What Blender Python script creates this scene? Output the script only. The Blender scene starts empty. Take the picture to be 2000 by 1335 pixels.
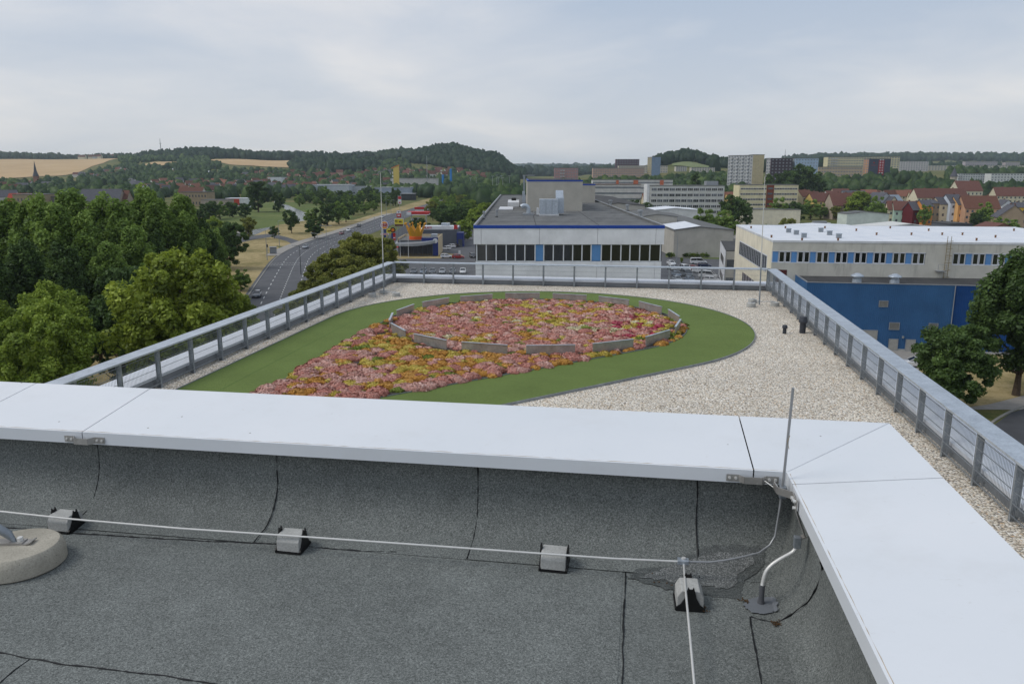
import bpy, bmesh, math, random
import numpy as np
from mathutils import Vector, Matrix

# ---------------------------------------------------------------- camera, sky, sun, exposure
S = bpy.context.scene
COL = S.collection
FPX, CX, CY, HORIZON = 1532.0, 1000.0, 667.5, 335.5      # photo pixels (2000 x 1335)
PITCH = math.atan((CY - HORIZON) / FPX)
YAW = math.atan(252 / math.hypot(FPX, CY - HORIZON))
CAM_Z = 28.0
UR = CAM_Z - 1.62            # upper roof
GR = 22.5                    # gravel roof

cd = bpy.data.cameras.new('camera'); cam = bpy.data.objects.new('camera', cd); COL.objects.link(cam)
cd.sensor_width = 36; cd.lens = 36 * FPX / 2000; cd.clip_start = 0.05; cd.clip_end = 40000
cam.location = (0, 0, CAM_Z); cam.rotation_euler = (math.pi / 2 - PITCH, 0, YAW)
S.camera = cam

SUN_AZ = math.radians(198)    # measured counter-clockwise from +X
SUN_EL = math.radians(50)
W = bpy.data.worlds.new('World'); S.world = W; W.use_nodes = True
nt = W.node_tree; N = nt.nodes; L = nt.links; N.clear()
def wn(t, **k):
    n = N.new(t)
    for a, b in k.items(): setattr(n, a, b)
    return n
def wmath(op, a, b=None, clamp=False):
    n = wn('ShaderNodeMath', operation=op, use_clamp=clamp)
    for i, q in enumerate((a, b)):
        if q is None: continue
        if isinstance(q, (int, float)): n.inputs[i].default_value = q
        else: L.new(q, n.inputs[i])
    return n.outputs[0]
tc = wn('ShaderNodeTexCoord')
sep = wn('ShaderNodeSeparateXYZ'); L.new(tc.outputs['Generated'], sep.inputs[0])
den = wmath('ADD', wmath('MAXIMUM', sep.outputs[2], 0.0), 0.16)
comb = wn('ShaderNodeCombineXYZ')
L.new(wmath('DIVIDE', sep.outputs[0], den), comb.inputs[0])
L.new(wmath('DIVIDE', sep.outputs[1], den), comb.inputs[1])
comb.inputs[2].default_value = 3.1
def wnoise(scale, detail, rough, dist=0.0, off=(0, 0, 0)):
    mp = wn('ShaderNodeMapping'); L.new(comb.outputs[0], mp.inputs[0]); mp.inputs['Location'].default_value = off
    n = wn('ShaderNodeTexNoise'); L.new(mp.outputs[0], n.inputs['Vector'])
    n.inputs['Scale'].default_value = scale; n.inputs['Detail'].default_value = detail
    n.inputs['Roughness'].default_value = rough; n.inputs['Distortion'].default_value = dist
    return n.outputs['Fac']
big = wnoise(0.42, 3, 0.5, 0.4, (2.6, 1.4, 0))
mid = wnoise(1.1, 6, 0.55, 0.6, (4.2, 1.3, 0))
fine = wnoise(3.0, 6, 0.6, 0.3, (0.4, 7.7, 0))
mixv = wmath('ADD', wmath('ADD', wmath('MULTIPLY', big, 0.62), wmath('MULTIPLY', mid, 0.30)), wmath('MULTIPLY', fine, 0.08))
cr = wn('ShaderNodeValToRGB'); L.new(mixv, cr.inputs[0])
cr.color_ramp.elements[0].position = 0.40; cr.color_ramp.elements[0].color = (0.485, 0.57, 0.70, 1)
cr.color_ramp.elements[1].position = 0.60; cr.color_ramp.elements[1].color = (0.83, 0.825, 0.84, 1)
e = cr.color_ramp.elements.new(0.50); e.color = (0.63, 0.68, 0.765, 1)
# towards the horizon the cloud deck turns a warmer grey
hz = wn('ShaderNodeMapRange'); L.new(sep.outputs[2], hz.inputs[0])
hz.inputs[1].default_value = 0.0; hz.inputs[2].default_value = 0.20; hz.inputs[3].default_value = 0.60; hz.inputs[4].default_value = 0.0
mh = wn('ShaderNodeMix', data_type='RGBA'); L.new(hz.outputs[0], mh.inputs[0]); L.new(cr.outputs[0], mh.inputs[6])
mh.inputs[7].default_value = (0.81, 0.80, 0.79, 1)
# blue clear air above the deck
sky = wn('ShaderNodeTexSky', sky_type='NISHITA'); sky.sun_disc = False
sky.sun_elevation = SUN_EL; sky.sun_rotation = math.pi / 2 - SUN_AZ
sky.altitude = 200; sky.air_density = 1.0; sky.dust_density = 2.0; sky.ozone_density = 1.0
sk = wn('ShaderNodeVectorMath', operation='SCALE'); L.new(sky.outputs[0], sk.inputs[0]); sk.inputs['Scale'].default_value = 0.1
mc = wn('ShaderNodeMix', data_type='RGBA'); mc.inputs[0].default_value = 0.88
L.new(sk.outputs[0], mc.inputs[6]); L.new(mh.outputs[2], mc.inputs[7])
bg = wn('ShaderNodeBackground'); L.new(mc.outputs[2], bg.inputs[0]); bg.inputs[1].default_value = 1.0
wo = wn('ShaderNodeOutputWorld'); L.new(bg.outputs[0], wo.inputs[0])

sd = bpy.data.lights.new('sun', 'SUN'); sun = bpy.data.objects.new('sun', sd); COL.objects.link(sun)
sd.energy = 1.4; sd.angle = math.radians(22); sd.color = (1.0, 0.965, 0.91)
sdir = Vector((math.cos(SUN_AZ) * math.cos(SUN_EL), math.sin(SUN_AZ) * math.cos(SUN_EL), math.sin(SUN_EL)))
sun.rotation_euler = sdir.to_track_quat('Z', 'Y').to_euler(); sun.location = (0, 0, 300)

S.view_settings.view_transform = 'Standard'; S.view_settings.look = 'None'
S.view_settings.exposure = 0.0; S.view_settings.gamma = 1.0; S.view_settings.use_curve_mapping = False
S.render.engine = 'CYCLES'
S.cycles.max_bounces = 5; S.cycles.diffuse_bounces = 2; S.cycles.glossy_bounces = 3; S.cycles.transmission_bounces = 4
S.cycles.volume_bounces = 1; S.cycles.transparent_max_bounces = 8
S.cycles.use_denoising = True

# ---------------------------------------------------------------- pixels to places
CP, SP, CYW, SYW = math.cos(PITCH), math.sin(PITCH), math.cos(YAW), math.sin(YAW)
def ray(px, py):
    u, v = px - CX, py - CY
    r, f, z = u, FPX * CP - v * SP, -FPX * SP - v * CP
    return np.array([r * CYW - f * SYW, r * SYW + f * CYW, z])
def onz(px, py, z=0.0):
    d = ray(px, py); t = (z - CAM_Z) / d[2]; return Vector((d[0] * t, d[1] * t, z))
def ony(px, py, y):
    d = ray(px, py); t = y / d[1]; return Vector((d[0] * t, y, CAM_Z + d[2] * t))
def onx(px, py, x):
    d = ray(px, py); t = x / d[0]; return Vector((x, d[1] * t, CAM_Z + d[2] * t))
def v2w(r, f):                       # view frame (right, forward) to world
    return r * CYW - f * SYW, r * SYW + f * CYW
def atf(px, py, f):                  # the point on a pixel's ray at forward distance f
    u, v = px - CX, py - CY
    ff = FPX * CP - v * SP; t = f / ff
    x, y = v2w(u * t, f)
    return Vector((x, y, CAM_Z + t * (-FPX * SP - v * CP)))
HR = math.hypot(FPX, CY - HORIZON)
def col(px, f):                      # ground-plan point in the column of a pixel near the horizon
    return v2w((px - CX) / HR * f, f)
# ---------------------------------------------------------------- mesh helpers
class MB:
    def __init__(s): s.v = []; s.f = []
    def add(s, vs, fs):
        o = len(s.v); s.v += [tuple(q) for q in vs]; s.f += [tuple(i + o for i in q) for q in fs]; return s
    def box(s, x0, x1, y0, y1, z0, z1):
        return s.add([(x0,y0,z0),(x1,y0,z0),(x1,y1,z0),(x0,y1,z0),(x0,y0,z1),(x1,y0,z1),(x1,y1,z1),(x0,y1,z1)],
                     [(0,3,2,1),(4,5,6,7),(0,1,5,4),(1,2,6,5),(2,3,7,6),(3,0,4,7)])
    def bar(s, a, b, w, h, up=(0,0,1)):        # a box from a to b
        a, b = Vector(a), Vector(b); d = (b - a).normalized(); u = Vector(up)
        if abs(d.dot(u)) > .98: u = Vector((1,0,0))
        sd = d.cross(u).normalized() * (w/2); u = sd.cross(d).normalized() * (h/2)
        vs = [a-sd-u, a+sd-u, a+sd+u, a-sd+u, b-sd-u, b+sd-u, b+sd+u, b-sd+u]
        return s.add(vs, [(0,3,2,1),(4,5,6,7),(0,1,5,4),(1,2,6,5),(2,3,7,6),(3,0,4,7)])
    def prism(s, poly, z0, z1):                # plan polygon, counter-clockwise
        n = len(poly)
        return s.add([(p[0],p[1],z0) for p in poly] + [(p[0],p[1],z1) for p in poly],
                     [tuple(range(n-1,-1,-1)), tuple(range(n,2*n))] + [(i,(i+1)%n,(i+1)%n+n,i+n) for i in range(n)])
    def extr(s, poly, axis, a, b):             # profile polygon swept along an axis ('x': poly is (y,z); 'y': poly is (x,z))
        n = len(poly)
        g = (lambda p,t: (t,p[0],p[1])) if axis == 'x' else (lambda p,t: (p[0],t,p[1]))
        return s.add([g(p,a) for p in poly] + [g(p,b) for p in poly],
                     [tuple(range(n-1,-1,-1)), tuple(range(n,2*n))] + [(i,(i+1)%n,(i+1)%n+n,i+n) for i in range(n)])
    def tube(s, pts, r, n=8, cap=True):
        pts = [Vector(p) for p in pts]; m = len(pts); rs = r if isinstance(r, (list,tuple)) else [r]*m
        o = len(s.v); ref = None
        for i, p in enumerate(pts):
            d = (pts[min(i+1,m-1)] - pts[max(i-1,0)]).normalized()
            if ref is None: ref = Vector((0,0,1)) if abs(d.z) < .9 else Vector((1,0,0))
            a = d.cross(ref).normalized(); b = a.cross(d).normalized(); ref = b
            for k in range(n):
                t = 2*math.pi*k/n; s.v.append(tuple(p + a*math.cos(t)*rs[i] + b*math.sin(t)*rs[i]))
        for i in range(m-1):
            for k in range(n):
                s.f.append((o+i*n+k, o+i*n+(k+1)%n, o+(i+1)*n+(k+1)%n, o+(i+1)*n+k))
        if cap: s.f.append(tuple(o+k for k in range(n-1,-1,-1))); s.f.append(tuple(o+(m-1)*n+k for k in range(n)))
        return s
    def lathe(s, prof, n=16, c=(0,0,0), cap=True):   # prof: (r,z)
        o = len(s.v); m = len(prof)
        for r, z in prof:
            for k in range(n):
                t = 2*math.pi*k/n; s.v.append((c[0]+r*math.cos(t), c[1]+r*math.sin(t), c[2]+z))
        for i in range(m-1):
            for k in range(n):
                s.f.append((o+i*n+k, o+i*n+(k+1)%n, o+(i+1)*n+(k+1)%n, o+(i+1)*n+k))
        if cap:
            s.f.append(tuple(o+k for k in range(n-1,-1,-1))); s.f.append(tuple(o+(m-1)*n+k for k in range(n)))
        return s
    def loft(s, rings, cap=True, closed=True):
        o = len(s.v); n = len(rings[0]); m = len(rings)
        for R in rings: s.v += [tuple(p) for p in R]
        for i in range(m-1):
            for k in range(n if closed else n-1):
                s.f.append((o+i*n+k, o+i*n+(k+1)%n, o+(i+1)*n+(k+1)%n, o+(i+1)*n+k))
        if cap: s.f.append(tuple(o+k for k in range(n-1,-1,-1))); s.f.append(tuple(o+(m-1)*n+k for k in range(n)))
        return s
    def xf(s, M):
        s.v = [tuple(M @ Vector(p)) for p in s.v]; return s
    def mesh(s, name, mat=None, smooth=False, bevel=0, seg=2):
        me = bpy.data.meshes.new(name); me.from_pydata(s.v, [], s.f)
        if bevel:
            b = bmesh.new(); b.from_mesh(me)
            es = [e for e in b.edges if len(e.link_faces) == 2 and e.calc_face_angle(0) > .5]
            bmesh.ops.bevel(b, geom=es, offset=bevel, segments=seg, profile=.5, affect='EDGES'); b.to_mesh(me); b.free()
        me.validate()
        if smooth:
            me.polygons.foreach_set('use_smooth', [True]*len(me.polygons)); me.set_sharp_from_angle(angle=math.radians(38))
        if mat: me.materials.append(mat)
        return me
    def build(s, name, mat=None, parent=None, smooth=False, bevel=0, seg=2, loc=None, rz=0, **tagk):
        return put(name, s.mesh(name, mat, smooth, bevel, seg), parent, loc, rz, **tagk)

def put(name, data, parent=None, loc=None, rz=0, label=None, cat=None, group=None, kind=None):
    o = bpy.data.objects.new(name, data); COL.objects.link(o)
    if parent is not None: o.parent = parent
    if loc is not None: o.location = loc
    if rz: o.rotation_euler = (0, 0, rz)
    if label: o['label'] = label
    if cat: o['category'] = cat
    if group: o['group'] = group
    if kind: o['kind'] = kind
    return o
def thing(name, label, cat, loc=(0,0,0), rz=0, group=None):
    return put(name, None, None, loc, rz, label, cat, group)
def dup(o, parent=None, loc=None, rz=None, sc=None, label=None, group=None):
    c = o.copy(); COL.objects.link(c); c.parent = parent
    if loc is not None: c.location = loc
    if rz is not None: c.rotation_euler = (0, 0, rz)
    if sc is not None: c.scale = (sc, sc, sc) if isinstance(sc, (int,float)) else sc
    if label: c['label'] = label
    if group: c['group'] = group
    for ch in KIDS.get(o.name, ()):
        d = dup(ch, c); d.parent = c
        if ch.name in KIDS: KIDS[d.name] = KIDS.get(d.name, [])
    return c
KIDS = {}
def learn(o):                        # remember the children of a prototype once
    KIDS[o.name] = [c for c in bpy.data.objects if c.parent == o]
    for c in KIDS[o.name]: learn(c)
    return o
def npmesh(name, V, F4, mat=None, tint=None, smooth=False):   # fast quads / tris from numpy
    me = bpy.data.meshes.new(name); k = F4.shape[1]
    me.vertices.add(len(V)); me.vertices.foreach_set('co', V.astype(np.float32).ravel())
    me.loops.add(F4.size); me.loops.foreach_set('vertex_index', F4.astype(np.int32).ravel())
    me.polygons.add(len(F4)); me.polygons.foreach_set('loop_start', np.arange(0, F4.size, k, dtype=np.int32))
    try: me.polygons.foreach_set('loop_total', np.full(len(F4), k, dtype=np.int32))
    except Exception: pass
    if smooth: me.polygons.foreach_set('use_smooth', np.ones(len(F4), dtype=bool))
    me.update(calc_edges=True); me.validate()
    if tint is not None:
        a = me.attributes.new('tint', 'FLOAT', 'POINT'); a.data.foreach_set('value', tint.astype(np.float32))
    if mat: me.materials.append(mat)
    return me

# ---------------------------------------------------------------- materials
def lin(c):
    return tuple(((x/255)/12.92 if x/255 <= .04045 else (((x/255)+.055)/1.055)**2.4) for x in c)
class NT:
    def __init__(s, name):
        s.m = bpy.data.materials.new(name); s.m.use_nodes = True; s.t = s.m.node_tree; s.n = s.t.nodes
        s.b = s.n['Principled BSDF']; s.out = s.n['Material Output']; s.tc = None
    def new(s, t, **k):
        n = s.n.new(t)
        for a, b in k.items(): setattr(n, a, b)
        return n
    def set(s, inp, v):
        if isinstance(v, (int, float)): inp.default_value = v
        elif isinstance(v, tuple): inp.default_value = v if len(v) == len(inp.default_value) else (*v, 1)
        else: s.t.links.new(v, inp)
    def co(s, kind='Object', scale=(1,1,1), rot=(0,0,0)):
        if s.tc is None: s.tc = s.new('ShaderNodeTexCoord')
        if kind == 'World':
            g = s.new('ShaderNodeNewGeometry'); src = g.outputs['Position']
        else: src = s.tc.outputs[kind]
        if scale == (1,1,1) and rot == (0,0,0): return src
        m = s.new('ShaderNodeMapping'); s.t.links.new(src, m.inputs[0]); m.inputs['Scale'].default_value = scale; m.inputs['Rotation'].default_value = rot
        return m.outputs[0]
    def noise(s, scale, detail=4, rough=.55, vec=None, dist=0):
        n = s.new('ShaderNodeTexNoise'); s.set(n.inputs['Scale'], scale); s.set(n.inputs['Detail'], detail); s.set(n.inputs['Roughness'], rough); s.set(n.inputs['Distortion'], dist)
        s.t.links.new(vec if vec is not None else s.co(), n.inputs['Vector']); return n.outputs['Fac']
    def voro(s, scale, vec=None, feature='F1', rnd=1.0):
        n = s.new('ShaderNodeTexVoronoi', feature=feature); s.set(n.inputs['Scale'], scale); s.set(n.inputs['Randomness'], rnd)
        s.t.links.new(vec if vec is not None else s.co(), n.inputs['Vector']); return n
    def ramp(s, fac, stops):
        n = s.new('ShaderNodeValToRGB'); s.t.links.new(fac, n.inputs[0]); r = n.color_ramp
        while len(r.elements) > len(stops): r.elements.remove(r.elements[-1])
        while len(r.elements) < len(stops): r.elements.new(1.0)
        for e, (p, c) in zip(r.elements, stops):
            e.position = p; e.color = (c, c, c, 1) if isinstance(c, (int, float)) else (*c, 1)
        return n.outputs[0]
    def mix(s, fac, a, b, mode='MIX'):
        n = s.new('ShaderNodeMix', data_type='RGBA', blend_type=mode)
        s.set(n.inputs[0], fac); s.set(n.inputs[6], a); s.set(n.inputs[7], b); return n.outputs[2]
    def math(s, op, a, b=None, clamp=False):
        n = s.new('ShaderNodeMath', operation=op, use_clamp=clamp); s.set(n.inputs[0], a)
        if b is not None: s.set(n.inputs[1], b)
        return n.outputs[0]
    def bump(s, h, strength=.3, dist=.01):
        n = s.new('ShaderNodeBump'); s.set(n.inputs['Strength'], strength); s.set(n.inputs['Distance'], dist); s.t.links.new(h, n.inputs['Height'])
        s.t.links.new(n.outputs[0], s.b.inputs['Normal']); return n
    def fin(s, col=None, rough=None, metal=None, spec=None):
        if col is not None: s.set(s.b.inputs['Base Color'], col)
        if rough is not None: s.set(s.b.inputs['Roughness'], rough)
        if metal is not None: s.set(s.b.inputs['Metallic'], metal)
        if spec is not None: s.set(s.b.inputs['Specular IOR Level'], spec)
        return s.m
_mc = {}
def plain(name, rgb, rough=.6, metal=0, var=.12, scale=3.0, spec=.4, coord='World', bump=0, bscale=40):
    """a plain painted / mineral surface with mottling; rgb is sRGB 0-255 of the base colour"""
    if name in _mc: return _mc[name]
    t = NT(name); c = lin(rgb); v = t.co(coord)
    n = t.noise(scale, 6, .6, v); f = t.noise(scale*9, 4, .6, v)
    a = tuple(max(0, q*(1-var*1.4)) for q in c); b = tuple(min(1, q*(1+var)) for q in c)
    k = t.math('ADD', t.math('MULTIPLY', n, .7), t.math('MULTIPLY', f, .3))
    k = t.ramp(k, [(.32, 0.0), (.68, 1.0)])
    if bump: t.bump(t.noise(bscale, 4, .6, v), bump, .01)
    _mc[name] = t.fin(t.mix(k, a, b), rough, metal, spec); return _mc[name]
# ---------------------------------------------------------------- special materials
def m_bitumen(name, base=1.0, light=False):
    t = NT(name); v = t.co('World')
    f1 = t.noise(300, 3, .7, v); f2 = t.noise(130, 3, .6, v); big = t.noise(1.6, 5, .6, v); mid = t.noise(9, 4, .6, v)
    k = t.math('ADD', t.math('MULTIPLY', f1, .6), t.math('MULTIPLY', f2, .4))
    lo, mi, hi = ((.047,.052,.049), (.158,.170,.162), (.355,.372,.355)) if not light else ((.030,.033,.032), (.150,.158,.155), (.60,.61,.60))
    c = t.ramp(k, [(.36, lo), (.52, mi), (.70, hi)])
    c = t.mix(1.0, c, t.ramp(t.math('ADD', t.math('MULTIPLY', big, .6), t.math('MULTIPLY', mid, .4)), [(.3, .80*base), (.7, 1.2*base)]), 'MULTIPLY')
    sp = t.voro(230, v); spk = t.ramp(sp.outputs['Distance'], [(.10, 1.0), (.20, 0.0)])
    wh = t.new('ShaderNodeSeparateColor'); t.t.links.new(sp.outputs['Color'], wh.inputs[0])
    gate = t.ramp(wh.outputs[0], [(.86, 0.0), (.90, 1.0)])
    c = t.mix(t.math('MULTIPLY', spk, gate), c, (.56,.57,.57))
    t.bump(k, .5, .004)
    return t.fin(c, .85, 0, .25)
M_BIT = m_bitumen('bitumen_granules')
M_BITL = m_bitumen('bitumen_coarse_granules', 1.0, True)
M_TAR = plain('bitumen_bead', (22,23,25), .55, 0, .3, 30, .4)
def m_damp():
    t = NT('damp_bitumen'); v = t.co('World'); f = t.noise(210, 3, .7, v)
    c = t.ramp(f, [(.36, (.036,.040,.039)), (.6, (.125,.135,.131)), (.75, (.29,.305,.295))]); t.bump(f, .4, .004)
    return t.fin(c, .5, 0, .4)
M_DAMP = m_damp()
def m_coping():
    t = NT('white_powder_coat'); v = t.co('World')
    n = t.noise(.9, 5, .6, v); d = t.noise(26, 5, .7, v)
    c = t.mix(t.ramp(n, [(.35, 0.0), (.7, 1.0)]), (.665,.695,.725), (.715,.735,.76))
    c = t.mix(t.ramp(d, [(.64, 0.0), (.80, .38)]), c, (.42,.40,.36))
    dr = t.noise(2.2, 6, .7, v); c = t.mix(t.ramp(dr, [(.50, 0.0), (.72, .16)]), c, (.46,.45,.42))
    sp = t.voro(7, v); c = t.mix(t.ramp(sp.outputs['Distance'], [(.028, .8), (.045, 0.0)]), c, (.12,.10,.08))
    return t.fin(c, t.ramp(n, [(.3, .34), (.7, .46)]), 0, .45)
M_COP = m_coping()
M_COP2 = plain('white_coping_sheet', (222,226,233), .45, 0, .05, 1.2, .4)
def m_galv(name, a, b, rough=.45):
    t = NT(name); v = t.co('World'); vo = t.voro(38, v); n = t.noise(3.5, 6, .65, v); st = t.noise(1.0, 3, .5, t.co('World', (3, .6, 3)))
    c = t.mix(t.ramp(n, [(.3, 0.0), (.7, 1.0)]), lin(a), lin(b))
    s = t.new('ShaderNodeSeparateColor'); t.t.links.new(vo.outputs['Color'], s.inputs[0])
    c = t.mix(.16, c, t.ramp(s.outputs[0], [(0, .2), (1, .8)]))
    c = t.mix(t.ramp(st, [(.60, 0.0), (.75, .35)]), c, (.62,.66,.70))
    return t.fin(c, rough, .55, .5)
M_GALV = m_galv('galvanised_steel', (158,168,178), (192,202,212))
M_GALVD = m_galv('galvanised_steel_weathered', (116,124,131), (148,156,163), .5)
M_FLASH = plain('grey_metal_flashing', (122,126,131), .55, .2, .10, 2.0)
M_STEEL = m_galv('brushed_steel', (150,146,140), (186,182,176), .38)
M_WIRE = plain('aluminium_wire', (216,215,211), .42, .35, .06, 20)
M_WIRED = plain('weathered_aluminium_wire', (156,158,160), .45, .45, .1, 20)
M_BLACKP = plain('black_plastic', (20,20,21), .5, 0, .2, 30)
def m_conc(name, rgb, pores=True, stain=.25):
    t = NT(name); v = t.co('World'); n = t.noise(6, 7, .65, v); f = t.noise(140, 4, .6, v); c0 = lin(rgb)
    c = t.mix(t.ramp(n, [(.3, 0.0), (.7, 1.0)]), tuple(q*(1-stain) for q in c0), tuple(min(1, q*1.12) for q in c0))
    c = t.mix(t.ramp(f, [(.35, .5), (.6, 0.0)]), c, tuple(q*.55 for q in c0))
    if pores:
        p = t.voro(46, v); c = t.mix(t.ramp(p.outputs['Distance'], [(.06, .8), (.12, 0.0)]), c, tuple(q*.25 for q in c0))
    t.bump(f, .35, .003); return t.fin(c, .85, 0, .25)
M_CONC = m_conc('cast_concrete', (176,170,156))
M_CONCG = m_conc('grey_concrete_block', (184,184,180))
def m_gravel():
    t = NT('river_gravel'); v = t.co('World', (1, 1, 1))
    vo = t.voro(27, v); s = t.new('ShaderNodeSeparateColor'); t.t.links.new(vo.outputs['Color'], s.inputs[0])
    c = t.ramp(s.outputs[0], [(0, (.26,.23,.20)), (.10, (.43,.355,.265)), (.25, (.62,.53,.405)), (.5, (.79,.71,.585)), (.72, (.87,.81,.70)), (.92, (.90,.865,.80)), (1, (.62,.39,.18))])
    c = t.mix(t.ramp(vo.outputs['Distance'], [(.42, 0.0), (.80, 1.0)]), c, (.15,.135,.115))
    big = t.noise(.5, 4, .5, v); c = t.mix(1.0, c, t.ramp(big, [(.3, .90), (.7, 1.1)]), 'MULTIPLY')
    t.bump(t.ramp(vo.outputs['Distance'], [(0, 1.0), (.7, 0.0)]), .45, .012)
    return t.fin(c, .8, 0, .3)
M_GRAV = m_gravel()
def m_pebble():
    t = NT('pebbles'); a = t.new('ShaderNodeAttribute', attribute_name='tint')
    c = t.ramp(a.outputs['Fac'], [(0, (.12,.115,.11)), (.12, (.22,.18,.14)), (.30, (.40,.34,.26)), (.5, (.55,.49,.41)), (.72, (.64,.60,.535)), (.93, (.72,.70,.66)), (1, (.44,.26,.11))])
    n = t.noise(60, 3, .6, t.co('World')); c = t.mix(1.0, c, t.ramp(n, [(.3, .85), (.7, 1.12)]), 'MULTIPLY')
    return t.fin(c, .75, 0, .3)
M_PEB = m_pebble()
def m_turf():
    t = NT('artificial_turf'); v = t.co('World'); f = t.noise(70, 4, .75, v); g = t.noise(.7, 4, .6, v); m = t.noise(11, 4, .6, v)
    # the rolls lie along the long side of the roof: faint joints about every two metres
    c = t.ramp(f, [(.34, (.064,.094,.024)), (.52, (.132,.186,.050)), (.70, (.22,.285,.088))])
    c = t.mix(1.0, c, t.ramp(t.math('ADD', t.math('MULTIPLY', g, .6), t.math('MULTIPLY', m, .4)), [(.3, .84), (.7, 1.14)]), 'MULTIPLY')
    t.bump(f, .6, .012); return t.fin(c, .9, 0, .15)
M_TURF = m_turf()
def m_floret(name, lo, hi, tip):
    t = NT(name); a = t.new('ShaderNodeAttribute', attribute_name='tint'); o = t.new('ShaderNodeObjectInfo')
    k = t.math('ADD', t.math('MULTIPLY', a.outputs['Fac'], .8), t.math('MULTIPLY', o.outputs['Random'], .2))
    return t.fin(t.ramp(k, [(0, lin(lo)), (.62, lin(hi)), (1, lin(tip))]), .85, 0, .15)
SED = {'pink': m_floret('pink_sedum_florets', (140,86,76), (190,130,117), (220,178,166)),
       'rose': m_floret('dusty_pink_sedum_florets', (146,100,90), (198,150,138), (226,194,182)),
       'orange': m_floret('orange_sedum_florets', (124,86,40), (186,134,64), (214,172,104)),
       'yellow': m_floret('yellow_sedum_florets', (118,108,42), (184,162,72), (214,198,118)),
       'crimson': m_floret('crimson_sedum_florets', (92,26,38), (164,62,80), (204,126,136)),
       'green': m_floret('green_sedum_shoots', (54,66,26), (112,126,54), (162,168,92)),
       'cream': m_floret('cream_sedum_florets', (110,110,70), (204,192,150), (232,226,204))}
M_SOIL = plain('planting_substrate', (74,68,64), .9, 0, .4, 18, .2, 'World', .6, 60)
def m_leaf(name, lo, mid, hi, trans=.35):
    t = NT(name); a = t.new('ShaderNodeAttribute', attribute_name='tint'); o = t.new('ShaderNodeObjectInfo')
    k = t.math('ADD', t.math('MULTIPLY', a.outputs['Fac'], .86), t.math('MULTIPLY', o.outputs['Random'], .14))
    c = t.ramp(k, [(.10, lo), (.5, mid), (.9, hi)])
    d = t.new('ShaderNodeBsdfDiffuse'); t.t.links.new(c, d.inputs[0]); tr = t.new('ShaderNodeBsdfTranslucent'); t.t.links.new(c, tr.inputs[0])
    g = t.new('ShaderNodeBsdfGlossy'); g.inputs['Roughness'].default_value = .5; g.inputs[0].default_value = (.5,.55,.5,1)
    m1 = t.new('ShaderNodeMixShader'); m1.inputs[0].default_value = trans; t.t.links.new(d.outputs[0], m1.inputs[1]); t.t.links.new(tr.outputs[0], m1.inputs[2])
    m2 = t.new('ShaderNodeMixShader'); m2.inputs[0].default_value = .035; t.t.links.new(m1.outputs[0], m2.inputs[1]); t.t.links.new(g.outputs[0], m2.inputs[2])
    t.t.links.new(m2.outputs[0], t.out.inputs[0]); return t.m
LF_DARK = m_leaf('dark_foliage', (.034,.060,.016), (.078,.132,.034), (.150,.235,.058))
LF_MID = m_leaf('mid_green_foliage', (.072,.118,.022), (.178,.272,.052), (.32,.44,.095))
LF_LIME = m_leaf('yellow_green_foliage', (.105,.140,.016), (.275,.345,.042), (.47,.54,.09))
LF_OLIVE = m_leaf('olive_foliage', (.090,.102,.020), (.215,.235,.044), (.37,.36,.085))
LF_BRIGHT = m_leaf('fresh_green_foliage', (.095,.135,.018), (.24,.33,.042), (.40,.49,.085))
LF_FAR = m_leaf('far_woodland_foliage', (.010,.022,.012), (.022,.042,.020), (.042,.070,.030), .15)
LF_FARM = m_leaf('far_town_foliage', (.018,.036,.014), (.044,.078,.024), (.100,.145,.040), .15)
M_BARK = plain('bark', (84,72,60), .9, 0, .35, 4, .15, 'Object', .6, 14)
M_ASPH = plain('asphalt', (92,93,96), .9, 0, .16, .35, .2, 'World', .2, 20)
M_ASPHD = plain('dark_asphalt', (74,75,78), .9, 0, .16, .5, .2)
M_PAVE = plain('pale_paving', (150,146,140), .9, 0, .12, 1.1, .2)
M_KERB = plain('kerb_stone', (140,138,132), .85, 0, .15, 2, .2)
M_MARK = plain('road_paint', (205,206,204), .7, 0, .12, 2.5, .3)
def m_ground(name, stops, s1=.02, s2=.35):
    t = NT(name); v = t.co('World'); a = t.noise(s1, 6, .65, v); b = t.noise(s2, 6, .7, v); f = t.noise(3.0, 4, .7, v)
    k = t.math('ADD', t.math('ADD', t.math('MULTIPLY', a, .45), t.math('MULTIPLY', b, .35)), t.math('MULTIPLY', f, .2))
    t.bump(f, .5, .08); return t.fin(t.ramp(k, stops), .95, 0, .1)
M_GRD = m_ground('mixed_grass_ground', [(.34, (.045,.070,.020)), (.46, (.085,.105,.032)), (.56, (.170,.150,.058)), (.68, (.250,.200,.095))])
M_DRY = m_ground('dry_grass', [(.37, (.120,.120,.045)), (.47, (.255,.205,.092)), (.57, (.40,.315,.165)), (.68, (.30,.225,.11))], .05, .5)
M_BANK = m_ground('green_bank_grass', [(.32, (.060,.095,.026)), (.5, (.115,.150,.045)), (.66, (.195,.195,.070))], .03, .3)
M_WHEAT = m_ground('ripe_wheat', [(.30, (.385,.260,.130)), (.5, (.480,.335,.180)), (.7, (.56,.415,.245))], .006, .05)
M_PASTURE = m_ground('pale_pasture', [(.3, (.125,.155,.070)), (.5, (.175,.205,.095)), (.7, (.235,.245,.125))], .01, .08)
def m_water():
    t = NT('river_water'); t.bump(t.noise(.8, 4, .6, t.co('World')), .5, .3)
    return t.fin((.06,.075,.075), .18, 0, .6)
M_WATER = m_water()
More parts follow.
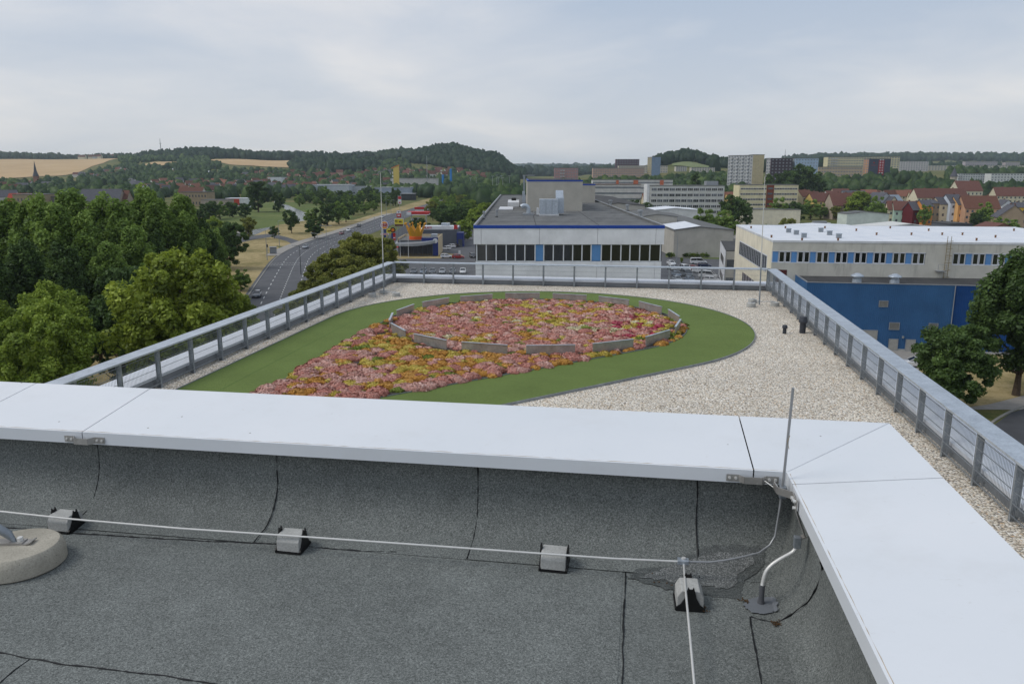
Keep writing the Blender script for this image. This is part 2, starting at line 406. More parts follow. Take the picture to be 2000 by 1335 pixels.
def m_glass(name, rgb=(18,20,24), rough=.08):
    t = NT(name); n = t.noise(.35, 3, .5, t.co('World')); c = lin(rgb)
    t.b.inputs['IOR'].default_value = 1.9
    return t.fin(t.mix(n, tuple(q*.6 for q in c), tuple(min(1, q*1.6) for q in c)), rough, 0, .5)
M_GLASS = m_glass('dark_window_glass')
M_GLASSB = m_glass('grey_window_glass', (60,66,74), .2)
M_GLASSL = m_glass('pale_window_glass', (104,110,117), .3)
def m_tile(name, rgb):
    t = NT(name); v = t.co('Object'); c0 = lin(rgb)
    w = t.new('ShaderNodeTexWave', wave_type='BANDS', bands_direction='Z'); w.inputs['Scale'].default_value = 3.0; w.inputs['Distortion'].default_value = .4; t.t.links.new(v, w.inputs[0])
    n = t.noise(1.2, 6, .7, v); o = t.new('ShaderNodeObjectInfo')
    k = t.math('ADD', t.math('MULTIPLY', n, .75), t.math('MULTIPLY', w.outputs['Fac'], .15)); k = t.math('ADD', k, t.math('MULTIPLY', o.outputs['Random'], .15))
    return t.fin(t.ramp(k, [(.25, tuple(q*.55 for q in c0)), (.55, c0), (.85, tuple(min(1, q*1.35) for q in c0))]), .85, 0, .2)
M_TILE_R = m_tile('red_roof_tiles', (108,74,66))
M_TILE_O = m_tile('orange_roof_tiles', (130,90,74))
M_TILE_B = m_tile('brown_roof_tiles', (102,70,58))
M_TILE_G = m_tile('grey_roof_tiles', (88,88,94))
def m_roofing(name, lo, hi):
    t = NT(name); v = t.co('World'); a = t.noise(.12, 6, .7, v); b = t.noise(1.3, 6, .7, v); st = t.noise(.5, 5, .6, t.co('World', (1, .15, 1)))
    k = t.math('ADD', t.math('ADD', t.math('MULTIPLY', a, .4), t.math('MULTIPLY', b, .3)), t.math('MULTIPLY', st, .3))
    return t.fin(t.ramp(k, [(.35, lo), (.66, hi)]), .85, 0, .2)
M_FELT = m_roofing('old_roofing_felt', (.085,.088,.090), (.195,.197,.192))
M_FELTD = m_roofing('dark_roofing_felt', (.040,.040,.042), (.090,.088,.086))
M_WROOF = m_roofing('white_roof_sheet', (.58,.62,.68), (.78,.79,.81))
def m_weather(name, rgb, st=.35):
    t = NT(name); v = t.co('World'); c0 = lin(rgb)
    n = t.noise(.35, 6, .65, v); s = t.noise(1.0, 6, .65, t.co('World', (1, 1, .12)))
    c = t.mix(t.ramp(n, [(.3, 0.0), (.7, 1.0)]), tuple(q*.86 for q in c0), tuple(min(1, q*1.1) for q in c0))
    c = t.mix(t.ramp(s, [(.56, 0.0), (.74, st)]), c, tuple(q*.42 for q in c0))
    return t.fin(c, .85, 0, .25)
M_CONCW = m_weather('weathered_concrete_panel', (200,197,186), .5)
M_CREAM = m_weather('cream_render', (232,224,202), .2)
M_WHITEP = m_weather('white_render', (212,214,216), .15)
M_PANEL = m_weather('white_facade_panel', (238,238,241), .06)
M_BLUEF = plain('blue_fascia', (20,68,160), .5, 0, .08, 2)
M_BLUEP = plain('light_blue_panel', (92,142,196), .5, 0, .08, 1)
M_FRAME = plain('white_window_frame', (214,216,220), .5, 0, .06, 2)
M_BLUEH = m_weather('blue_trapezoid_cladding', (56,98,142), .2)
M_BLUEH2 = m_weather('deep_blue_cladding', (26,70,128), .15)
M_GREYM = plain('grey_sheet_metal', (150,154,158), .5, .3, .1, 1.5)
M_DKGREY = plain('dark_grey_cladding', (84,88,96), .6, 0, .12, .8)
M_HALL = m_weather('beige_hall_cladding', (178,174,164), .2)
def inside(p, poly):
    c = False; j = len(poly)-1
    for i in range(len(poly)):
        a, b = poly[i], poly[j]
        if (a[1] > p[1]) != (b[1] > p[1]) and p[0] < (b[0]-a[0])*(p[1]-a[1])/(b[1]-a[1])+a[0]: c = not c
        j = i
    return c
# ---------------------------------------------------------------- our own building: upper roof, gravel roof, parapets
rng = random.Random(11)
def wb(mb, name, mat, parent, root, **k):      # a part whose shape is given in world coordinates
    return mb.build(name, mat, parent, loc=(-Vector(root.location) if parent is root else None), **k)
bld = thing('office_building', 'grey flat-roofed office building with white parapet copings, under the camera', 'building', (-3, 4, 0))
LX0, LX1, LY0, LY1 = -12.36, 6.25, -30.0, 38.32         # inner faces of the low parapet
wb(MB().box(LX0-.5, LX1+.5, LY0, LY1+.5, 0, GR-.35), 'wall', M_WHITEP, bld, bld)
wb(MB().box(LX0-.3, LX1+.3, LY0+.2, LY1+.3, GR-.35, GR-.05), 'roof_slab', M_FLASH, bld, bld)
# low parapet: grey flashing inside, white coping outside
up = MB(); up.box(LX0-.55, LX0, LY0, LY1+.55, GR-.3, GR+.27); up.box(LX1, LX1+.55, LY0, LY1+.55, GR-.3, GR+.27); up.box(LX0, LX1, LY1, LY1+.55, GR-.3, GR+.27)
wb(up, 'parapet_upstand', M_FLASH, bld, bld)
def coping_strip(a, b, inward, w=.66, n=2.98):
    a, b = Vector(a), Vector(b); d = (b-a); Lh = d.length; d.normalize(); k = max(1, round(Lh/n)); inw = Vector(inward)
    for i in range(k):
        p = a + d*(Lh*i/k + .004); q = a + d*(Lh*(i+1)/k - .004)
        m = MB(); prof = [(-.03, .215), (-.03, .290), (w, .345), (w, .20), (w-.02, .20), (w-.02, .30), (0, .262), (0, .215)]
        vs = []
        for e in (p, q): vs += [tuple(e - inw*t + Vector((0,0,GR+z))) for t, z in prof]
        nn = len(prof); m.add(vs, [tuple(range(nn)), tuple(range(2*nn-1, nn-1, -1))] + [(j, j+nn, (j+1)%nn+nn, (j+1)%nn) for j in range(nn)])
        bm_fix(wb(m, 'coping_panel', M_COP2, bld, bld))
def bm_fix(o):
    b = bmesh.new(); b.from_mesh(o.data); bmesh.ops.recalc_face_normals(b, faces=b.faces); b.to_mesh(o.data); b.free(); return o
coping_strip((LX0, LY1+.03, 0), (LX0, -6, 0), (1, 0, 0))
coping_strip((LX1, -6, 0), (LX1, LY1+.03, 0), (-1, 0, 0))
coping_strip((LX0-.03, LY1, 0), (LX1+.03, LY1, 0), (0, -1, 0))
for x0, x1 in ((LX0-.69, LX0+.0), (LX1-.0, LX1+.69)):
    wb(MB().box(x0, x1, LY1+.035, LY1+.69, GR+.20, GR+.325), 'coping_corner', M_COP2, bld, bld)

# upper storey under the camera's roof
UX, UY = 0.635, 3.19                    # inner coping edges
UOX, UOY = UX+.55, UY+.55
wb(MB().box(-30, UOX-.04, -28, UOY-.04, GR-.2, UR-.03), 'upper_wall', M_WHITEP, bld, bld)
wx, wy = UX+.05, UY+.08                 # membrane faces behind the coping edge
def seam(pts, r=.006, flat=.5, mat=M_TAR):
    P = []; pts = [Vector(p) for p in pts]
    for a, b in zip(pts[:-1], pts[1:]):
        n = max(2, int((b-a).length/.018))
        for i in range(n): P.append(a.lerp(b, i/n))
    P.append(pts[-1])
    J = [Vector((rng.gauss(0,.004), rng.gauss(0,.004), 0)) for _ in P]
    for _ in range(4): J = [J[0]] + [(J[i-1]+J[i]+J[i+1])/3 for i in range(1, len(J)-1)] + [J[-1]]
    Q = [p+j for p, j in zip(P, J)]
    rs = [r*.72*rng.uniform(.35, 1.3) for _ in Q]
    return wb(MB().tube(Q, rs, 6), 'bitumen_seam', mat, bld, bld, smooth=True)
RF = .5                                 # the fillet along the right-hand wall is tighter
# the field of the roof: sheets laid side by side
zf = UR
sheets = [(-9, -3.30), (-3.30, -.02), (-.02, .31), (.31, wx+.3)]
for i, (a, b) in enumerate(sheets):
    wb(MB().box(a, b, -6, wy+.2, zf-.03, zf+.002*(i % 2)), 'roofing_sheet', M_BIT, bld, bld)
# upstand with a hollow fillet at its foot: dist from wall, height
prof = [(0.0, .40), (.002, .30), (.008, .235)]
for k in range(1, 9):
    t = k/8*math.pi/2; prof.append((.008 + .185*(1-math.cos(t)), .235 - .222*math.sin(t)))
prof.append((.235, .0075)); prof.append((.262, .004))
seam_px = [(187, 868), (537, 893), (930, 914), (1357, 940)]
sx = [-9.0] + [ony(px, py, wy).x for px, py in seam_px]
for i in range(len(sx)):
    a = sx[i]; b = sx[i+1] if i+1 < len(sx) else None
    lift = .0025*(i % 2)
    rings = []; K = 14
    for k in range(K+1):
        R = []
        for d, z in prof:
            x1 = (wx - d*RF) if b is None else b + .012
            x = a + (x1-a)*k/K
            R.append((x, wy-d-lift, zf+z+lift))
        rings.append(R)
    bm_fix(wb(MB().loft(rings, cap=False, closed=False), 'upstand_sheet', M_BIT, bld, bld, smooth=True))
rings = []
for k in range(25):
    R = []
    for d, z in prof:
        y1 = wy - d; y = -6 + (y1+6)*k/24; R.append((wx-d*RF-.001, y, zf+z))
    rings.append(R)
bm_fix(wb(MB().loft(rings, cap=False, closed=False), 'upstand_sheet', M_BIT, bld, bld, smooth=True))
for x in sx[1:]:
    j = rng.uniform(-.012, .012)
    seam([(x+.012+j*q/len(prof), wy-d-.002, zf+z+.002) for q, (d, z) in enumerate(prof)], .0045)
# foot of the upstand and the joints between the sheets, from the photograph
def fl(pts, z=.003): return [onz(px, py, UR+z) for px, py in pts]
seam(fl([(-160, 1018), (0, 1028), (110, 1039), (250, 1047), (400, 1056), (540, 1062), (700, 1075), (905, 1083), (1040, 1091), (1180, 1105), (1330, 1108)]), .0055)
seam(fl([(-60, 1262), (0, 1275), (120, 1296), (240, 1309), (330, 1319), (470, 1345), (700, 1390)]), .0045)
seam(fl([(54, 1287), (28, 1308), (-20, 1350)]), .0045)
seam(fl([(1222, 1108), (1219, 1180), (1218, 1260), (1214, 1345), (1210, 1420)]), .0045)
seam(fl([(1466, 1204), (1473, 1248), (1481, 1290), (1490, 1345)]), .0045)
# patch of coarser granules round the clamp, with its soft dark border
def fillet_z(x, y):
    z = 0.0
    for dist in (wy-y, (wx-x)/RF):
        if dist < .262: z = max(z, float(np.interp(dist, [q[0] for q in prof], [q[1] for q in prof])))
    return z
def onfil(px, py):
    z = 0.0
    for _ in range(40): p = onz(px, py, UR+z); z += .2*(fillet_z(p.x, p.y)-z)
    return p
seam([onfil(*q)+Vector((0,0,.002)) for q in ((1466,1206),(1490,1212),(1518,1216),(1550,1198),(1578,1176),(1596,1148),(1604,1120),(1607,1100))], .0045)
def patch(pts, z, mat, name, cell=.006):
    """a thin skin that follows floor and fillet"""
    P = [(p.x, p.y) for p in (onfil(*q) for q in pts)]; xs_ = [p[0] for p in P]; ys_ = [p[1] for p in P]; vid = {}; V = []; F = []
    nx, ny = int((max(xs_)-min(xs_))/cell)+2, int((max(ys_)-min(ys_))/cell)+2
    def vert(i, j):
        if (i, j) not in vid:
            x, y = min(xs_)+i*cell, min(ys_)+j*cell; vid[i, j] = len(V); V.append((x, y, UR+fillet_z(x, y)+z))
        return vid[i, j]
    for i in range(nx):
        for j in range(ny):
            if inside((min(xs_)+(i+.5)*cell, min(ys_)+(j+.5)*cell), P): F.append((vert(i,j), vert(i+1,j), vert(i+1,j+1), vert(i,j+1)))
    m = MB(); m.v = V; m.f = F; return wb(m, name, mat, bld, bld, smooth=True)
def ragged(pts, amp, n=7):
    out = []
    for i, p in enumerate(pts):
        q = pts[(i+1) % len(pts)]
        for k in range(n):
            t = k/n; out.append((p[0]+(q[0]-p[0])*t+rng.gauss(0,amp), p[1]+(q[1]-p[1])*t+rng.gauss(0,amp*.6)))
    return out
patch(ragged([(1228,1130),(1240,1112),(1330,1104),(1342,1078),(1372,1068),(1494,1066),(1494,1100),(1478,1120),(1456,1132),(1446,1172),(1400,1166),(1300,1150)], 2.0), .004, M_DAMP, 'damp_patch')
patch(ragged([(1246,1128),(1300,1112),(1345,1094),(1400,1082),(1470,1080),(1476,1100),(1450,1118),(1430,1150),(1380,1146),(1310,1136)], 3.0), .0065, M_BITL, 'granule_patch')
patch(ragged([(1449,1184),(1462,1174),(1480,1168),(1512,1168),(1520,1180),(1516,1196),(1492,1202),(1468,1198)], 1.2, 5), .0075, M_FLASH, 'sealing_collar', .004)

# white sheet-metal coping with its joints
ZI, ZO, ZL = UR+.41, UR+.473, UR+.352
def back_panel(x0, x1, mit=False):
    P = []
    for x, xm in ((x0, x0), (x1, x1)):
        P.append([(x, UY, ZL), (x, UY, ZI), (x, UOY, ZO), (x, UOY, ZO-.09), (x, UOY-.012, ZO-.09), (x, UOY-.012, ZO-.014), (x, UY+.012, ZI-.014), (x, UY+.012, ZL)])
    return bm_fix(wb(MB().loft(P), 'coping_panel', M_COP, bld, bld))
jx = [-12.0, -6.38, -3.28, -2.588, .504]
for a, b in zip(jx[:-1], jx[1:]): back_panel(a+.003, b-.003)
for x in jx[1:]: wb(MB().add([(x-.03,UY+.012,ZI-.022),(x+.03,UY+.012,ZI-.022),(x+.03,UOY-.015,ZO-.022),(x-.03,UOY-.015,ZO-.022),(x-.03,UY+.012,ZI-.018),(x+.03,UY+.012,ZI-.018),(x+.03,UOY-.015,ZO-.018),(x-.03,UOY-.015,ZO-.018)], [(0,3,2,1),(4,5,6,7),(0,1,5,4),(1,2,6,5),(2,3,7,6),(3,0,4,7)]), 'joint_strip', M_BLACKP, bld, bld)
# corner piece: two mitred wings folded from one sheet, then the right-hand panels
cy0 = 3.06
c = MB()
A = [(jx[-1]+.003, UY, ZI), (jx[-1]+.003, UOY, ZO), (UOX, UOY, ZO), (UX, UY, ZI)]; B = [(UX, UY, ZI), (UOX, UOY, ZO), (UOX, cy0+.003, ZO), (UX, cy0+.003, ZI)]
c.add(A+B, [(3,2,1,0), (4,7,6,5)][0:1] + [(7,6,5,4)])
c.add([(jx[-1]+.003, UY, ZL), (UX, UY, ZL), (UX, UY, ZI), (jx[-1]+.003, UY, ZI)], [(0,1,2,3)])
c.add([(UX, UY, ZL), (UX, cy0+.003, ZL), (UX, cy0+.003, ZI), (UX, UY, ZI)], [(0,1,2,3)])
c.add([(jx[-1]+.003, UOY, ZO-.09), (UOX, UOY, ZO-.09), (UOX, UOY, ZO), (jx[-1]+.003, UOY, ZO)], [(3,2,1,0)])
c.add([(UOX, UOY, ZO-.09), (UOX, cy0+.003, ZO-.09), (UOX, cy0+.003, ZO), (UOX, UOY, ZO)], [(3,2,1,0)])
cc = wb(c, 'coping_corner', M_COP, bld, bld); 
so = cc.modifiers.new('sheet', 'SOLIDIFY'); so.thickness = .003; so.offset = -1
wb(MB().tube([(UX+.004, UY+.004, ZI+.001), (UOX-.004, UOY-.004, ZO+.001)], .0011, 5), 'mitre_bead', plain('sealant', (206,210,214), .6), cc, bld)
ry = [cy0, .0, -3.1, -8]
for a, b in zip(ry[:-1], ry[1:]):
    P = []
    for y in (a-.003, b+.003):
        P.append([(UX, y, ZL), (UX, y, ZI), (UOX, y, ZO), (UOX, y, ZO-.09), (UOX-.012, y, ZO-.09), (UOX-.012, y, ZO-.014), (UX+.012, y, ZI-.014), (UX+.012, y, ZL)])
    bm_fix(wb(MB().loft(P), 'coping_panel', M_COP, bld, bld))
# the line of dust that collects along the inner fold of the coping
dust = plain('dust_line', (176,160,138), .9, 0, .25, 30)
def dust_line(P):
    Q = resample_([Vector(p) for p in P], .03); wb(MB().tube([q+Vector((rng.gauss(0,.0004), rng.gauss(0,.0004), 0)) for q in Q], [.0011*rng.uniform(.0,1.5) for _ in Q], 4), 'dirt_line', dust, bld, bld)
def resample_(P, step):
    out = [P[0]]
    for a, b in zip(P[:-1], P[1:]):
        n = max(1, int((b-a).length/step)); out += [a.lerp(b, i/n) for i in range(1, n+1)]
    return out
sl = (ZO-ZI)/.55
dust_line([(-6, UY+.010, ZI+.010*sl), (UX+.004, UY+.010, ZI+.010*sl)]); dust_line([(UX+.010, UY-.02, ZI+.010*sl), (UX+.010, -1, ZI+.010*sl)])
# earthing straps bridging the coping joints
def strap(x, halfw=.105, bow=.028):
    zc = ZL+.026; y = UY-.004
    m = MB(); pts = [(-halfw, 0), (-halfw*.52, 0), (-halfw*.34, -bow), (halfw*.34, -bow), (halfw*.52, 0), (halfw, 0)]
    for a, b in zip(pts[:-1], pts[1:]):
        m.bar((x+a[0], y+a[1], zc-.004), (x+b[0], y+b[1], zc-.004), .003, .030, (0,0,1))
    s = wb(m, 'earthing_strap', M_STEEL, bld, bld)
    for q in (-.88, -.64, .64, .88):
        wb(MB().tube([(x+halfw*q, y-.001, zc-.003), (x+halfw*q, y-.007, zc-.003)], .0062, 6), 'bolt', M_WIRE, s, bld)
strap(-2.575); strap(.50, .105, .022)
# corner bracket that clamps the rod, and the bracket for the bonding pipe
k = MB(); k.bar((UX-.006, 3.02, ZL+.028), (UX-.006, 2.955, ZL+.028), .004, .03); k.bar((UX-.006, 3.02, ZL+.028), (UX-.055, 3.06, ZL+.028), .004, .03); k.bar((UX-.055, 3.06, ZL+.028), (UX-.06, 3.12, ZL+.028), .004, .03)
s = wb(k, 'rod_bracket', M_STEEL, bld, bld)
for yy in (2.968, 2.99): wb(MB().tube([(UX-.008, yy, ZL+.03), (UX-.018, yy, ZL+.03)], .0065, 6), 'bolt', M_WIRE, s, bld)

# little things lying on the roof: bits of straw and debris
twig_m = plain('dry_straw', (150,128,86), .9)
deb = plain('brown_leaf_litter', (78,58,36), .95, 0, .4, 60)
lit = MB()
for (px, py, n, sp) in [(1452,1172,16,.012),(1516,1217,22,.012),(1374,1190,10,.010),(1575,1066,12,.012),(1468,1102,18,.02),(1300,1140,8,.03)]:
    p = onz(px, py, UR+.006)
    for i in range(n):
        q = p + Vector((rng.gauss(0,sp), rng.gauss(0,sp), abs(rng.gauss(0,.003)))); a = rng.uniform(0,6.28); l = rng.uniform(.004,.012)
        lit.bar(q, q+Vector((math.cos(a)*l, math.sin(a)*l, rng.uniform(-.001,.003))), .004, .0015)
lit.build('leaf_litter', deb, label='brown leaf crumbs lying on the grey roofing felt', cat='litter', kind='stuff')

# ---------------------------------------------------------------- railing round the gravel roof
RT = GR+1.05
def railing(name, label, A, B, inward, count, first=0.0):
    """flat handrail on I-section posts, wire mesh between; A and B on the post line"""
    A, B, inw = Vector(A), Vector(B), Vector(inward); d = (B-A); Ln = d.length; d.normalize()
    root = thing(name, label, 'railing', A)
    ang = math.atan2(d.y, d.x); rot = Matrix.Rotation(ang, 4, 'Z')
    side = 1 if (rot @ Vector((0,1,0))).dot(inw) > 0 else -1        # local +y towards the inside?
    root.rotation_euler = (0,0,ang)
    sp = Ln/count
    # handrail in lengths of three bays
    for i in range(0, count, 3):
        a, b = i*sp - (.12 if i == 0 else -.003), min(count, i+3)*sp + (.12 if i+3 >= count else -.003)
        m = MB(); m.box(a, b, min(side*.10, -side*.35), max(side*.10, -side*.35), 1.0, 1.05)
        m.build('handrail', M_GALV, root, bevel=.006)
    pm = MB(); pm.box(-.036, .036, .050, .058, .0, 1.0); pm.box(-.036, .036, -.058, -.050, .0, 1.0); pm.box(-.006, .006, -.05, .05, .0, 1.0)
    pm = pm.mesh('post', M_GALVD)
    fm = MB(); fm.box(-.05, .05, min(0, -side*.22), max(0, -side*.22), .10, .20); fm = fm.mesh('foot_bracket', M_GALVD)
    wm = MB(); half = sp/2 - .055; nv = int(2*half/.05)
    yb = side*.072
    for i in range(nv+1):
        x = -half + 2*half*i/nv; wm.box(x-.0025, x+.0025, yb-.0025, yb+.0025, .10, .97)
    for z in (.14, .34, .54, .74, .94):
        for yy in (yb-.006, yb+.006): wm.box(-half-.02, half+.02, yy-.0035, yy+.0035, z-.0035, z+.0035)
    wm = wm.mesh('mesh_panel', M_GALVD)
    for i in range(count+1):
        p = put('post', pm, root, (i*sp, 0, 0)); put('foot_bracket', fm, p)
        if i < count: put('mesh_panel', wm, root, ((i+.5)*sp, 0, 0))
    return root
railing('roof_railing', 'galvanised railing with wire mesh along the roof edge facing the road and trees', (-12.2, 38.15, GR), (-12.2, -.5, GR), (1,0,0), 25)
railing('roof_railing', 'galvanised railing with wire mesh along the roof edge facing the blue hall', (6.1, -.5, GR), (6.1, 38.15, GR), (-1,0,0), 26)
railing('roof_railing', 'galvanised railing with wire mesh along the roof edge facing the blue-banded building', (-12.2+.06, 38.15, GR), (6.1-.06, 38.15, GR), (0,-1,0), 12)

# ---------------------------------------------------------------- gravel, turf, planting
MB().box(LX0, LX1, LY0+.3, LY1, GR-.05, GR).build('gravel_bed', M_GRAV, label='pale beige gravel covering the lower flat roof', cat='gravel', kind='stuff')
TC = Vector((-3.74, 28.2))
def teardrop(R, n=72):
    """circle with a tangent along the roof's long side and one at 45 degrees, meeting in a tip"""
    pts = []; a0, a1 = math.radians(180), math.radians(-45)
    for i in range(n+1):
        a = a0 + (a1-a0)*i/n; pts.append((TC.x+R*math.cos(a), TC.y+R*math.sin(a)))
    x0 = TC.x-R; px, py = pts[-1]; tip = (x0, py-(px-x0)); pts.append(tip); return pts      # clockwise
RT_O, RB = 7.83, 5.55
outer, inner = teardrop(RT_O), teardrop(RB)
m = MB(); n = len(outer); o = [(x, y, GR+.045) for x, y in outer]; q = [(x, y, GR+.045) for x, y in inner]
m.add(o+q, [(i, i+n, (i+1)%n+n, (i+1)%n) for i in range(n)])
m.add([(x,y,GR+.045) for x,y in outer]+[(x,y,GR-.01) for x,y in outer], [(i, (i+1)%n, (i+1)%n+n, i+n) for i in range(n)])
tf = m.build('artificial_turf', M_TURF, label='green artificial turf band curving round the sedum bed', cat='turf'); bm_fix(tf)
for name, poly, zz in (('steel_edging', outer, .07), ('steel_edging', inner, .075)):
    e = MB(); off = .012; P = [Vector((x,y)) for x, y in poly]; nn = len(P)
    ins = []
    for i in range(nn):
        t = (P[(i+1)%nn]-P[i-1]).normalized(); ins.append(P[i] + Vector((-t.y, t.x))*(off if poly is outer else -off))
    rings = [[(P[i].x,P[i].y,GR), (ins[i].x,ins[i].y,GR), (ins[i].x,ins[i].y,GR+zz), (P[i].x,P[i].y,GR+zz)] for i in range(nn)] 
    rings.append(rings[0]); e.loft(rings, cap=False)
    bm_fix(e.build(name, M_GALVD, tf))
tur_seam = plain('turf_joint', (74,104,44), .9)
for x0, y0, x1, y1 in ((-10.45, 11.5, -10.45, 27.6),):
    MB().box(x0-.007, x0+.007, y0, y1, GR+.044, GR+.0475).build('turf_joint', tur_seam, tf)
soil = MB().prism([(x,y) for x,y in reversed(inner)], GR, GR+.05).build('planting_bed', M_SOIL, label='dark grey soil of the teardrop sedum bed', cat='soil bed')

# upright steel plates in a ring
prad, plen = 5.24, 1.50
for i in range(16):
    a = math.radians(-166.9 + 360 - 22.5*i) ; 
    cxp, cyp = TC.x+.02 + prad*math.cos(a), TC.y+.08 + prad*math.sin(a)
    r = thing('steel_plate_bench', 'low brushed steel plate, one of sixteen standing in a ring among the sedum', 'steel plate', (cxp, cyp, GR+.02), a+math.pi/2, 'steel plates standing in a ring')
    jit = rng.uniform(-.01, .01)
    MB().box(-plen/2, plen/2, -.012, .012, 0, .325+jit).build('plate', M_STEEL, r)
    MB().box(-plen/2-.004, plen/2+.004, -.035, .035, .325+jit, .340+jit).build('top_flange', M_GALV, r)

# sedum cushions
def cushion(seed, n, leaf=.03):
    g = np.random.default_rng(seed)
    u = g.random(n); ph = g.random(n)*2*np.pi; ct = 1-u*.98; st = np.sqrt(1-ct**2)
    lob = 1+.18*np.sin(3*ph+seed)+.12*np.sin(5*ph+2*seed)
    bumpy = 1 + .10*np.sin(7*st*np.cos(ph)*1.7+seed)*np.sin(6*st*np.sin(ph)*1.6+seed*2)
    P = np.c_[st*np.cos(ph)*lob, st*np.sin(ph)*lob, ct*.46*bumpy + .02] * (.90+.14*g.random(n))[:,None]
    nrm = np.c_[st*np.cos(ph), st*np.sin(ph), ct*1.3]; nrm /= np.linalg.norm(nrm, axis=1)[:,None]
    nrm = nrm + g.normal(0, .28, (n,3)); nrm /= np.linalg.norm(nrm, axis=1)[:,None]
    t = np.cross(nrm, g.normal(0,1,(n,3))); t /= np.linalg.norm(t, axis=1)[:,None]; b = np.cross(nrm, t)
    s = (leaf*(.6+.8*g.random(n)))[:,None]
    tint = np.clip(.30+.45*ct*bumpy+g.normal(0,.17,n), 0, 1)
    # a dome below so that no soil shows through
    return P, t*s, b*s, tint
def cush_mesh(name, seed, n, mat, leaf=.11):
    P, t, b, tint = cushion(seed, n, leaf)
    V = np.concatenate([P-t-b*.7, P+t-b*.7, P+t*.8+b, P-t*.8+b], 1).reshape(-1,3); F = np.arange(4*n).reshape(n,4)
    g = np.random.default_rng(seed+99); D = []; fc = []; tn = []
    base = len(V); rings, seg = 5, 14
    for i in range(rings+1):
        for k in range(seg):
            el = i/rings*math.pi/2; ph = 2*math.pi*k/seg; lob = 1+.18*math.sin(3*ph+seed)+.12*math.sin(5*ph+2*seed)
            D.append((.9*math.cos(el)*math.cos(ph)*lob, .9*math.cos(el)*math.sin(ph)*lob, .40*math.sin(el))); tn.append(.12+.3*i/rings)  # tint drops towards the rim: painted shade in the gaps between cushions
    for i in range(rings):
        for k in range(seg): fc.append((base+i*seg+k, base+i*seg+(k+1)%seg, base+(i+1)*seg+(k+1)%seg, base+(i+1)*seg+k))
    return np.concatenate([V, np.array(D)]), np.concatenate([F, np.array(fc)]), np.concatenate([np.repeat(tint,4), np.array(tn)])
g = np.random.default_rng(5)
pts = []
cell = .30
xs = np.arange(TC.x-RB-.2, TC.x+RB+.3, cell); ys = np.arange(13.5, TC.y+RB+.2, cell*.92)
inner_sm = teardrop(RB-.06)
for j, y in enumerate(ys):
    for x in xs:
        p = (x + (cell/2 if j % 2 else 0) + g.normal(0,.07), y + g.normal(0,.07))
        if inside(p, inner_sm): pts.append(p)
def pnoise(x, y, s, sd): return math.sin(x*s+sd*1.3+1.7*math.sin(y*s*.8+sd))*math.sin(y*s*1.1-sd+1.3*math.sin(x*s*.7+sd*2))
LAB = {'pink': 'reddish pink sedum cushion in the teardrop planting bed', 'rose': 'pale dusty pink sedum cushion in the teardrop planting bed', 'orange': 'orange-brown sedum cushion in the teardrop planting bed',
       'yellow': 'yellow flowering sedum cushion in the teardrop planting bed', 'crimson': 'dark crimson sedum cushion in the teardrop planting bed', 'cream': 'whitish flowering sedum cushion in the teardrop planting bed', 'green': 'green unflowered sedum cushion in the teardrop planting bed'}
items = []
for (x, y) in pts:
    d = math.hypot(x-TC.x, y-TC.y); inr = d < prad; e = min(abs(x-(TC.x-RB)), 9)
    n1 = pnoise(x, y, 1.9, 1.0) + .5*pnoise(x, y, 4.3, 2.2); r = g.random()
    edge_r = (x - y + 24.15)/1.414                    # distance from the 45 degree edge (0 at the edge, negative inside)
    if inr:
        kind = 'pink' if r < .44 else 'rose' if r < .68 else 'orange' if r < .82 else 'yellow' if r < .95 else 'cream'
        if n1 > .55: kind = 'orange' if r < .6 else 'yellow'
        if x > TC.x+2.6 and abs(y-(TC.y-.3)) < 2.0 and r < .28: kind = 'crimson'
        if math.hypot((x-(TC.x+2.4))/1.2, (y-(TC.y-1.1))/.35) < 1: kind = 'cream'
    else:
        if d < prad+1.4 and y < TC.y-1.0 or (d < prad+.8): kind = 'orange' if r < .62 else 'yellow' if r < .80 else 'pink'
        else: kind = 'rose' if r < .26 else 'pink' if r < .46 else 'orange' if r < .74 else 'yellow'
        if edge_r > -.55 and y < 23: kind = 'pink' if r < .55 else 'rose' if r < .8 else 'orange'
        if e < .55 and y < 26: kind = 'rose' if r < .5 else 'pink' if r < .85 else 'yellow'
    kn = .55*pnoise(x+3, y-7, 1.6, 3.3)+.42*g.normal()
    if not inr and kind in ('pink','rose','orange','yellow') and edge_r < -.55 and e > .55:
        kind = ('rose' if r < .5 else 'pink') if kn < -.12 else ('orange' if r < .58 else 'yellow')
        if d < prad+1.3 and kn > -.45: kind = 'orange' if r < .7 else 'yellow'
    if inr and kind in ('pink','rose','orange','yellow'):
        kind = ('rose' if r < .42 else 'pink') if kn < .20 else ('orange' if r < .5 else 'yellow')
    if g.random() < .055: kind = 'green'
    # bare gaps
    if pnoise(x, y, 2.7, 4.0) > .80 and r < .75: continue
    # nothing grows through the plates
    R = g.uniform(.17, .28)*(1.10 if kind in ('pink','rose') else .98)*(.72 if abs(d-prad) < .3 else 1)
    if abs(d-prad) < .12 and r < .4: continue
    items.append((x, y, R, kind, g.random()*6.28, g.uniform(.8,1.25)))
vis = [it for it in items if it[1] > 17.1]
vis.sort(key=lambda it: -(it[2]/math.hypot(it[0], it[1], 5.4)))
own, rest = vis[:300], vis[300:]
protos = {}
for kind in SED:
    for v in range(3):
        V, F, T = cush_mesh('sedum', 31*v+len(kind)*7, 1000, None, .062)
        protos[kind, v] = npmesh('sedum_cushion', V, F, SED[kind], T)
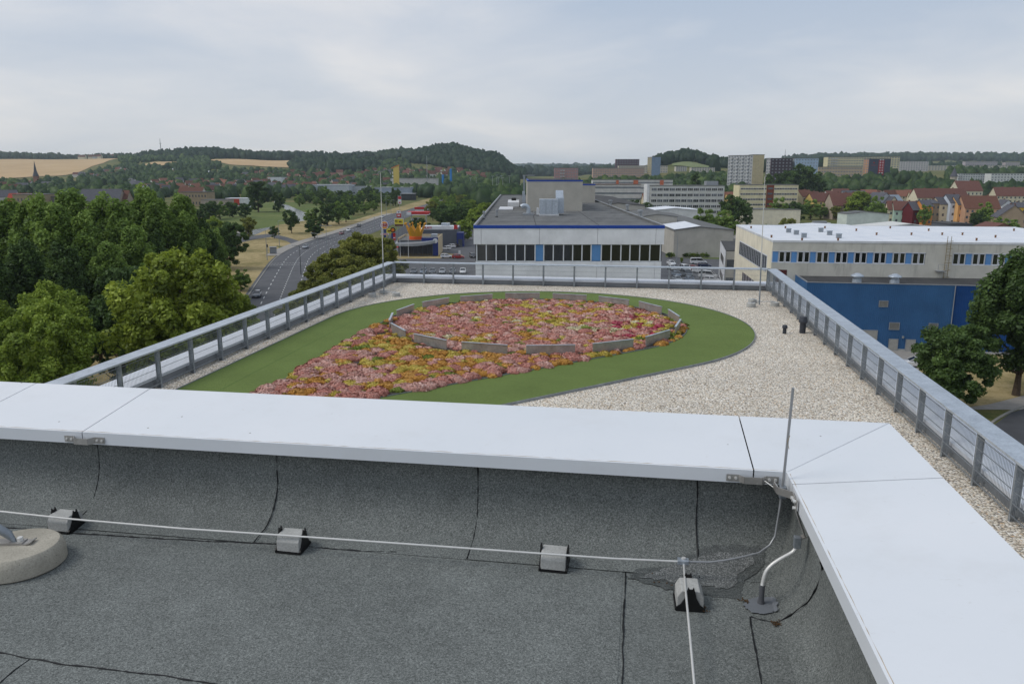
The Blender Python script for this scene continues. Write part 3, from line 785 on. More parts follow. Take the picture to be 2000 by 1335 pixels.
for i, (x, y, R, kind, a, hz_) in enumerate(own):
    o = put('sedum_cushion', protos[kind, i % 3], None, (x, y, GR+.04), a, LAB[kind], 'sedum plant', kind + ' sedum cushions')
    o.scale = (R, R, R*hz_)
lay = {}
cvs = {v: cush_mesh('s', 17*v+3, 270, None, .10) for v in range(4)}
for i, (x, y, R, kind, a, hz_) in enumerate(rest):
    V, F, T = cvs[i % 4]; ca, sa = math.cos(a), math.sin(a)
    W_ = np.c_[(V[:,0]*ca-V[:,1]*sa)*R+x, (V[:,0]*sa+V[:,1]*ca)*R+y, V[:,2]*R*hz_+GR+.04]
    q = lay.setdefault(kind, [[], [], [], 0]); q[0].append(W_); q[1].append(F+q[3]); q[2].append(np.clip(T+g.normal(0,.05), 0, 1)); q[3] += len(V)
names = {'pink': 'reddish pink', 'rose': 'pale dusty pink', 'orange': 'orange-brown', 'yellow': 'yellow', 'crimson': 'dark crimson', 'cream': 'whitish', 'green': 'green unflowered'}
for kind, q in lay.items():
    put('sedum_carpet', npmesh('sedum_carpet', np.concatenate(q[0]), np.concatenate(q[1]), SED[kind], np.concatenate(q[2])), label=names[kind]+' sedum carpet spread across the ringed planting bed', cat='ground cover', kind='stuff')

# ---------------------------------------------------------------- lightning protection and roof fittings
def mast(px, py, top, label):
    p = onz(px, py, GR); t = ony(top[0], top[1], p.y)
    r = thing('lightning_mast', label, 'lightning rod', p)
    h = t.z-GR; dx = t.x-p.x
    MB().tube([(0,0,.03), (dx*.3,0,h*.3)], .030, 8).build('lower_tube', M_GALVD, r, smooth=True)
    MB().tube([(dx*.3,0,h*.3), (dx*.7,0,h*.7), (dx,0,h)], [.022,.016,.010], 8).build('rod', M_WIRE, r, smooth=True)
    for k in range(3):
        a = math.radians(90+120*k+20); x, y = .62*math.cos(a), .62*math.sin(a)
        MB().tube([(0,0,.16), (x,y,.20)], .014, 6).build('strut', M_GALVD, r, smooth=True)
        f = MB().lathe([(.0,0),(.185,0),(.19,.02),(.19,.075),(.18,.085),(0,.085)], 20, (x,y,.0), False).build('concrete_foot', M_CONCG, r, smooth=True)
        MB().lathe([(.0,.087),(.18,.087),(.185,.105),(.185,.155),(.172,.168),(0,.168)], 20, (x,y,.0), False).build('concrete_disc', M_CONCG, f, smooth=True)
mast(750, 577, (743, 337), 'thin lightning mast on three concrete feet near the turf, beside the road-side railing')
mast(1483, 596, (1494, 345), 'thin lightning mast on three concrete feet near the blue hall side railing')
def vent(px, py, h, r, label):
    p = onz(px, py, GR); t = thing('vent_pipe', label, 'vent pipe', p); g_ = plain('dark_grey_pvc', (58,62,70), .5)
    MB().lathe([(r,0),(r,h*.62),(r*1.03,h*.63)], 20).build('pipe', g_, t, smooth=True)
    MB().lathe([(r*1.05,h*.60),(r*1.42,h*.66),(r*1.42,h*.82),(r*1.25,h*.86),(r*1.25,h*.95),(r*1.1,h),(0,h)], 20, (0,0,0)).build('cap', g_, t, smooth=True)
vent(1532, 651, .30, .065, 'short dark grey vent pipe with cap standing in the gravel')
vent(1567, 650, .58, .105, 'taller dark grey vent pipe with flared cap beside the railing')

wz = .085
def W3(px, py, z): return onz(px, py, UR+z)
clampP = W3(1334, 1096, wz)
cond = thing('lightning_conductor', 'bright aluminium lightning conductor wire running along the foot of the parapet', 'conductor wire', (clampP.x, clampP.y, UR))
wl = [W3(-260, 979, wz), W3(0, 998, wz), W3(140, 1013, wz), W3(350, 1031, wz), W3(572, 1046, wz), W3(830, 1064, wz), W3(1083, 1082, wz), W3(1200, 1090, wz), clampP]
wb(MB().tube(wl, .0042, 8), 'wire', M_WIRE, cond, cond, smooth=True)
rise = [clampP, W3(1385, 1097, wz), ony(1412, 1094, 2.99), ony(1445, 1088, 3.01), ony(1482, 1079, 3.04), ony(1503, 1064, 3.075), ony(1514, 1046, 3.09), ony(1518, 1020, 3.10), ony(1524, 985, 3.11)]
wb(MB().tube(rise, .0042, 8), 'wire', M_WIRED, cond, cond, smooth=True)
down = [clampP+Vector((.003,-.004,-.006)), W3(1339, 1150, wz), W3(1347, 1235, wz), W3(1356, 1335, wz), W3(1364, 1460, wz), W3(1372, 1700, wz)]
wb(MB().tube(down, .0042, 8), 'wire', M_WIRE, cond, cond, smooth=True)
cb = MB(); cb.box(-.022,.022,-.016,.016,-.009,.009)
cb.xf(Matrix.Translation(clampP+Vector((0,0,.002)))); q = wb(cb, 'cross_clamp', M_GALV, cond, cond, bevel=.002)
wb(MB().lathe([(0,0),(.009,0),(.009,.006),(0,.006)], 6, tuple(clampP+Vector((.002,.002,.011))), False), 'bolt', M_WIRE, q, cond)
# air terminal at the corner
rb = ony(1522, 1000, 3.115); rt = ony(1549, 757, 3.10)
rod = thing('lightning_rod', 'short upright grey lightning rod clamped to the parapet corner', 'lightning rod', (rb.x, rb.y, UR))
wb(MB().tube([rb, ony(1531, 930, 3.112), rt], .0055, 10), 'rod', M_WIRED, rod, rod, smooth=True)
cl = ony(1529, 958, 3.112)
wb(MB().box(cl.x-.014, cl.x+.014, cl.y-.014, cl.y+.014, cl.z-.03, cl.z+.02), 'clamp', M_GALVD, rod, rod, bevel=.003)
wb(MB().tube([ony(1543, 850, 3.09), ony(1538, 862, 3.08), ony(1541, 876, 3.09)], .0012, 4), 'binding_wire', twig_m, rod, rod)
wb(MB().tube([ony(1493, 938, 3.17), ony(1512, 952, 3.14), ony(1530, 963, 3.10)], .0018, 5), 'tie_wire', M_WIRE, rod, rod)
# conductor holders: concrete blocks in black cradles
def holder(px, py, label, turn=0.0):
    p = onz(px, py, UR); t = thing('conductor_holder', label, 'wire holder', (p.x, p.y, UR+.002), turn, 'concrete wire holders on the roof')
    pr = [(-.050,.008),(.050,.008),(.050,.052),(.034,.079),(-.034,.079),(-.050,.052)]
    MB().extr(pr, 'x', -.052, .052).build('concrete_block', M_CONCG, t, bevel=.003)
    c = MB()
    for s in (-1, 1):
        pf = [(-.054,0),(.054,0),(.054,.013),(.036,.027),(.022,.052),(.014,.084),(.010,.099),(.005,.089),(-.005,.089),(-.010,.099),(-.014,.084),(-.022,.052),(-.036,.027),(-.054,.013)]
        c.extr(pf, 'x', s*.0535 if s > 0 else -.0595, .0595 if s > 0 else -.0535)
    c.box(-.0535, .0535, -.056, .056, 0, .0065)
    bm_fix(c.build('plastic_cradle', M_BLACKP, t))
    return t
for px, py in ((130, 1032), (573, 1071), (1083, 1106)):
    holder(px, py, {130: 'concrete wire holder close to the round concrete foot', 573: 'concrete wire holder second from the round concrete foot', 1083: 'concrete wire holder next to the cross clamp, on the parapet line'}[px], math.radians(-2))
h4 = holder(1345, 1178, 'concrete wire holder turned across, on the wire leading away from the parapet', math.radians(92))
# bonding pipe rising through a sealed collar
p0 = onz(1486, 1180, UR); pp = thing('bonding_pipe', 'bent pale grey bonding pipe rising from a sealed collar to the coping', 'pipe', (p0.x, p0.y, UR))
wb(MB().lathe([(.014,.008),(.0115,.016),(.0105,.03),(.0102,.080),(.0095,.082),(.0,.082)], 14, (p0.x,p0.y,UR), False), 'rubber_sleeve', plain('grey_rubber', (86,88,92), .7), pp, pp, smooth=True)
path = [p0+Vector((0,0,.08)), ony(1490, 1136, p0.y+.004), ony(1496, 1116, p0.y+.010), ony(1508, 1102, p0.y+.018), ony(1526, 1090, p0.y+.028), ony(1546, 1079, p0.y+.04), ony(1554, 1070, p0.y+.045), ony(1557, 1058, p0.y+.05)]
fine_p = []
for i in range(len(path)-1):
    a, b, c_, d_ = path[max(i-1,0)], path[i], path[i+1], path[min(i+2,len(path)-1)]
    for k in range(4):
        t = k/4; fine_p.append(.5*((2*b)+(c_-a)*t+(2*a-5*b+4*c_-d_)*t*t+(3*b-a-3*c_+d_)*t**3))
fine_p.append(path[-1])
wb(MB().tube(fine_p, .0075, 10), 'pipe', M_WIRE, pp, pp, smooth=True)
e0 = path[-1]; wb(MB().box(e0.x-.013, e0.x+.013, e0.y-.013, e0.y+.013, e0.z-.022, e0.z+.024), 'clamp', M_GALVD, pp, pp, bevel=.003)
lk = MB(); e1 = Vector((UX-.006, e0.y+.03, ZI-.028)); lk.bar(e0+Vector((.008,.006,.014)), (e0.x+.03, e0.y+.02, e0.z+.018), .022, .004); lk.bar((e0.x+.03, e0.y+.02, e0.z+.018), e1+Vector((-.004,0,-.02)), .022, .004); lk.bar(e1+Vector((-.003,0,-.024)), e1+Vector((-.003,0,.024)), .022, .004, (1,0,0))
wb(lk, 'strap', M_STEEL, pp, pp)
for zz in (-.012, .014): wb(MB().tube([e1+Vector((-.005,0,zz)), e1+Vector((-.016,0,zz))], .0065, 6), 'bolt', M_WIRE, pp, pp)
# round concrete foot of a mast standing just outside the picture
DC = Vector((-2.535, 2.672, UR+.003))
ft = thing('round_ballast', 'large round beige concrete mast foot with a steel bracket, by the wire', 'ballast', DC)
MB().lathe([(0,0),(.172,0),(.178,.006),(.176,.050),(.168,.076),(.156,.088),(.09,.094),(0,.094)], 48, (0,0,0), False).build('concrete_disc', M_CONC, ft, smooth=True)
b = MB(); b.bar((-.09,-.015,.0965), (.045,.012,.0965), .05, .005); b.bar((.045,.012,.0965), (.066,.016,.105), .05, .004); b.bar((-.09,-.015,.102), (.03,.009,.102), .046, .005)
b.build('bracket_plate', M_STEEL, ft)
MB().lathe([(0,.10),(.0125,.10),(.0125,.118),(.0105,.121),(0,.121)], 6, (.012,.006,0), False).build('bolt', M_WIRE, ft)
MB().tube([(-.005,-.002,.10), (-.03,-.005,.135), (-.10,-.02,.185), (-.30,-.06,.35)], [.008,.018,.020,.020], 12).build('mast_leg', M_GALVD, ft, smooth=True)
# ---------------------------------------------------------------- the land: one sheet out to the horizon
COLS = [(-1600, [(500,0),(800,0),(1400,6),(1900,18),(2600,52),(3300,80),(4500,80),(9500,60)]),
        (0,    [(500,0),(800,0),(1400,5),(1900,16),(2400,44),(2950,70),(3300,86),(4500,70),(9500,60)]),
        (150,  [(500,0),(800,0),(1400,7),(1900,20),(2400,46),(2950,71),(3250,78),(4500,60),(9500,60)]),
        (250,  [(500,0),(800,0),(1100,3),(1500,14),(1900,31),(2200,56),(2900,74),(3300,80),(4500,60),(9500,60)]),
        (400,  [(500,0),(800,0),(1100,3),(1500,14),(1900,33),(2250,60),(2600,82),(3200,84),(4500,60),(9500,60)]),
        (560,  [(500,0),(800,0),(1100,4),(1500,16),(1900,34),(2250,56),(2600,68),(3200,62),(4500,60),(9500,60)]),
        (700,  [(500,0),(800,0),(1100,4),(1500,18),(1900,36),(2250,56),(2700,66),(3200,60),(4500,50),(9500,60)]),
        (790,  [(500,0),(900,0),(1300,10),(1700,28),(2000,52),(2300,70),(2700,66),(4500,40),(9500,60)]),
        (880,  [(500,0),(900,0),(1300,8),(1700,24),(2000,62),(2300,92),(2800,60),(4500,20),(9500,110)]),
        (960,  [(500,0),(900,0),(1300,6),(1700,16),(1950,44),(2200,64),(2600,38),(4500,15),(9500,125)]),
        (1016, [(500,0),(900,0),(1300,5),(1700,9),(2100,18),(2600,10),(4500,20),(7500,70),(9500,125)]),
        (1100, [(500,0),(700,1),(1000,7),(1200,14),(1600,14),(3000,12),(4500,25),(7500,75),(9500,120)]),
        (1200, [(500,0),(700,3),(1000,15),(1250,23),(1600,24),(3000,20),(4500,28),(7500,68),(9500,100)]),
        (1280, [(500,0),(700,4),(1000,15),(1300,29),(1700,46),(2100,30),(4500,30),(9500,80)]),
        (1340, [(500,0),(700,4),(1000,15),(1300,31),(1500,45),(1720,56),(2100,36),(4500,40),(9500,80)]),
        (1410, [(500,0),(700,6),(1000,17),(1300,30),(1700,40),(2100,36),(4500,50),(9500,80)]),
        (1480, [(500,0),(760,9),(1000,17),(1300,27),(1700,32),(2500,36),(3600,60),(4500,60),(9500,80)]),
        (1600, [(500,0),(760,9),(1000,20),(1400,28),(2500,36),(3600,82),(4500,70),(9500,80)]),
        (1750, [(500,0),(700,5),(1000,20),(1400,28),(2500,36),(3600,84),(4500,70),(9500,80)]),
        (2000, [(500,0),(700,4),(1000,18),(1400,27),(2500,34),(3600,84),(4500,70),(9500,80)]),
        (3600, [(500,0),(700,4),(1000,18),(1400,27),(2500,34),(3600,80),(4500,70),(9500,80)])]
_DG = np.concatenate([np.arange(0, 2000, 25), np.arange(2000, 9600, 50)])
_TAB = np.array([np.interp(_DG, [0]+[p[0] for p in c], [0]+[p[1] for p in c]) for _, c in COLS])
for _ in range(3):                                              # soften the breaks of slope
    _TAB[:,1:-1] = .25*_TAB[:,:-2] + .5*_TAB[:,1:-1] + .25*_TAB[:,2:]
_PX = np.array([c[0] for c in COLS], float)
def terr(px, f):
    f = max(0.0, min(9500.0, f)); a = np.clip(np.searchsorted(_PX, px)-1, 0, len(_PX)-2)
    t = float(np.clip((px-_PX[a])/(_PX[a+1]-_PX[a]), 0, 1)); t = t*t*(3-2*t)
    z0 = np.interp(f, _DG, _TAB[a]); z1 = np.interp(f, _DG, _TAB[a+1])
    z = z0+(z1-z0)*t
    if f > 900: z += min(1, (f-900)/900)*2.0*math.sin(f*.011+px*.017)*math.sin(px*.023-f*.004)
    return z
def terr_xy(x, y):
    r, f = x*CYW + y*SYW, -x*SYW + y*CYW
    if f < 480: return 0.0
    return terr(CX + r/f*HR, f)
def ground_mesh():
    pxs = np.concatenate([np.arange(-1600, 0, 100), np.arange(0, 2000, 14), np.arange(2000, 3601, 100)])
    fs = np.concatenate([[40, 150, 300, 450], np.arange(500, 2600, 40), np.arange(2600, 5000, 120), np.arange(5000, 9600, 500)])
    V = []
    for f in fs:
        for p in pxs:
            x, y = col(p, f); V.append((x, y, terr(p, f)))
    n = len(pxs); F = [(i*n+k, i*n+k+1, (i+1)*n+k+1, (i+1)*n+k) for i in range(len(fs)-1) for k in range(n-1)]
    o = len(V)
    # the strip behind the near edge, so that the ground runs on under the building
    x0, y0 = col(-1600, 40); x1, y1 = col(3600, 40)
    V += [(x0-60, y0-300, 0), (x1+60, y1-300, 0)]
    V += [(-900, -300, 0), (900, -300, 0), (-900, 60, 0), (900, 60, 0)]
    F.append((o+2, o+3, o+5, o+4))
    me = npmesh('ground', np.array(V), np.array(F)[:, [0,1,2,3]], M_GRD, None, True); return me
put('ground', ground_mesh(), kind='structure')
def sheet(name, mat, lo, hi, lift=.35, n=30, m=10, **k):
    """a field: lo and hi are lists of (px, forward distance) for its near and far edges"""
    V = []; a, b = lo[0][0], lo[-1][0]
    for j in range(m+1):
        for i in range(n+1):
            p = a+(b-a)*i/n; f0 = np.interp(p, [q[0] for q in lo], [q[1] for q in lo]); f1 = np.interp(p, [q[0] for q in hi], [q[1] for q in hi])
            f = f0+(f1-f0)*j/m; x, y = col(p, f); V.append((x, y, terr(p, f)+lift))
    F = [(j*(n+1)+i, j*(n+1)+i+1, (j+1)*(n+1)+i+1, (j+1)*(n+1)+i) for j in range(m) for i in range(n)]
    return put(name, npmesh(name, np.array(V), np.array(F), mat, None, True), kind='structure', **k)
sheet('wheat_field', M_WHEAT, [(-500,1800),(60,1800),(110,1860),(160,2040),(200,2350),(240,2860)], [(-500,2980),(140,2960),(240,2930)], 1.2, 60, 24)
sheet('pasture', M_PASTURE, [(100,2990),(152,2990)], [(100,3160),(152,3160)], 1.5)
sheet('wheat_field', M_WHEAT, [(272,2040),(300,1960),(346,2000)], [(272,2050),(300,2150),(350,2150)], 1.2)
sheet('wheat_field', M_WHEAT, [(412,2240),(450,2080),(520,1960),(600,1900)], [(412,2260),(470,2290),(600,2330)], 1.2, 40, 16)
sheet('wheat_field', M_WHEAT, [(600,1930),(628,2150),(690,2260),(736,2060)], [(600,2330),(640,2335),(690,2350),(736,2380)], 1.2, 40, 16)
sheet('pasture', M_PASTURE, [(1312,1440),(1350,1350),(1404,1400)], [(1312,1560),(1345,1530),(1404,1440)], 1.0, 30, 14)
sheet('wheat_field', M_WHEAT, [(1000,8100),(1060,7800),(1100,8400)], [(1000,8700),(1060,8600),(1100,8700)], 4)

# ---------------------------------------------------------------- near ground: verges, road, river, yards
def flat(name, pts, z, mat, **k):
    P = [onz(a, b, 0) for a, b in pts]; P2 = [(p.x, p.y) for p in P]
    A = sum(P2[i][0]*P2[(i+1)%len(P2)][1]-P2[(i+1)%len(P2)][0]*P2[i][1] for i in range(len(P2)))
    if A < 0: P2.reverse()
    from mathutils.geometry import tessellate_polygon
    T = tessellate_polygon([[Vector((x, y, 0)) for x, y in P2]])
    me = bpy.data.meshes.new(name); me.from_pydata([(x, y, z) for x, y in P2], [], [tuple(t) for t in T]); me.materials.append(mat)
    b = bmesh.new(); b.from_mesh(me); bmesh.ops.recalc_face_normals(b, faces=b.faces); b.to_mesh(me); b.free()
    return put(name, me, kind='structure', **k)
flat('green_bank', [(380,470),(470,440),(560,455),(600,440),(680,432),(690,420),(640,402),(600,396),(545,392),(480,395),(420,425),(300,470)], .02, M_BANK)
flat('river', [(420,470),(500,458),(560,450),(602,440),(606,428),(598,416),(580,408),(560,400),(540,398),(556,408),(574,420),(578,430),(560,438),(500,448),(430,458)], .03, M_WATER)
# the main road: left edge from the photograph, constant width
edge = [onz(*q) for q in [(440,655),(470,600),(497,560),(519,530),(533,505),(552,491),(575,480),(604,470),(640,461),(668,452),(703,440),(744,424),(800,409),(850,394),(900,380),(935,371)]]
def resample(P, step):
    out = [P[0]]
    for a, b in zip(P[:-1], P[1:]):
        n = max(1, int((b-a).length/step))
        for i in range(1, n+1): out.append(a.lerp(b, i/n))
    return out
def smooth(P, it=3):
    P = [p.copy() for p in P]
    for _ in range(it): P = [P[0]] + [(P[i-1]+2*P[i]+P[i+1])/4 for i in range(1, len(P)-1)] + [P[-1]]
    return P
edge = smooth(resample(edge, 8), 14)
def offs(P, d):
    out = []
    for i, p in enumerate(P):
        t = (P[min(i+1,len(P)-1)]-P[max(i-1,0)]).normalized(); out.append(p + Vector((t.y, -t.x, 0))*d)
    return out
def ribbon(name, P, d0, d1, z, mat, z1=None, parent=None, **k):
    A, B = offs(P, d0), offs(P, d1); m = MB()
    m.add([(p.x,p.y,z) for p in A]+[(p.x,p.y,z if z1 is None else z1) for p in B], [(i, i+len(A), i+1+len(A), i+1) for i in range(len(A)-1)])
    return bm_fix(m.build(name, mat, parent, **k))
RW = 17.0
flat('dry_verge', [(395,700),(430,600),(418,540),(408,505),(480,470),(535,478),(560,492),(530,540),(505,575),(460,660)], .035, M_DRY)
flat('dry_verge', [(470,472),(540,440),(600,430),(640,432),(640,462),(575,482),(540,480)], .0365, M_DRY)
flat('dry_verge', [(640,432),(690,430),(745,414),(800,398),(850,384),(862,388),(800,411),(745,426),(700,443),(640,462)], .038, M_DRY)
flat('dry_verge', [(150,790),(260,770),(300,700),(200,660),(80,700)], .03, M_DRY)
ribbon('road', edge, -1.0, RW, .05, M_ASPH, kind='structure')
ribbon('pavement', edge[14:46], -4.6, -.2, .16, M_PAVE, kind='structure')
kb = MB()
K0, K1 = offs(edge, -.30), offs(edge, -.0)
rings = [[(a.x,a.y,0),(b.x,b.y,0),(b.x,b.y,.17),(a.x,a.y,.17)] for a, b in zip(K0, K1)]
bm_fix(kb.loft(rings).build('kerb', M_KERB, kind='structure'))
# lane markings: dashes along the road
dash = plain('worn_road_paint', (188,189,188), .7, 0, .15, 2)
cum = [0]
for a, b in zip(edge[:-1], edge[1:]): cum.append(cum[-1]+(b-a).length)
def along(s, d):
    i = min(len(edge)-2, max(0, int(np.searchsorted(cum, s)-1))); t = (s-cum[i])/(cum[i+1]-cum[i]); p = edge[i].lerp(edge[i+1], t)
    u = (edge[i+1]-edge[i]).normalized(); return p + Vector((u.y,-u.x,0))*d, u
marks = MB()
for d, on, off in ((3.6, 3.2, 4.2), (7.3, 1.6, 1.9), (10.9, 3.2, 4.2), (14.0, 3, 4.2)):
    s = 4
    while s < cum[-1]-20:
        a, u = along(s, d); b, _ = along(s+on, d); w = Vector((u.y,-u.x,0))*.11
        marks.add([(*(a-w).xy,.056), (*(a+w).xy,.056), (*(b+w).xy,.056), (*(b-w).xy,.056)], [(0,1,2,3)]); s += on+off
for s0 in (108, 112.5):                              # the pedestrian crossing's edge lines
    for d in np.arange(.4, 16, .9):
        a, u = along(s0, d); w = Vector((u.y,-u.x,0))*.3; b = a+u*.35
        marks.add([(*(a-w).xy,.056), (*(a+w).xy,.056), (*(b+w).xy,.056), (*(b-w).xy,.056)], [(0,1,2,3)])
marks.build('lane_marking', dash, kind='structure')
# side street from the junction
flat('side_street', [(560,545),(600,520),(650,500),(700,484),(745,470),(790,440),(808,425),(822,425),(815,445),(775,480),(745,520),(700,560),(640,600),(560,620)], .046, M_ASPHD)
flat('bridge_road', [(380,470),(440,470),(470,464),(505,459),(530,456),(560,463),(585,471),(596,475),(576,480),(560,471),(530,463),(500,467),(470,474),(440,478),(380,480)], .044, M_ASPH)
# yards right of the road
flat('parking_lot', [(700,600),(745,520),(770,480),(800,455),(870,440),(925,436),(935,470),(1320,470),(1450,500),(1450,575),(1200,640),(900,640)], .042, M_ASPH)
flat('yard', [(1320,470),(1700,430),(2100,440),(2300,500),(2300,800),(1500,800),(1450,575),(1450,500)], .040, M_PAVE)
flat('planting_strip', [(1300,492),(1300,502),(1440,508),(1440,494)], .05, M_BANK)
flat('planting_strip', [(716,500),(760,506),(880,504),(905,498),(868,494),(800,498),(770,495)], .05, M_DRY)
flat('dry_verge', [(1780,860),(1860,800),(1930,790),(2010,770),(2060,760),(2060,700),(1900,690),(1800,720),(1700,790)], .05, M_DRY)
dw = flat('driveway', [(1905,900),(1930,838),(1975,806),(2060,780),(2300,760),(2300,1000),(1960,960)], .055, M_ASPHD)
kp = smooth(resample([onz(*q) for q in [(1890,900),(1922,842),(1950,818),(1985,800),(2060,776)]], 1.2), 4)
rg = [[(a.x,a.y,0),(b.x,b.y,0),(b.x,b.y,.14),(a.x,a.y,.14)] for a, b in zip(offs(kp,-.3), offs(kp,0))]
bm_fix(MB().loft(rg).build('kerb', M_KERB, kind='structure'))
# the river bridge
br = thing('road_bridge', 'low grey concrete bridge over the river behind the dark bushes', 'bridge', tuple(onz(430,462)))
wb_ = lambda mb, n, m_, par: mb.build(n, m_, par, loc=(-Vector(par.location)))
a, b = onz(372,466), onz(482,458)
wb_(MB().bar(a+Vector((0,0,.55)), b+Vector((0,0,.55)), 9, 1.5), 'deck', M_PAVE, br)
d = (b-a).normalized(); nrm = Vector((-d.y, d.x, 0))
for s in (-4.3, 4.3):
    rl = MB(); rl.bar(a+nrm*s+Vector((0,0,2.5)), b+nrm*s+Vector((0,0,2.5)), .08, .08)
    for i in range(13): q = a.lerp(b, i/12)+nrm*s; rl.bar(q+Vector((0,0,1.4)), q+Vector((0,0,2.5)), .07, .07)
    wb_(rl, 'parapet_rail', M_GALVD, br)
# ---------------------------------------------------------------- trees
def quads(P, nrm, size, g, asp=1.5):
    n = len(P); t = np.cross(nrm, g.normal(0,1,(n,3))); t /= np.linalg.norm(t,axis=1)[:,None]+1e-9; b = np.cross(nrm, t)
    s = (size*(.55+.9*g.random(n)))[:,None]
    return np.stack([P-t*s*.5*asp, P+b*s*.42, P+t*s*.5*asp, P-b*s*.42], 1).reshape(-1,3)
def tree_meshes(seed, h, cw, base, ncl, per, leaf, mat, top=1.0, squat=.75, kind='round', rc=.26):
    """trunk + limbs, and a crown of leaf-sized faces gathered in clumps spread through the crown"""
    g = np.random.default_rng(seed); ch = h-base; cz = base+ch*.5
    dirs = g.normal(0,1,(7,3)); dirs /= np.linalg.norm(dirs,axis=1)[:,None]; amp = g.uniform(-.25,.14,7)
    C = []
    while len(C) < ncl:
        d = g.normal(0,1,3); d /= np.linalg.norm(d); r = g.random()**.42
        if d[2] < -.5 and g.random() < .5: continue
        k = 1+sum(a*max(0, d@q)**3 for a, q in zip(amp, dirs))
        p = d*r*k
        u = (p[2]+1)/2
        if kind == 'poplar': wz_ = (math.sin(min(1,max(0,u))*math.pi)**.55)
        elif kind == 'egg': wz_ = (1.05-.55*u) if u > .25 else .55+1.4*u
        else: wz_ = 1.0
        C.append((p[0]*cw*wz_, p[1]*cw*wz_, cz+p[2]*ch*.5))
    C = np.array(C); outw = C-np.array([0,0,cz-ch*.1]); dist = np.linalg.norm(outw/np.array([cw,cw,ch*.5]), axis=1)
    R = rc*cw*g.uniform(.55,1.15,ncl)
    P, NN, T = [], [], []
    for i in range(ncl):
        m = int(per*g.uniform(.7,1.3)); d = g.normal(0,1,(m,3)); d /= np.linalg.norm(d,axis=1)[:,None]
        rr = g.random(m)**.45; q = C[i]+d*(rr*R[i])[:,None]*np.array([1,1,squat])
        # leaves of one clump turn to the clump's outside and to the light
        nr = d*.55+np.array([0,0,.5])+g.normal(0,.62,(m,3)); nr /= np.linalg.norm(nr,axis=1)[:,None]
        P.append(q); NN.append(nr); T.append(np.clip(.47+g.normal(0,.13)+g.normal(0,.14,m), 0, 1))
    P = np.concatenate(P); NN = np.concatenate(NN); T = np.concatenate(T); n = len(P)
    crown = npmesh('crown', quads(P, NN, leaf, g), np.arange(4*n).reshape(n,4), mat, np.repeat(T,4))
    tk = MB(); r0 = h*.018+.05; bend = g.normal(0,.03*h,2)
    tp = [(bend[0]*t*t, bend[1]*t*t, t*(base+ch*.72)) for t in np.linspace(0,1,8)]
    tk.tube(tp, [r0*(1.25 if i == 0 else 1-.11*i) for i in range(8)], 9)
    for j in g.choice(ncl, min(ncl, 16), replace=False):
        t0 = g.uniform(.35,.95); s = Vector((bend[0]*t0*t0, bend[1]*t0*t0, t0*(base+ch*.72))); e = Vector(C[j])
        if e.z < s.z: s = Vector((bend[0]*.1, bend[1]*.1, max(base*.7, e.z-.25*h)))
        md = s.lerp(e, .5)+Vector((0,0,-.03*h)); tk.tube([s, md, e], [r0*.42, r0*.26, r0*.08], 6)
    return tk.mesh('trunk', M_BARK, True), crown
def tree(tm, name, label, x, y, z=0, sc=1.0, rz=0, group=None, cat='tree'):
    t = thing(name, label, cat, (x, y, z), rz, group)
    t.scale = sc if isinstance(sc, tuple) else (sc, sc, sc)
    put('trunk', tm[0], t); put('crown', tm[1], t); return t
def ctop(px, py, f):                    # plan position and height for a crown top seen at a pixel
    p = atf(px, py, f); return p.x, p.y, p.z
tr = random.Random(3)
T_TALL = [tree_meshes(100+i, 24, 5.8, 3.0, 120, 330, .40, LF_DARK if i == 2 else LF_MID, squat=1.35, kind='egg', rc=.23) for i in range(3)]
T_LIME = [tree_meshes(120+i, 16, 6.4, 1.6, 150, 300, .30, m_, squat=.95, rc=.19) for i, m_ in enumerate((LF_LIME, LF_BRIGHT))]
T_DARK = [tree_meshes(140+i, 16, 6.0, 1.2, 110, 300, .36, LF_DARK, rc=.22) for i in range(2)]
T_OLIVE = [tree_meshes(160+i, 13, 5.2, .8, 100, 300, .32, LF_OLIVE, rc=.22) for i in range(2)]
def by_top(protos, k, H, px, py, f, wide=1.0, name='broadleaf_tree', label='', group=None):
    x, y, z = ctop(px, py, f); zg = terr_xy(x, y); s = (z-zg)/H
    return tree(protos[k], name, label, x, y, zg, (s*wide, s*wide, s), tr.uniform(0,6.28), group)
# tall wood left of the road
for i, (px, py, f, w_, k) in enumerate([(18,386,150,1.0,0),(50,394,146,1.0,1),(75,388,142,.95,1),(132,368,152,1.05,0),(190,386,150,1.0,1),(232,388,146,.95,0),(285,368,166,1.0,1),(348,377,172,1.05,0),(395,430,176,.9,2),(310,386,160,.95,0),(365,420,160,.95,1),(160,420,140,1.0,1),(100,394,140,1.0,0),(420,450,190,.9,1),(255,440,134,1.0,0),
        (-45,400,150,1.1,1),(-110,395,150,1.1,0),(45,470,124,1.1,2),(120,476,122,1.15,2),(205,470,126,1.0,0),(-20,500,118,1.15,2),(300,452,150,.95,2)]):
    by_top(T_TALL, k, 24, px, py, f, w_*1.02, 'tall_tree', 'tall green broadleaf tree in the dense wood beside the building', 'tall trees of the dense wood')
for px, py, f, k in [(262,506,116,0),(185,580,112,1),(430,500,205,1),(415,470,235,0),(225,560,100,1),(385,520,150,1)]:
    by_top(T_DARK, k, 16, px, py, f, .92, 'dark_tree', 'dark lower tree at the edge of the dense wood', 'dark trees at the edge of the wood')
by_top(T_LIME, 0, 16, 335, 484, 92, 1.0, 'yellow_green_tree', 'large yellow-green tree in front of the dark wood, beside the railing')
by_top(T_LIME, 0, 16, 428, 560, 96, .9, 'yellow_green_tree', 'smaller yellow-green tree between the large one and the road')
by_top(T_LIME, 1, 16, 78, 590, 84, .92, 'fresh_green_tree', 'bright green round tree standing low in front of the wood')
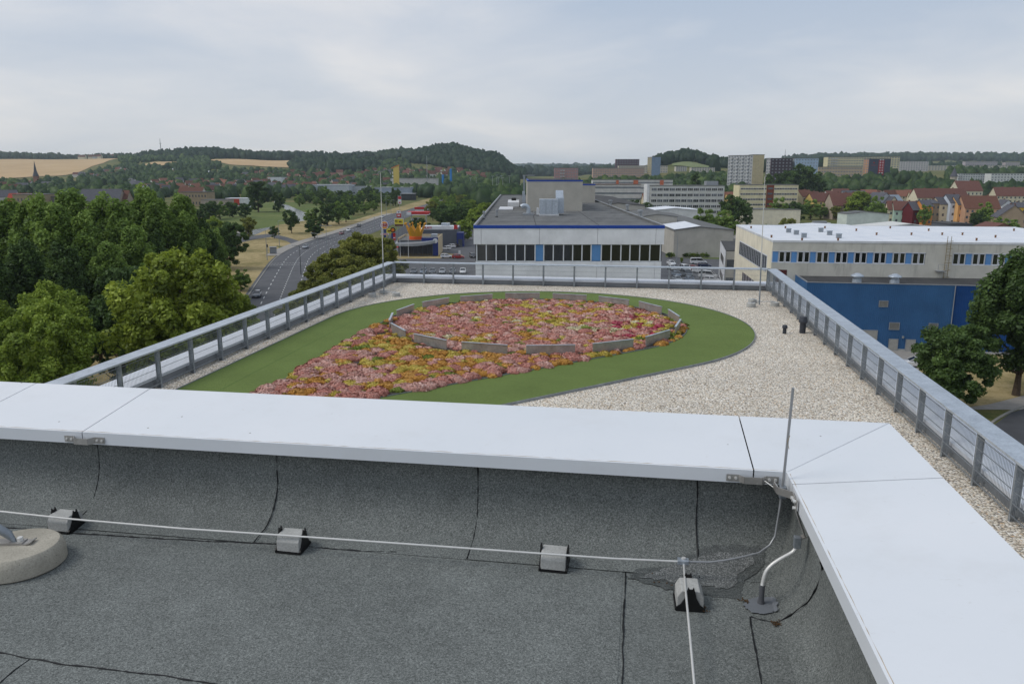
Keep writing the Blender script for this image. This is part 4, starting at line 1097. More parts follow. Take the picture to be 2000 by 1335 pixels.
by_top(T_LIME, 1, 16, 85, 556, 98, .9, 'fresh_green_tree', 'bright green tree just behind the low round bright green one')
by_top(T_LIME, 1, 16, -60, 580, 90, 1.1, 'fresh_green_tree', 'bright green tree at the outer end of the wood')
# olive trees between road and building
for i, (px, py, f, w_) in enumerate([(712,446,182,1.0),(745,470,176,.9),(668,478,168,1.05),(622,520,160,1.0),(690,510,150,1.1),(640,545,142,1.0),(585,556,140,.85),(728,520,140,1.0),(560,585,128,.8),(660,560,122,1.0)]):
    by_top(T_OLIVE, i % 2, 13, px, py, f, w_*1.1, 'olive_green_tree', 'olive-green tree in the row between the road and our roof', 'olive trees beside the road')
# right-hand side: big tree with a bare trunk, bushy tree before it
TB = tree_meshes(201, 20, 6.4, 4.2, 230, 330, .32, LF_DARK, kind='round', squat=1.0, rc=.22)
x, y, _ = onz(1984, 772); tree(TB, 'large_tree', 'large dark tree with a thick bare trunk in front of the blue hall', x, y, 0, (1.0,1.0,.93), .6)
TS = tree_meshes(207, 10.5, 4.7, 1.4, 130, 300, .25, LF_DARK, rc=.21)
x, y, _ = onz(1860, 798); tree(TS, 'bushy_tree', 'bushy dark green tree below the large one, beside the driveway', x, y, 0, (1.04,1.04,1.0), 1.0)
st2 = MB().tube([(0,0,0), (.9,-.3,2.6), (2.4,-.7,6.2), (3.0,-1,8)], [.42,.36,.26,.15], 9)
x, y, _ = onz(1990, 768); st2.build('leaning_trunk', M_BARK, None, smooth=True, loc=(x+1.0, y, 0), label='leaning second trunk beside the large bare trunk', cat='tree trunk')

# middle distance: single trees
M1 = [tree_meshes(300+i, 10, 4.2, .7, 64, 90, .42, m_, rc=.26) for i, m_ in enumerate((LF_DARK, LF_MID, LF_DARK, LF_BRIGHT, LF_OLIVE, LF_LIME))]
MP = tree_meshes(320, 12, 1.5, .6, 26, 130, .42, LF_DARK, kind='poplar', squat=1.4, rc=.5)
MC = tree_meshes(321, 12, 2.4, .8, 30, 130, .42, LF_DARK, kind='egg', squat=.8, rc=.34)
def base_tree(px, py, hpx, k=0, wide=1.0, label='', group=None, f=None, proto=None, H=10):
    """tree standing on the ground at a pixel, hpx photo pixels tall"""
    if f is None: p = onz(px, py); x, y = p.x, p.y; f = -x*SYW+y*CYW
    else: x, y = col(px, f)
    s = hpx*f/HR*1.02/H
    return tree(proto or M1[k], 'tree', label, x, y, terr_xy(x, y)-.1, (s*wide, s*wide, s), tr.uniform(0,6.28), group)
base_tree(445, 526, 92, 2, 1.05, 'wide dark bush-like tree on the dry verge near the junction', proto=T_DARK[0], H=15)
base_tree(420, 490, 66, 1, .95, 'green tree behind the dark bush-like tree, by the bridge', proto=T_LIME[1], H=16)
base_tree(471, 568, 44, 1, 1.15, 'small young tree on the dry grass beside the traffic signal')
base_tree(570, 456, 46, 0, .82, 'slender dark tree on the river bank beside the path')
base_tree(615, 466, 38, 1, 1.15, 'low round tree on the dry verge close to the road', proto=T_DARK[0], H=15)
base_tree(536, 466, 25, 0, 1.0, 'small dark tree behind the bus shelter')
base_tree(486, 468, 48, 4, .85, 'drooping olive tree beside the bridge road')
base_tree(505, 414, 58, 2, 1.1, 'big dark tree beside the white riverside shed', proto=T_DARK[1], H=15)
base_tree(545, 414, 42, 2, .8, 'dark tree overhanging the small white hut by the river')
for px, py, h, k, w_ in [(640,441,50,2,1.1),(662,438,44,1,1.0),(608,441,32,1,1),(676,434,40,0,1),(430,428,34,1,1.3),(455,424,32,2,1.4),(480,425,30,2,1.2),(410,430,40,2,1.2),(690,420,28,1,1.2),(712,418,24,1,1.2),(700,410,22,0,1.2),(730,412,20,1,1.2),(390,440,36,2,1.2)]:
    base_tree(px, py, h, k, w_, 'green tree of the thicket along the river bank', 'thicket along the river')
for i in range(34):
    px = 585+i*5.2+tr.uniform(-4,4); base_tree(px, 0, tr.uniform(14,26), tr.choice((0,1,2)), 1.1, 'tree in the belt between the river meadow and the factory sheds', 'trees of the belt behind the river meadow', f=tr.uniform(640,820))
for px, py, h in [(768,402,36),(773,403,32),(778,402,34)]:
    base_tree(px, py, h, 0, 1.0, 'slim dark poplar of the row beside the red and white pylon', 'poplar row by the pylon', proto=MP, H=12)
# green belt right of the road, behind restaurant and casino
for i in range(46):
    px = tr.uniform(838,962); f = tr.uniform(400,760); base_tree(px, 0, tr.uniform(7,10.5)*HR/f, tr.choice((0,1,1,3,4,2)), 1.1, 'tree of the green belt behind the casino', 'trees behind the casino', f=f)
for px, f, h, k in [(812,345,9,2),(822,352,8,2),(905,330,9,3),(900,420,11,2),(880,400,11,0),(862,395,10,0),(930,380,12,3),(945,420,13,3)]:
    base_tree(px, 0, h*HR/f, k, 1.05, 'leafy tree close behind the restaurant and casino roofs', 'trees behind the casino', f=f)
# right of the central building
for px, f, h, k, w_ in [(1185,420,13,2,1),(1200,430,14,2,1),(1220,425,13,0,1),(1238,440,14,2,1),(1255,400,10,3,1.1),(1226,395,6,5,1.4),(1245,420,12,2,1),(1262,450,11,0,1)]:
    base_tree(px, 0, h*HR/f, k, w_, 'tree in the dark group beside the white office slab', 'trees beside the white office slab', f=f)
for px, f, h, k, w_ in [(1379,330,13,1,1.0),(1420,335,12,1,1.1),(1440,400,18,2,.95),(1432,330,10,1,1.1),(1464,420,12,2,.7),(1527,440,14,1,.95),(1562,440,13,2,.95),(1590,470,12,1,1.2),(1610,480,9,1,1.2),(1680,470,18,3,1.05),(1718,430,15,1,.9),(1815,420,11,1,.8),(1800,430,9,4,1),(1935,395,13,1,1.0),(1960,360,8,1,1.2),(1985,345,8,1,1.3),(1920,380,10,2,1),(1545,330,10,4,.9),(1500,340,6,1,1),(1470,335,5,2,1),(1875,440,8,2,.8),(1640,470,9,4,1)]:
    base_tree(px, 0, h*HR/f, k, w_, 'broadleaf tree among the sheds and flats beyond the white-roofed factory', 'trees beyond the white-roofed factory', f=f)
for px, f, h, w_ in [(1350,560,20,1.2),(1382,560,17,1),(1505,640,22,1),(1360,700,24,1),(1405,700,16,1)]:
    base_tree(px, 0, h*HR/f, 0, w_*1.3, 'dark conifer standing above the red roofs', 'conifers above the red roofs', f=f, proto=MC, H=12)
for px, f, h, k, w_ in [(1533,700,24,2,1),(1572,690,30,2,1.05),(1555,690,24,2,1),(1600,700,16,0,1.2),(1540,660,16,2,1.2)]:
    base_tree(px, 0, h*HR/f, k, w_, 'big dark tree in front of the tower blocks', 'big trees before the tower blocks', f=f)

# ---------------------------------------------------------------- woods and town greenery too far to count
def blobs(rs, pts, mat, name, label, r0, r1, tall=1.25):
    """far tree crowns as small rough clumps, all in one mesh"""
    g = np.random.default_rng(rs); t = (1+5**.5)/2
    I = np.array([(-1,t,0),(1,t,0),(-1,-t,0),(1,-t,0),(0,-1,t),(0,1,t),(0,-1,-t),(0,1,-t),(t,0,-1),(t,0,1),(-t,0,-1),(-t,0,1)], float); I /= np.linalg.norm(I[0])
    FI = np.array([(0,11,5),(0,5,1),(0,1,7),(0,7,10),(0,10,11),(1,5,9),(5,11,4),(11,10,2),(10,7,6),(7,1,8),(3,9,4),(3,4,2),(3,2,6),(3,6,8),(3,8,9),(4,9,5),(2,4,11),(6,2,10),(8,6,7),(9,8,1)])
    mid = {}; V = [tuple(v) for v in I]; F = []
    def mp(a, b):
        k = (min(a,b), max(a,b))
        if k not in mid: q = (np.array(V[a])+np.array(V[b])); q /= np.linalg.norm(q); mid[k] = len(V); V.append(tuple(q))
        return mid[k]
    for a, b, c in FI:
        d, e, f = mp(a,b), mp(b,c), mp(c,a); F += [(a,d,f),(b,e,d),(c,f,e),(d,e,f)]
    U = np.array(V); F = np.array(F); n = len(pts); nv = len(U)
    P = np.array(pts); R = g.uniform(r0, r1, n)
    jit = 1+g.normal(0,.20,(n,nv)); S = U[None]*jit[:,:,None]*R[:,None,None]
    S[:,:,2] *= tall*g.uniform(.8,1.25,n)[:,None]
    W_ = S+P[:,None,:]; W_[:,:,2] += (R*tall*.75)[:,None]
    T = np.clip(np.repeat(g.normal(.45,.17,n),nv)+g.normal(0,.10,n*nv), 0, 1)
    FF = (F[None]+(np.arange(n)*nv)[:,None,None]).reshape(-1,3)
    return put(name, npmesh(name, W_.reshape(-1,3), FF, mat, T), label=label, cat='woodland', kind='stuff')
gw = random.Random(8)
G_EXTRA = True
def scatter(n, px0, px1, lo, hi, keep=None):
    """random places between two distance curves given as lists of (px, distance)"""
    out = []
    while len(out) < n:
        p = gw.uniform(px0, px1); a = np.interp(p, [q[0] for q in lo], [q[1] for q in lo]); b = np.interp(p, [q[0] for q in hi], [q[1] for q in hi])
        if b <= a: continue
        f = gw.uniform(a, b)
        if keep and not keep(p, f): continue
        x, y = col(p, f); out.append((x, y, terr(p, f)))
    return out
blobs(1, scatter(420, -200, 110, [(-200,3020),(110,3020)], [(-200,3320),(60,3320),(110,3120)]), LF_FAR, 'woodland', 'dark wood above the big wheat field on the horizon', 7, 11)
blobs(2, scatter(420, 90, 300, [(90,3060),(150,3180),(240,2930),(300,2400)], [(90,3300),(300,3300)]), LF_FAR, 'woodland', 'tree line on the ridge among the hilltop village houses', 5, 9)
blobs(3, scatter(1500, 280, 800, [(280,2500),(330,2260),(430,2300),(600,2360),(740,2400),(800,2300)], [(280,2750),(400,2720),(800,2800)]), LF_FAR, 'woodland', 'long dark forest ridge above the small wheat fields', 7, 11)
blobs(4, scatter(1900, 740, 1022, [(740,2240),(800,1950),(880,1780),(960,1760),(1022,1800)], [(740,2500),(880,2420),(960,2330),(1022,2180)]), LF_FAR, 'woodland', 'forest covering the rounded hill above the valley', 6.5, 10)
blobs(5, scatter(380, 568, 735, [(568,1780),(640,1640),(735,1760)], [(568,2080),(600,2200),(660,2180),(735,1960)]), LF_FAR, 'woodland', 'dark copse between the village and the small wheat fields', 6, 10)
blobs(6, scatter(900, 1530, 2300, [(1530,3250),(2300,3250)], [(1530,3500),(1700,3700),(2300,3700)]), LF_FAR, 'woodland', 'long blue-green forest ridge behind the housing estate', 9, 14)
blobs(7, scatter(330, 1278, 1420, [(1278,1480),(1310,1570),(1350,1545),(1420,1450)], [(1278,1760),(1350,1800),(1420,1700)]), LF_FAR, 'woodland', 'wooded crown of the small grassy hill', 5.5, 9)
blobs(8, scatter(700, 1000, 1200, [(1000,2700),(1200,2700)], [(1000,7600),(1200,7600)]), LF_FAR, 'woodland', 'far wooded valley floor beyond the rounded hill', 10, 20, 1.0)
blobs(9, scatter(520, 160, 620, [(160,1250),(620,1150)], [(160,1750),(200,2000),(250,1980),(330,1880),(420,1880),(520,1740),(620,1640)]), LF_FARM, 'garden_greenery', 'garden trees scattered between the hillside allotments', 3, 6.5)
blobs(10, scatter(760, -250, 640, [(-250,640),(250,700),(640,840)], [(-250,1380),(60,1420),(160,1560),(200,1850),(240,1900),(640,1200)], lambda p, f: True), LF_FARM, 'town_greenery', 'mass of town trees between the wood and the wheat field', 3.5, 6.2)
blobs(11, scatter(430, 620, 1010, [(620,880),(1010,820)], [(620,1500),(1010,1750)]), LF_FARM, 'town_greenery', 'mass of trees in the valley before the rounded hill', 4, 7)
blobs(12, scatter(260, 720, 800, [(720,1650),(800,1600)], [(720,1980),(800,2050)]), LF_FARM, 'garden_greenery', 'hillside allotment hedges beside the forest hill', 2.5, 5)
blobs(13, scatter(620, 1020, 1460, [(1020,760),(1150,700),(1290,720),(1460,660)], [(1020,1120),(1150,980),(1290,1000),(1460,1150)]), LF_FARM, 'town_greenery', 'mass of trees between the pink slabs and the office block', 3.2, 5.2)
blobs(14, scatter(430, 1590, 2300, [(1590,760),(1800,660),(2300,660)], [(1590,860),(1690,870),(1760,1100),(1850,800),(2300,790)]), LF_FARM, 'town_greenery', 'mass of trees between the red roofs and the white blocks', 3.6, 5.8)
blobs(15, scatter(420, 1390, 2300, [(1390,1250),(1600,1300),(1740,2080),(2300,2080)], [(1390,1700),(2300,3200)]), LF_FAR, 'town_greenery', 'far trees among the estate roofs below the forest ridge', 6, 10)
blobs(16, scatter(140, 930, 1010, [(930,560),(1010,600)], [(930,830),(1010,860)]), LF_FARM, 'town_greenery', 'trees of the valley beside the tall lamp masts', 4, 7)

blobs(17, scatter(420, 236, 430, [(236,1900),(430,1900)], [(236,2800),(300,2450),(430,2300)], lambda p, f: not (272 < p < 350 and 1955 < f < 2155) and not (p > 410 and f > 2050)), LF_FARM, 'garden_greenery', 'trees between the two wheat fields below the ridge', 4, 7)
blobs(18, scatter(300, 1850, 2300, [(1850,900),(2300,880)], [(1850,1450),(2300,1500)]), LF_FARM, 'town_greenery', 'trees behind the white blocks of the estate', 3.5, 5.5)
# ---------------------------------------------------------------- buildings
def front(px0, f0, px1, f1):
    a, b = Vector((*col(px0, f0), 0)), Vector((*col(px1, f1), 0)); d = b-a
    return a, d.length, math.atan2(d.y, d.x)
def ztop(px, py, f): return atf(px, py, f).z
def root_at(name, label, cat, a, rz, z=None, group=None):
    z = min(terr_xy(a.x, a.y), z if z is not None else 1e9); return thing(name, label, cat, (a.x, a.y, z), rz, group), z
WC = {}
def wallm(rgb, st=.2):
    if rgb not in WC: WC[rgb] = m_weather('render_%d_%d_%d' % rgb, rgb, st)
    return WC[rgb]
def panes(w, h, rows, bays, z0=1.0, wh=1.4, ww=1.3, y=-.03, skip=(), x0=0.0, x1=None, depth=None):
    m = MB(); x1 = w if x1 is None else x1; sh = (h-z0)/rows; bw = (x1-x0)/bays
    for r in range(rows):
        for b in range(bays):
            if (r, b) in skip: continue
            c = x0+bw*(b+.5); z = z0+sh*r+sh*.28; m.box(c-ww/2, c+ww/2, y-.02, y+.04, z, z+wh)
    return m
def slab(name, label, px0, f0, px1, f1, ytop, depth, wall, rows, bays, ww=None, wh=1.35, roof=None, group=None, glass=None, gable=None, extra=0, balcony=None):
    a, w, rz = front(px0, f0, px1, f1); t = ztop(px0, ytop, f0); r, zg = root_at(name, label, 'apartment block', a, rz, group=group); h = t-zg
    MB().box(0, w, 0, depth, -2, h-.25).build('wall', wallm(wall), r)
    MB().box(-.25, w+.25, -.25, depth+.25, h-.25, h+.15).build('roof', roof or M_FELT, r)
    if gable is not None:
        MB().box(w, w+.12, .1, depth-.1, -2, h-.3).build('gable_panel', wallm(gable), r)
        MB().box(-.12, 0, .1, depth-.1, -2, h-.3).build('gable_panel', wallm(gable), r)
    ww = ww or w/bays*.5
    panes(w, h, rows, bays, h/rows*.12, wh, ww).build('window_panes', glass or M_GLASSL, r, kind='stuff')
    # storey joints keep the prefabricated panels readable
    j = MB()
    for k in range(1, rows): j.box(-.02, w+.02, -.05, .02, h*k/rows-.05, h*k/rows+.06)
    j.build('storey_joint', wallm(tuple(int(q*.86) for q in wall)), r, kind='stuff')
    if balcony:
        b = MB(); bw = w/bays
        for k in range(rows):
            for q in balcony: b.box(bw*q+.3, bw*(q+1)-.3, -1.1, -.05, h/rows*k+.15, h/rows*k+1.25)
        b.build('balcony_fronts', wallm((188,190,192)), r, kind='stuff')
    return r, w, h
def house(label, px, f, w, d, h, rh, rz, wall, roof, group=None, ridge='x', chim=1, rows=2, bays=None, name='house', z=None):
    x, y = col(px, f); zg = terr_xy(x, y) if z is None else z
    r = thing(name, label, 'house', (x, y, zg), YAW+math.radians(rz), group)
    m = MB()
    if ridge == 'x':
        m.box(-w/2, w/2, -d/2, d/2, -1.5, h)
        for sx_ in (-w/2, w/2-.02): m.add([(sx_,-d/2,h),(sx_,d/2,h),(sx_,0,h+rh),(sx_+.02,-d/2,h),(sx_+.02,d/2,h),(sx_+.02,0,h+rh)], [(0,2,1),(3,4,5),(0,1,4,3),(1,2,5,4),(2,0,3,5)])
    else:
        m.box(-w/2, w/2, -d/2, d/2, -1.5, h)
        for sy_ in (-d/2, d/2-.02): m.add([(-w/2,sy_,h),(w/2,sy_,h),(0,sy_,h+rh),(-w/2,sy_+.02,h),(w/2,sy_+.02,h),(0,sy_+.02,h+rh)], [(0,1,2),(3,5,4),(0,3,4,1),(1,4,5,2),(2,5,3,0)])
    bm_fix(m.build('wall', wallm(wall), r))
    m = MB(); o = .35
    if ridge == 'x':
        for s in (-1, 1):
            k = 1+o/(d/2); A = [(-w/2-o, s*d/2*k, h-rh*(k-1)), (w/2+o, s*d/2*k, h-rh*(k-1)), (w/2+o, 0, h+rh), (-w/2-o, 0, h+rh)]
            m.add([(p[0],p[1],p[2]+.04) for p in A]+[(p[0],p[1],p[2]+.24) for p in A], [(0,1,2,3),(7,6,5,4),(0,4,5,1),(1,5,6,2),(2,6,7,3),(3,7,4,0)])
    else:
        for s in (-1, 1):
            k = 1+o/(w/2); A = [(s*w/2*k, -d/2-o, h-rh*(k-1)), (s*w/2*k, d/2+o, h-rh*(k-1)), (0, d/2+o, h+rh), (0, -d/2-o, h+rh)]
            m.add([(p[0],p[1],p[2]+.04) for p in A]+[(p[0],p[1],p[2]+.24) for p in A], [(0,1,2,3),(7,6,5,4),(0,4,5,1),(1,5,6,2),(2,6,7,3),(3,7,4,0)])
    rf = bm_fix(m.build('roof', roof, r))
    cm = plain('chimney_brick', (112,78,66), .9)
    for k in range(chim):
        cx_ = (-.28+.56*k/max(1,chim-1) if chim > 1 else .18)*w; 
        if ridge == 'x': MB().box(cx_-.35, cx_+.35, .2, .9, h+rh*.55, h+rh+.8).build('chimney', cm, rf)
        else: MB().box(.2, .9, cx_-.35, cx_+.35, h+rh*.55, h+rh+.8).build('chimney', cm, rf)
    bays = bays or max(2, int(w/3))
    pm = panes(w, h, rows, bays, .2, 1.35, 1.05, -d/2-.03, x0=0)
    pm.v = [(p[0]-w/2, p[1], p[2]) for p in pm.v]
    pm.build('window_panes', M_GLASSB, r, kind='stuff')
    return r

# --- the long building with the blue band straight ahead
FA = 115.0
a, w, rz = front(923.5, FA, 1302, FA); rzB = YAW
B1 = thing('blue_banded_building', 'long white flat-roofed building with blue roof edge and a ribbon of windows', 'building', (a.x, a.y, 0), YAW-math.radians(.6))
h = ztop(1000, 440, FA); DEP = 158.0
px_ = lambda p: (p-923.5)/(1302-923.5)*w
zz = lambda py: ztop(1000, py, FA)
MB().box(.25, w-.25, .35, DEP, 0, h-.45).build('wall', M_PANEL, B1)
MB().box(.3, w-.3, .5, DEP-.3, h-.45, h-.30).build('roof_deck', M_FELT, B1)
fs = MB(); fs.box(0, w, -.12, .35, h-.42, h+.0); fs.build('fascia', M_BLUEF, B1)
pr_ = MB(); pr_.box(-.02, .45, .36, DEP, h-.5, h+.02); pr_.box(w-.45, w+.02, .36, DEP, h-.5, h+.02); pr_.box(.46, w-.46, DEP-.5, DEP, h-.5, h+.02); pr_.build('parapet', M_FELT, B1)
flb = MB(); flb.box(-.05, .2, .36, DEP, h+.022, h+.05); flb.box(w-.2, w+.05, .36, DEP, h+.022, h+.05); flb.build('parapet_flashing', M_GREYM, B1)
zt, zb = zz(477), zz(510)
joints = [923.5, 938.8, 1054.4, 1169.8, 1285.3, 1302]
for j, (p, q) in enumerate(zip(joints[:-1], joints[1:])):
    MB().box(px_(p)+.02, px_(q)-.02, -.04, .35, zt, h-.44).build('facade_panel', M_PANEL, B1, bevel=.01)
    MB().box(px_(p)+.02+.25*(j == 0), px_(q)-.02-.25*(j == 4), .10, .35, 0, zb-.12).build('facade_panel', M_PANEL, B1, bevel=.01)
MB().box(.3, w-.3, .16, .34, zb-.12, zb).build('window_sill', M_FRAME, B1)
MB().box(.25, w-.25, .30, .345, zb, zt).build('window_band_back', plain('dark_interior', (30,31,34), .8), B1)
cell = w/20.0; x = px_(929.5); k = 0
edges = [929.5,948.6,968.4,988.4,1006.6,1025.6,1046,1063.3,1082.4,1102.7,1121,1139.5,1157.7,1178,1197.5,1217,1235,1254.5,1274.5,1295.5]
for i, (p, q) in enumerate(zip(edges[:-1], edges[1:])):
    x0, x1 = px_(p), px_(q)
    MB().box(x0-.085, x0+.085, .06, .30, zb, zt).build('window_mullion', M_FRAME, B1)
    if i in (6, 12):
        MB().box(x0+.085, x1-.085, .13, .20, zb+.05, zt-.05).build('blue_panel', M_BLUEP, B1)
    else:
        wi = MB(); wi.box(x0+.085, x1-.085, .12, .18, zb, zb+.07); wi.box(x0+.085, x1-.085, .12, .18, zt-.07, zt); wi = wi.build('window', M_FRAME, B1)
        MB().box(x0+.085, x1-.085, .14, .16, zb+.07, zt-.07).build('pane', M_GLASS, wi)
        if i in (1, 8, 14, 17, 18): MB().box(x0+.12, x0+(.5 if i != 18 else .9), .22, .25, zb+.07, zt-.07).build('blind', plain('pale_blind', (150,150,146), .8), wi)
MB().box(px_(1295.5)-.085, px_(1295.5)+.085, .06, .30, zb, zt).build('window_mullion', M_FRAME, B1)
# roof superstructure: local place on the roof for a pixel
def onroof(px, py):
    p = onz(px, py, h-.3); d = p-Vector((a.x, a.y, h-.3)); c, s = math.cos(-B1.rotation_euler.z), math.sin(-B1.rotation_euler.z); return d.x*c-d.y*s, d.x*s+d.y*c
x0, y0 = onroof(1030, 412); x1, _ = onroof(1137, 412)
hp = ztop(1080, 351, y0+FA)-(h-.3)
def pent(x0, x1, y0, y1, z1, nm):
    MB().box(x0, x1, y0, y1, h-.3, h-.3+z1-.35).build(nm, M_HALL, B1)
    MB().box(x0-.05, x1+.05, y0-.05, y1+.05, h-.3+z1-.35, h-.3+z1-.08).build(nm+'_fascia', M_BLUEF, B1)
    MB().box(x0+.3, x1-.3, y0+.3, y1-.3, h-.38+z1, h-.32+z1).build(nm+'_roof', M_FELTD, B1)
pent(x0, x1, y0, y0+34, hp, 'penthouse')
xb, yb = onroof(1162, 396); pent(x1+.05, xb, yb, yb+16, ztop(1150, 359, yb+FA)-(h-.3), 'stair_house')
B1loc = lambda x, y, z=0: Vector((a.x, a.y, 0)) + Matrix.Rotation(B1.rotation_euler.z, 4, 'Z') @ Vector((x, y, h-.3+z))
def rooftop(name, label, cat, px, py):
    x, y = onroof(px, py); return thing(name, label, cat, B1loc(x, y), B1.rotation_euler.z)
t = rooftop('air_handling_unit', 'big galvanised sheet-metal ventilation box before the penthouse wall', 'ventilation unit', 1054, 421)
sc_ = (FA+onroof(1054,421)[1])/HR
MB().box(0, 36.5*sc_, 0, 3.2, .25, 31.5*sc_).build('housing', M_GALV, t, bevel=.03)
MB().box(-.1, 38*sc_, -.1, 3.3, .0, .25).build('plinth', M_WHITEP, t)
for k in range(1, 3): MB().box(12.2*sc_*k-.03, 12.2*sc_*k+.03, -.03, .02, .3, 31*sc_).build('rib', M_GALVD, t)
MB().box(33*sc_, 49*sc_, 2.2, 4.6, .3, 34*sc_).build('rear_duct', M_GALV, t, bevel=.03)
q = MB(); q.extr([(2.4,34*sc_),(4.6,34*sc_),(4.6,48*sc_),(3.9,48*sc_)], 'x', 33*sc_, 48*sc_); q.build('duct_hood', M_GALV, t)
MB().box(-6*sc_, -.12, .4, 1.2, .15, 15*sc_).build('side_cabinet', M_WHITEP, t)
t = rooftop('smoke_vent', 'white double smoke vent hood on the roof beside the penthouse', 'roof vent', 992, 404); s2 = (FA+onroof(992,404)[1])/HR
for yy in (0, 4.2):
    MB().extr([(yy,0),(yy+3.2,0),(yy+3.2,9*s2),(yy+2.6,12*s2),(yy+.6,12*s2),(yy,9*s2)], 'x', 0, 22*s2).build('hood', M_WHITEP, t, bevel=.05)
    MB().box(7*s2, 16*s2, yy+.9, yy+2.4, 12*s2+.01, 12*s2+.5).build('louvre', M_BLACKP, t)
t = rooftop('skylight_strip', 'pale flat skylight strip beside the smoke vent', 'skylight', 974, 410)
MB().box(0, 3.0, 0, 5.5, 0, .22).build('frame', M_FRAME, t); MB().box(0, 3.0, 6.0, 11.0, 0, .22).build('frame', M_FRAME, t)
t = rooftop('duct_elbow', 'curved galvanised duct elbow standing on the roof felt', 'duct', 1032, 420)
pts_ = [(0,0,0),(0,0,1.0)] + [(-.75*(1-math.cos(q_)),0,1.0+.75*math.sin(q_)) for q_ in np.linspace(.3,2.4,7)]
MB().tube(pts_, .42, 12).build('elbow', M_GALV, t, smooth=True); MB().box(-1.0,1.0,-1.0,1.0,0,.35).build('curb', M_GREYM, t)
t = rooftop('duct_stack', 'dark sheet-metal stack against the penthouse side', 'duct', 1027, 396)
s3 = (FA+onroof(1027,396)[1])/HR
MB().box(-7*s3, -.2, 0, 2.5, 0, 22*s3).build('lower_duct', M_GALV, t); MB().box(-5*s3, -.2, 3, 6, 22*s3, 52*s3).build('stack', M_GALVD, t); MB().box(-6*s3, 18*s3, 3, 6.5, 52*s3, 53.2*s3).build('cap', M_GREYM, t)
for px, py, r_ in ((1250,425,.35),(1225,412,.3),(1192,402,.3),(970,424,.16),(945,428,.14)):
    t = rooftop('roof_outlet', 'small dark vent pipe standing on the blue-banded roof', 'vent pipe', px, py); t['group'] = 'small vents on the blue-banded roof'
    MB().lathe([(r_,0),(r_,1.0),(r_*1.5,1.05),(r_*1.4,1.35),(0,1.4)], 10).build('pipe', M_GREYM, t, smooth=True); MB().lathe([(r_*2,0),(r_*1.1,.2)], 10).build('collar', M_FELTD, t)
seamf = MB()
for y_ in range(14, 150, 9): seamf.box(.6, w-.6, y_-.06, y_+.06, h-.30, h-.285)
for x_ in (9.2, 18.7): seamf.box(x_-.06, x_+.06, .8, DEP-1, h-.30, h-.283)
seamf.build('felt_joint', M_FELTD, B1, kind='stuff')

# --- the white-roofed factory, the blue hall before it
def axis_thing(name, label, cat, x, y, rz=0): return thing(name, label, cat, (x, y, 0), rz)
fy = 137.0*CYW+20; pF = atf(1510, 469, 135); FW = axis_thing('white_roofed_factory', 'long factory with white roof, weathered concrete front and blue and white window band', 'factory', pF.x, pF.y, math.radians(2.0))
hF = pF.z; LF, DF = 58.0, 41.0
MB().box(0, LF, .2, DF, 0, hF-.3).build('wall', M_CREAM, FW)
rz_ = MB(); rz_.box(.15, LF, .3, DF-.1, hF-.3, hF-.08); rz_.build('roof', M_WROOF, FW)
ed = MB(); ed.box(-.06, LF, -.06, .28, hF-.35, hF+.0); ed.box(-.06, .14, .29, DF, hF-.35, hF+.0); ed.box(.15, LF, DF-.1, DF+.05, hF-.35, hF); ed.build('roof_edge', M_WHITEP, FW)
sF = 136.5/HR
zw1, zw0 = hF-19.8*sF*1.05, hF-42*sF*1.05
for k in range(10):
    xx = k*6.0
    MB().box(xx+.012, min(LF, xx+6)-.012, 0, .2, zw1, hF-.36).build('concrete_panel', M_CONCW, FW)
    MB().box(xx+.012, min(LF, xx+6)-.012, 0, .2, 0, zw0).build('concrete_panel', M_CONCW, FW)
fpx = lambda p: (p-1510)*sF*1.02
cells = [(1510.5,1522,'b'),(1523,1534.5,'w'),(1535,1546,'w'),(1547,1558,'b')]
def wcell(p0, p1, kind):
    x0, x1 = fpx(p0)+.04, fpx(p1)-.04
    if kind == 'b': MB().box(x0, x1, .06, .18, zw0+.1, zw1-.1).build('blue_panel', M_BLUEP, FW)
    else:
        f_ = MB(); f_.box(x0, x0+.1, .04, .16, zw0+.1, zw1-.1); f_.box(x1-.1, x1, .04, .16, zw0+.1, zw1-.1); f_.box(x0+.1, x1-.1, .04, .16, zw0+.1, zw0+.2); f_.box(x0+.1, x1-.1, .04, .16, zw1-.2, zw1-.1)
        f_ = f_.build('window', M_FRAME, FW); MB().box(x0+.1, x1-.1, .08, .12, zw0+.2, zw1-.2).build('pane', M_GLASS, f_)
p = 1511.0
while p < 1786:
    wcell(p, p+10.8, 'b'); wcell(p+11.8, p+23.2, 'w'); wcell(p+23.6, p+34.4, 'w'); p += 35.0
p = 1840.0
while p < 1985:
    wcell(p, p+11.2, 'w'); wcell(p+11.6, p+22.6, 'w'); wcell(p+23.4, p+34, 'b'); p += 35.0
bl = MB()
for x0, x1 in ((0, fpx(1791.5)), (fpx(1840), LF)): bl.box(x0, x1, -.02, .2, zw0, zw0+.1); bl.box(x0, x1, -.02, .2, zw1-.1, zw1); bl.box(x0, x1, .19, .21, zw0+.1, zw1-.1)
bl.build('window_sill', M_FRAME, FW)
MB().box(fpx(1791.6), fpx(1839.8), .012, .2, zw0, zw1).build('concrete_panel', M_CONCW, FW)
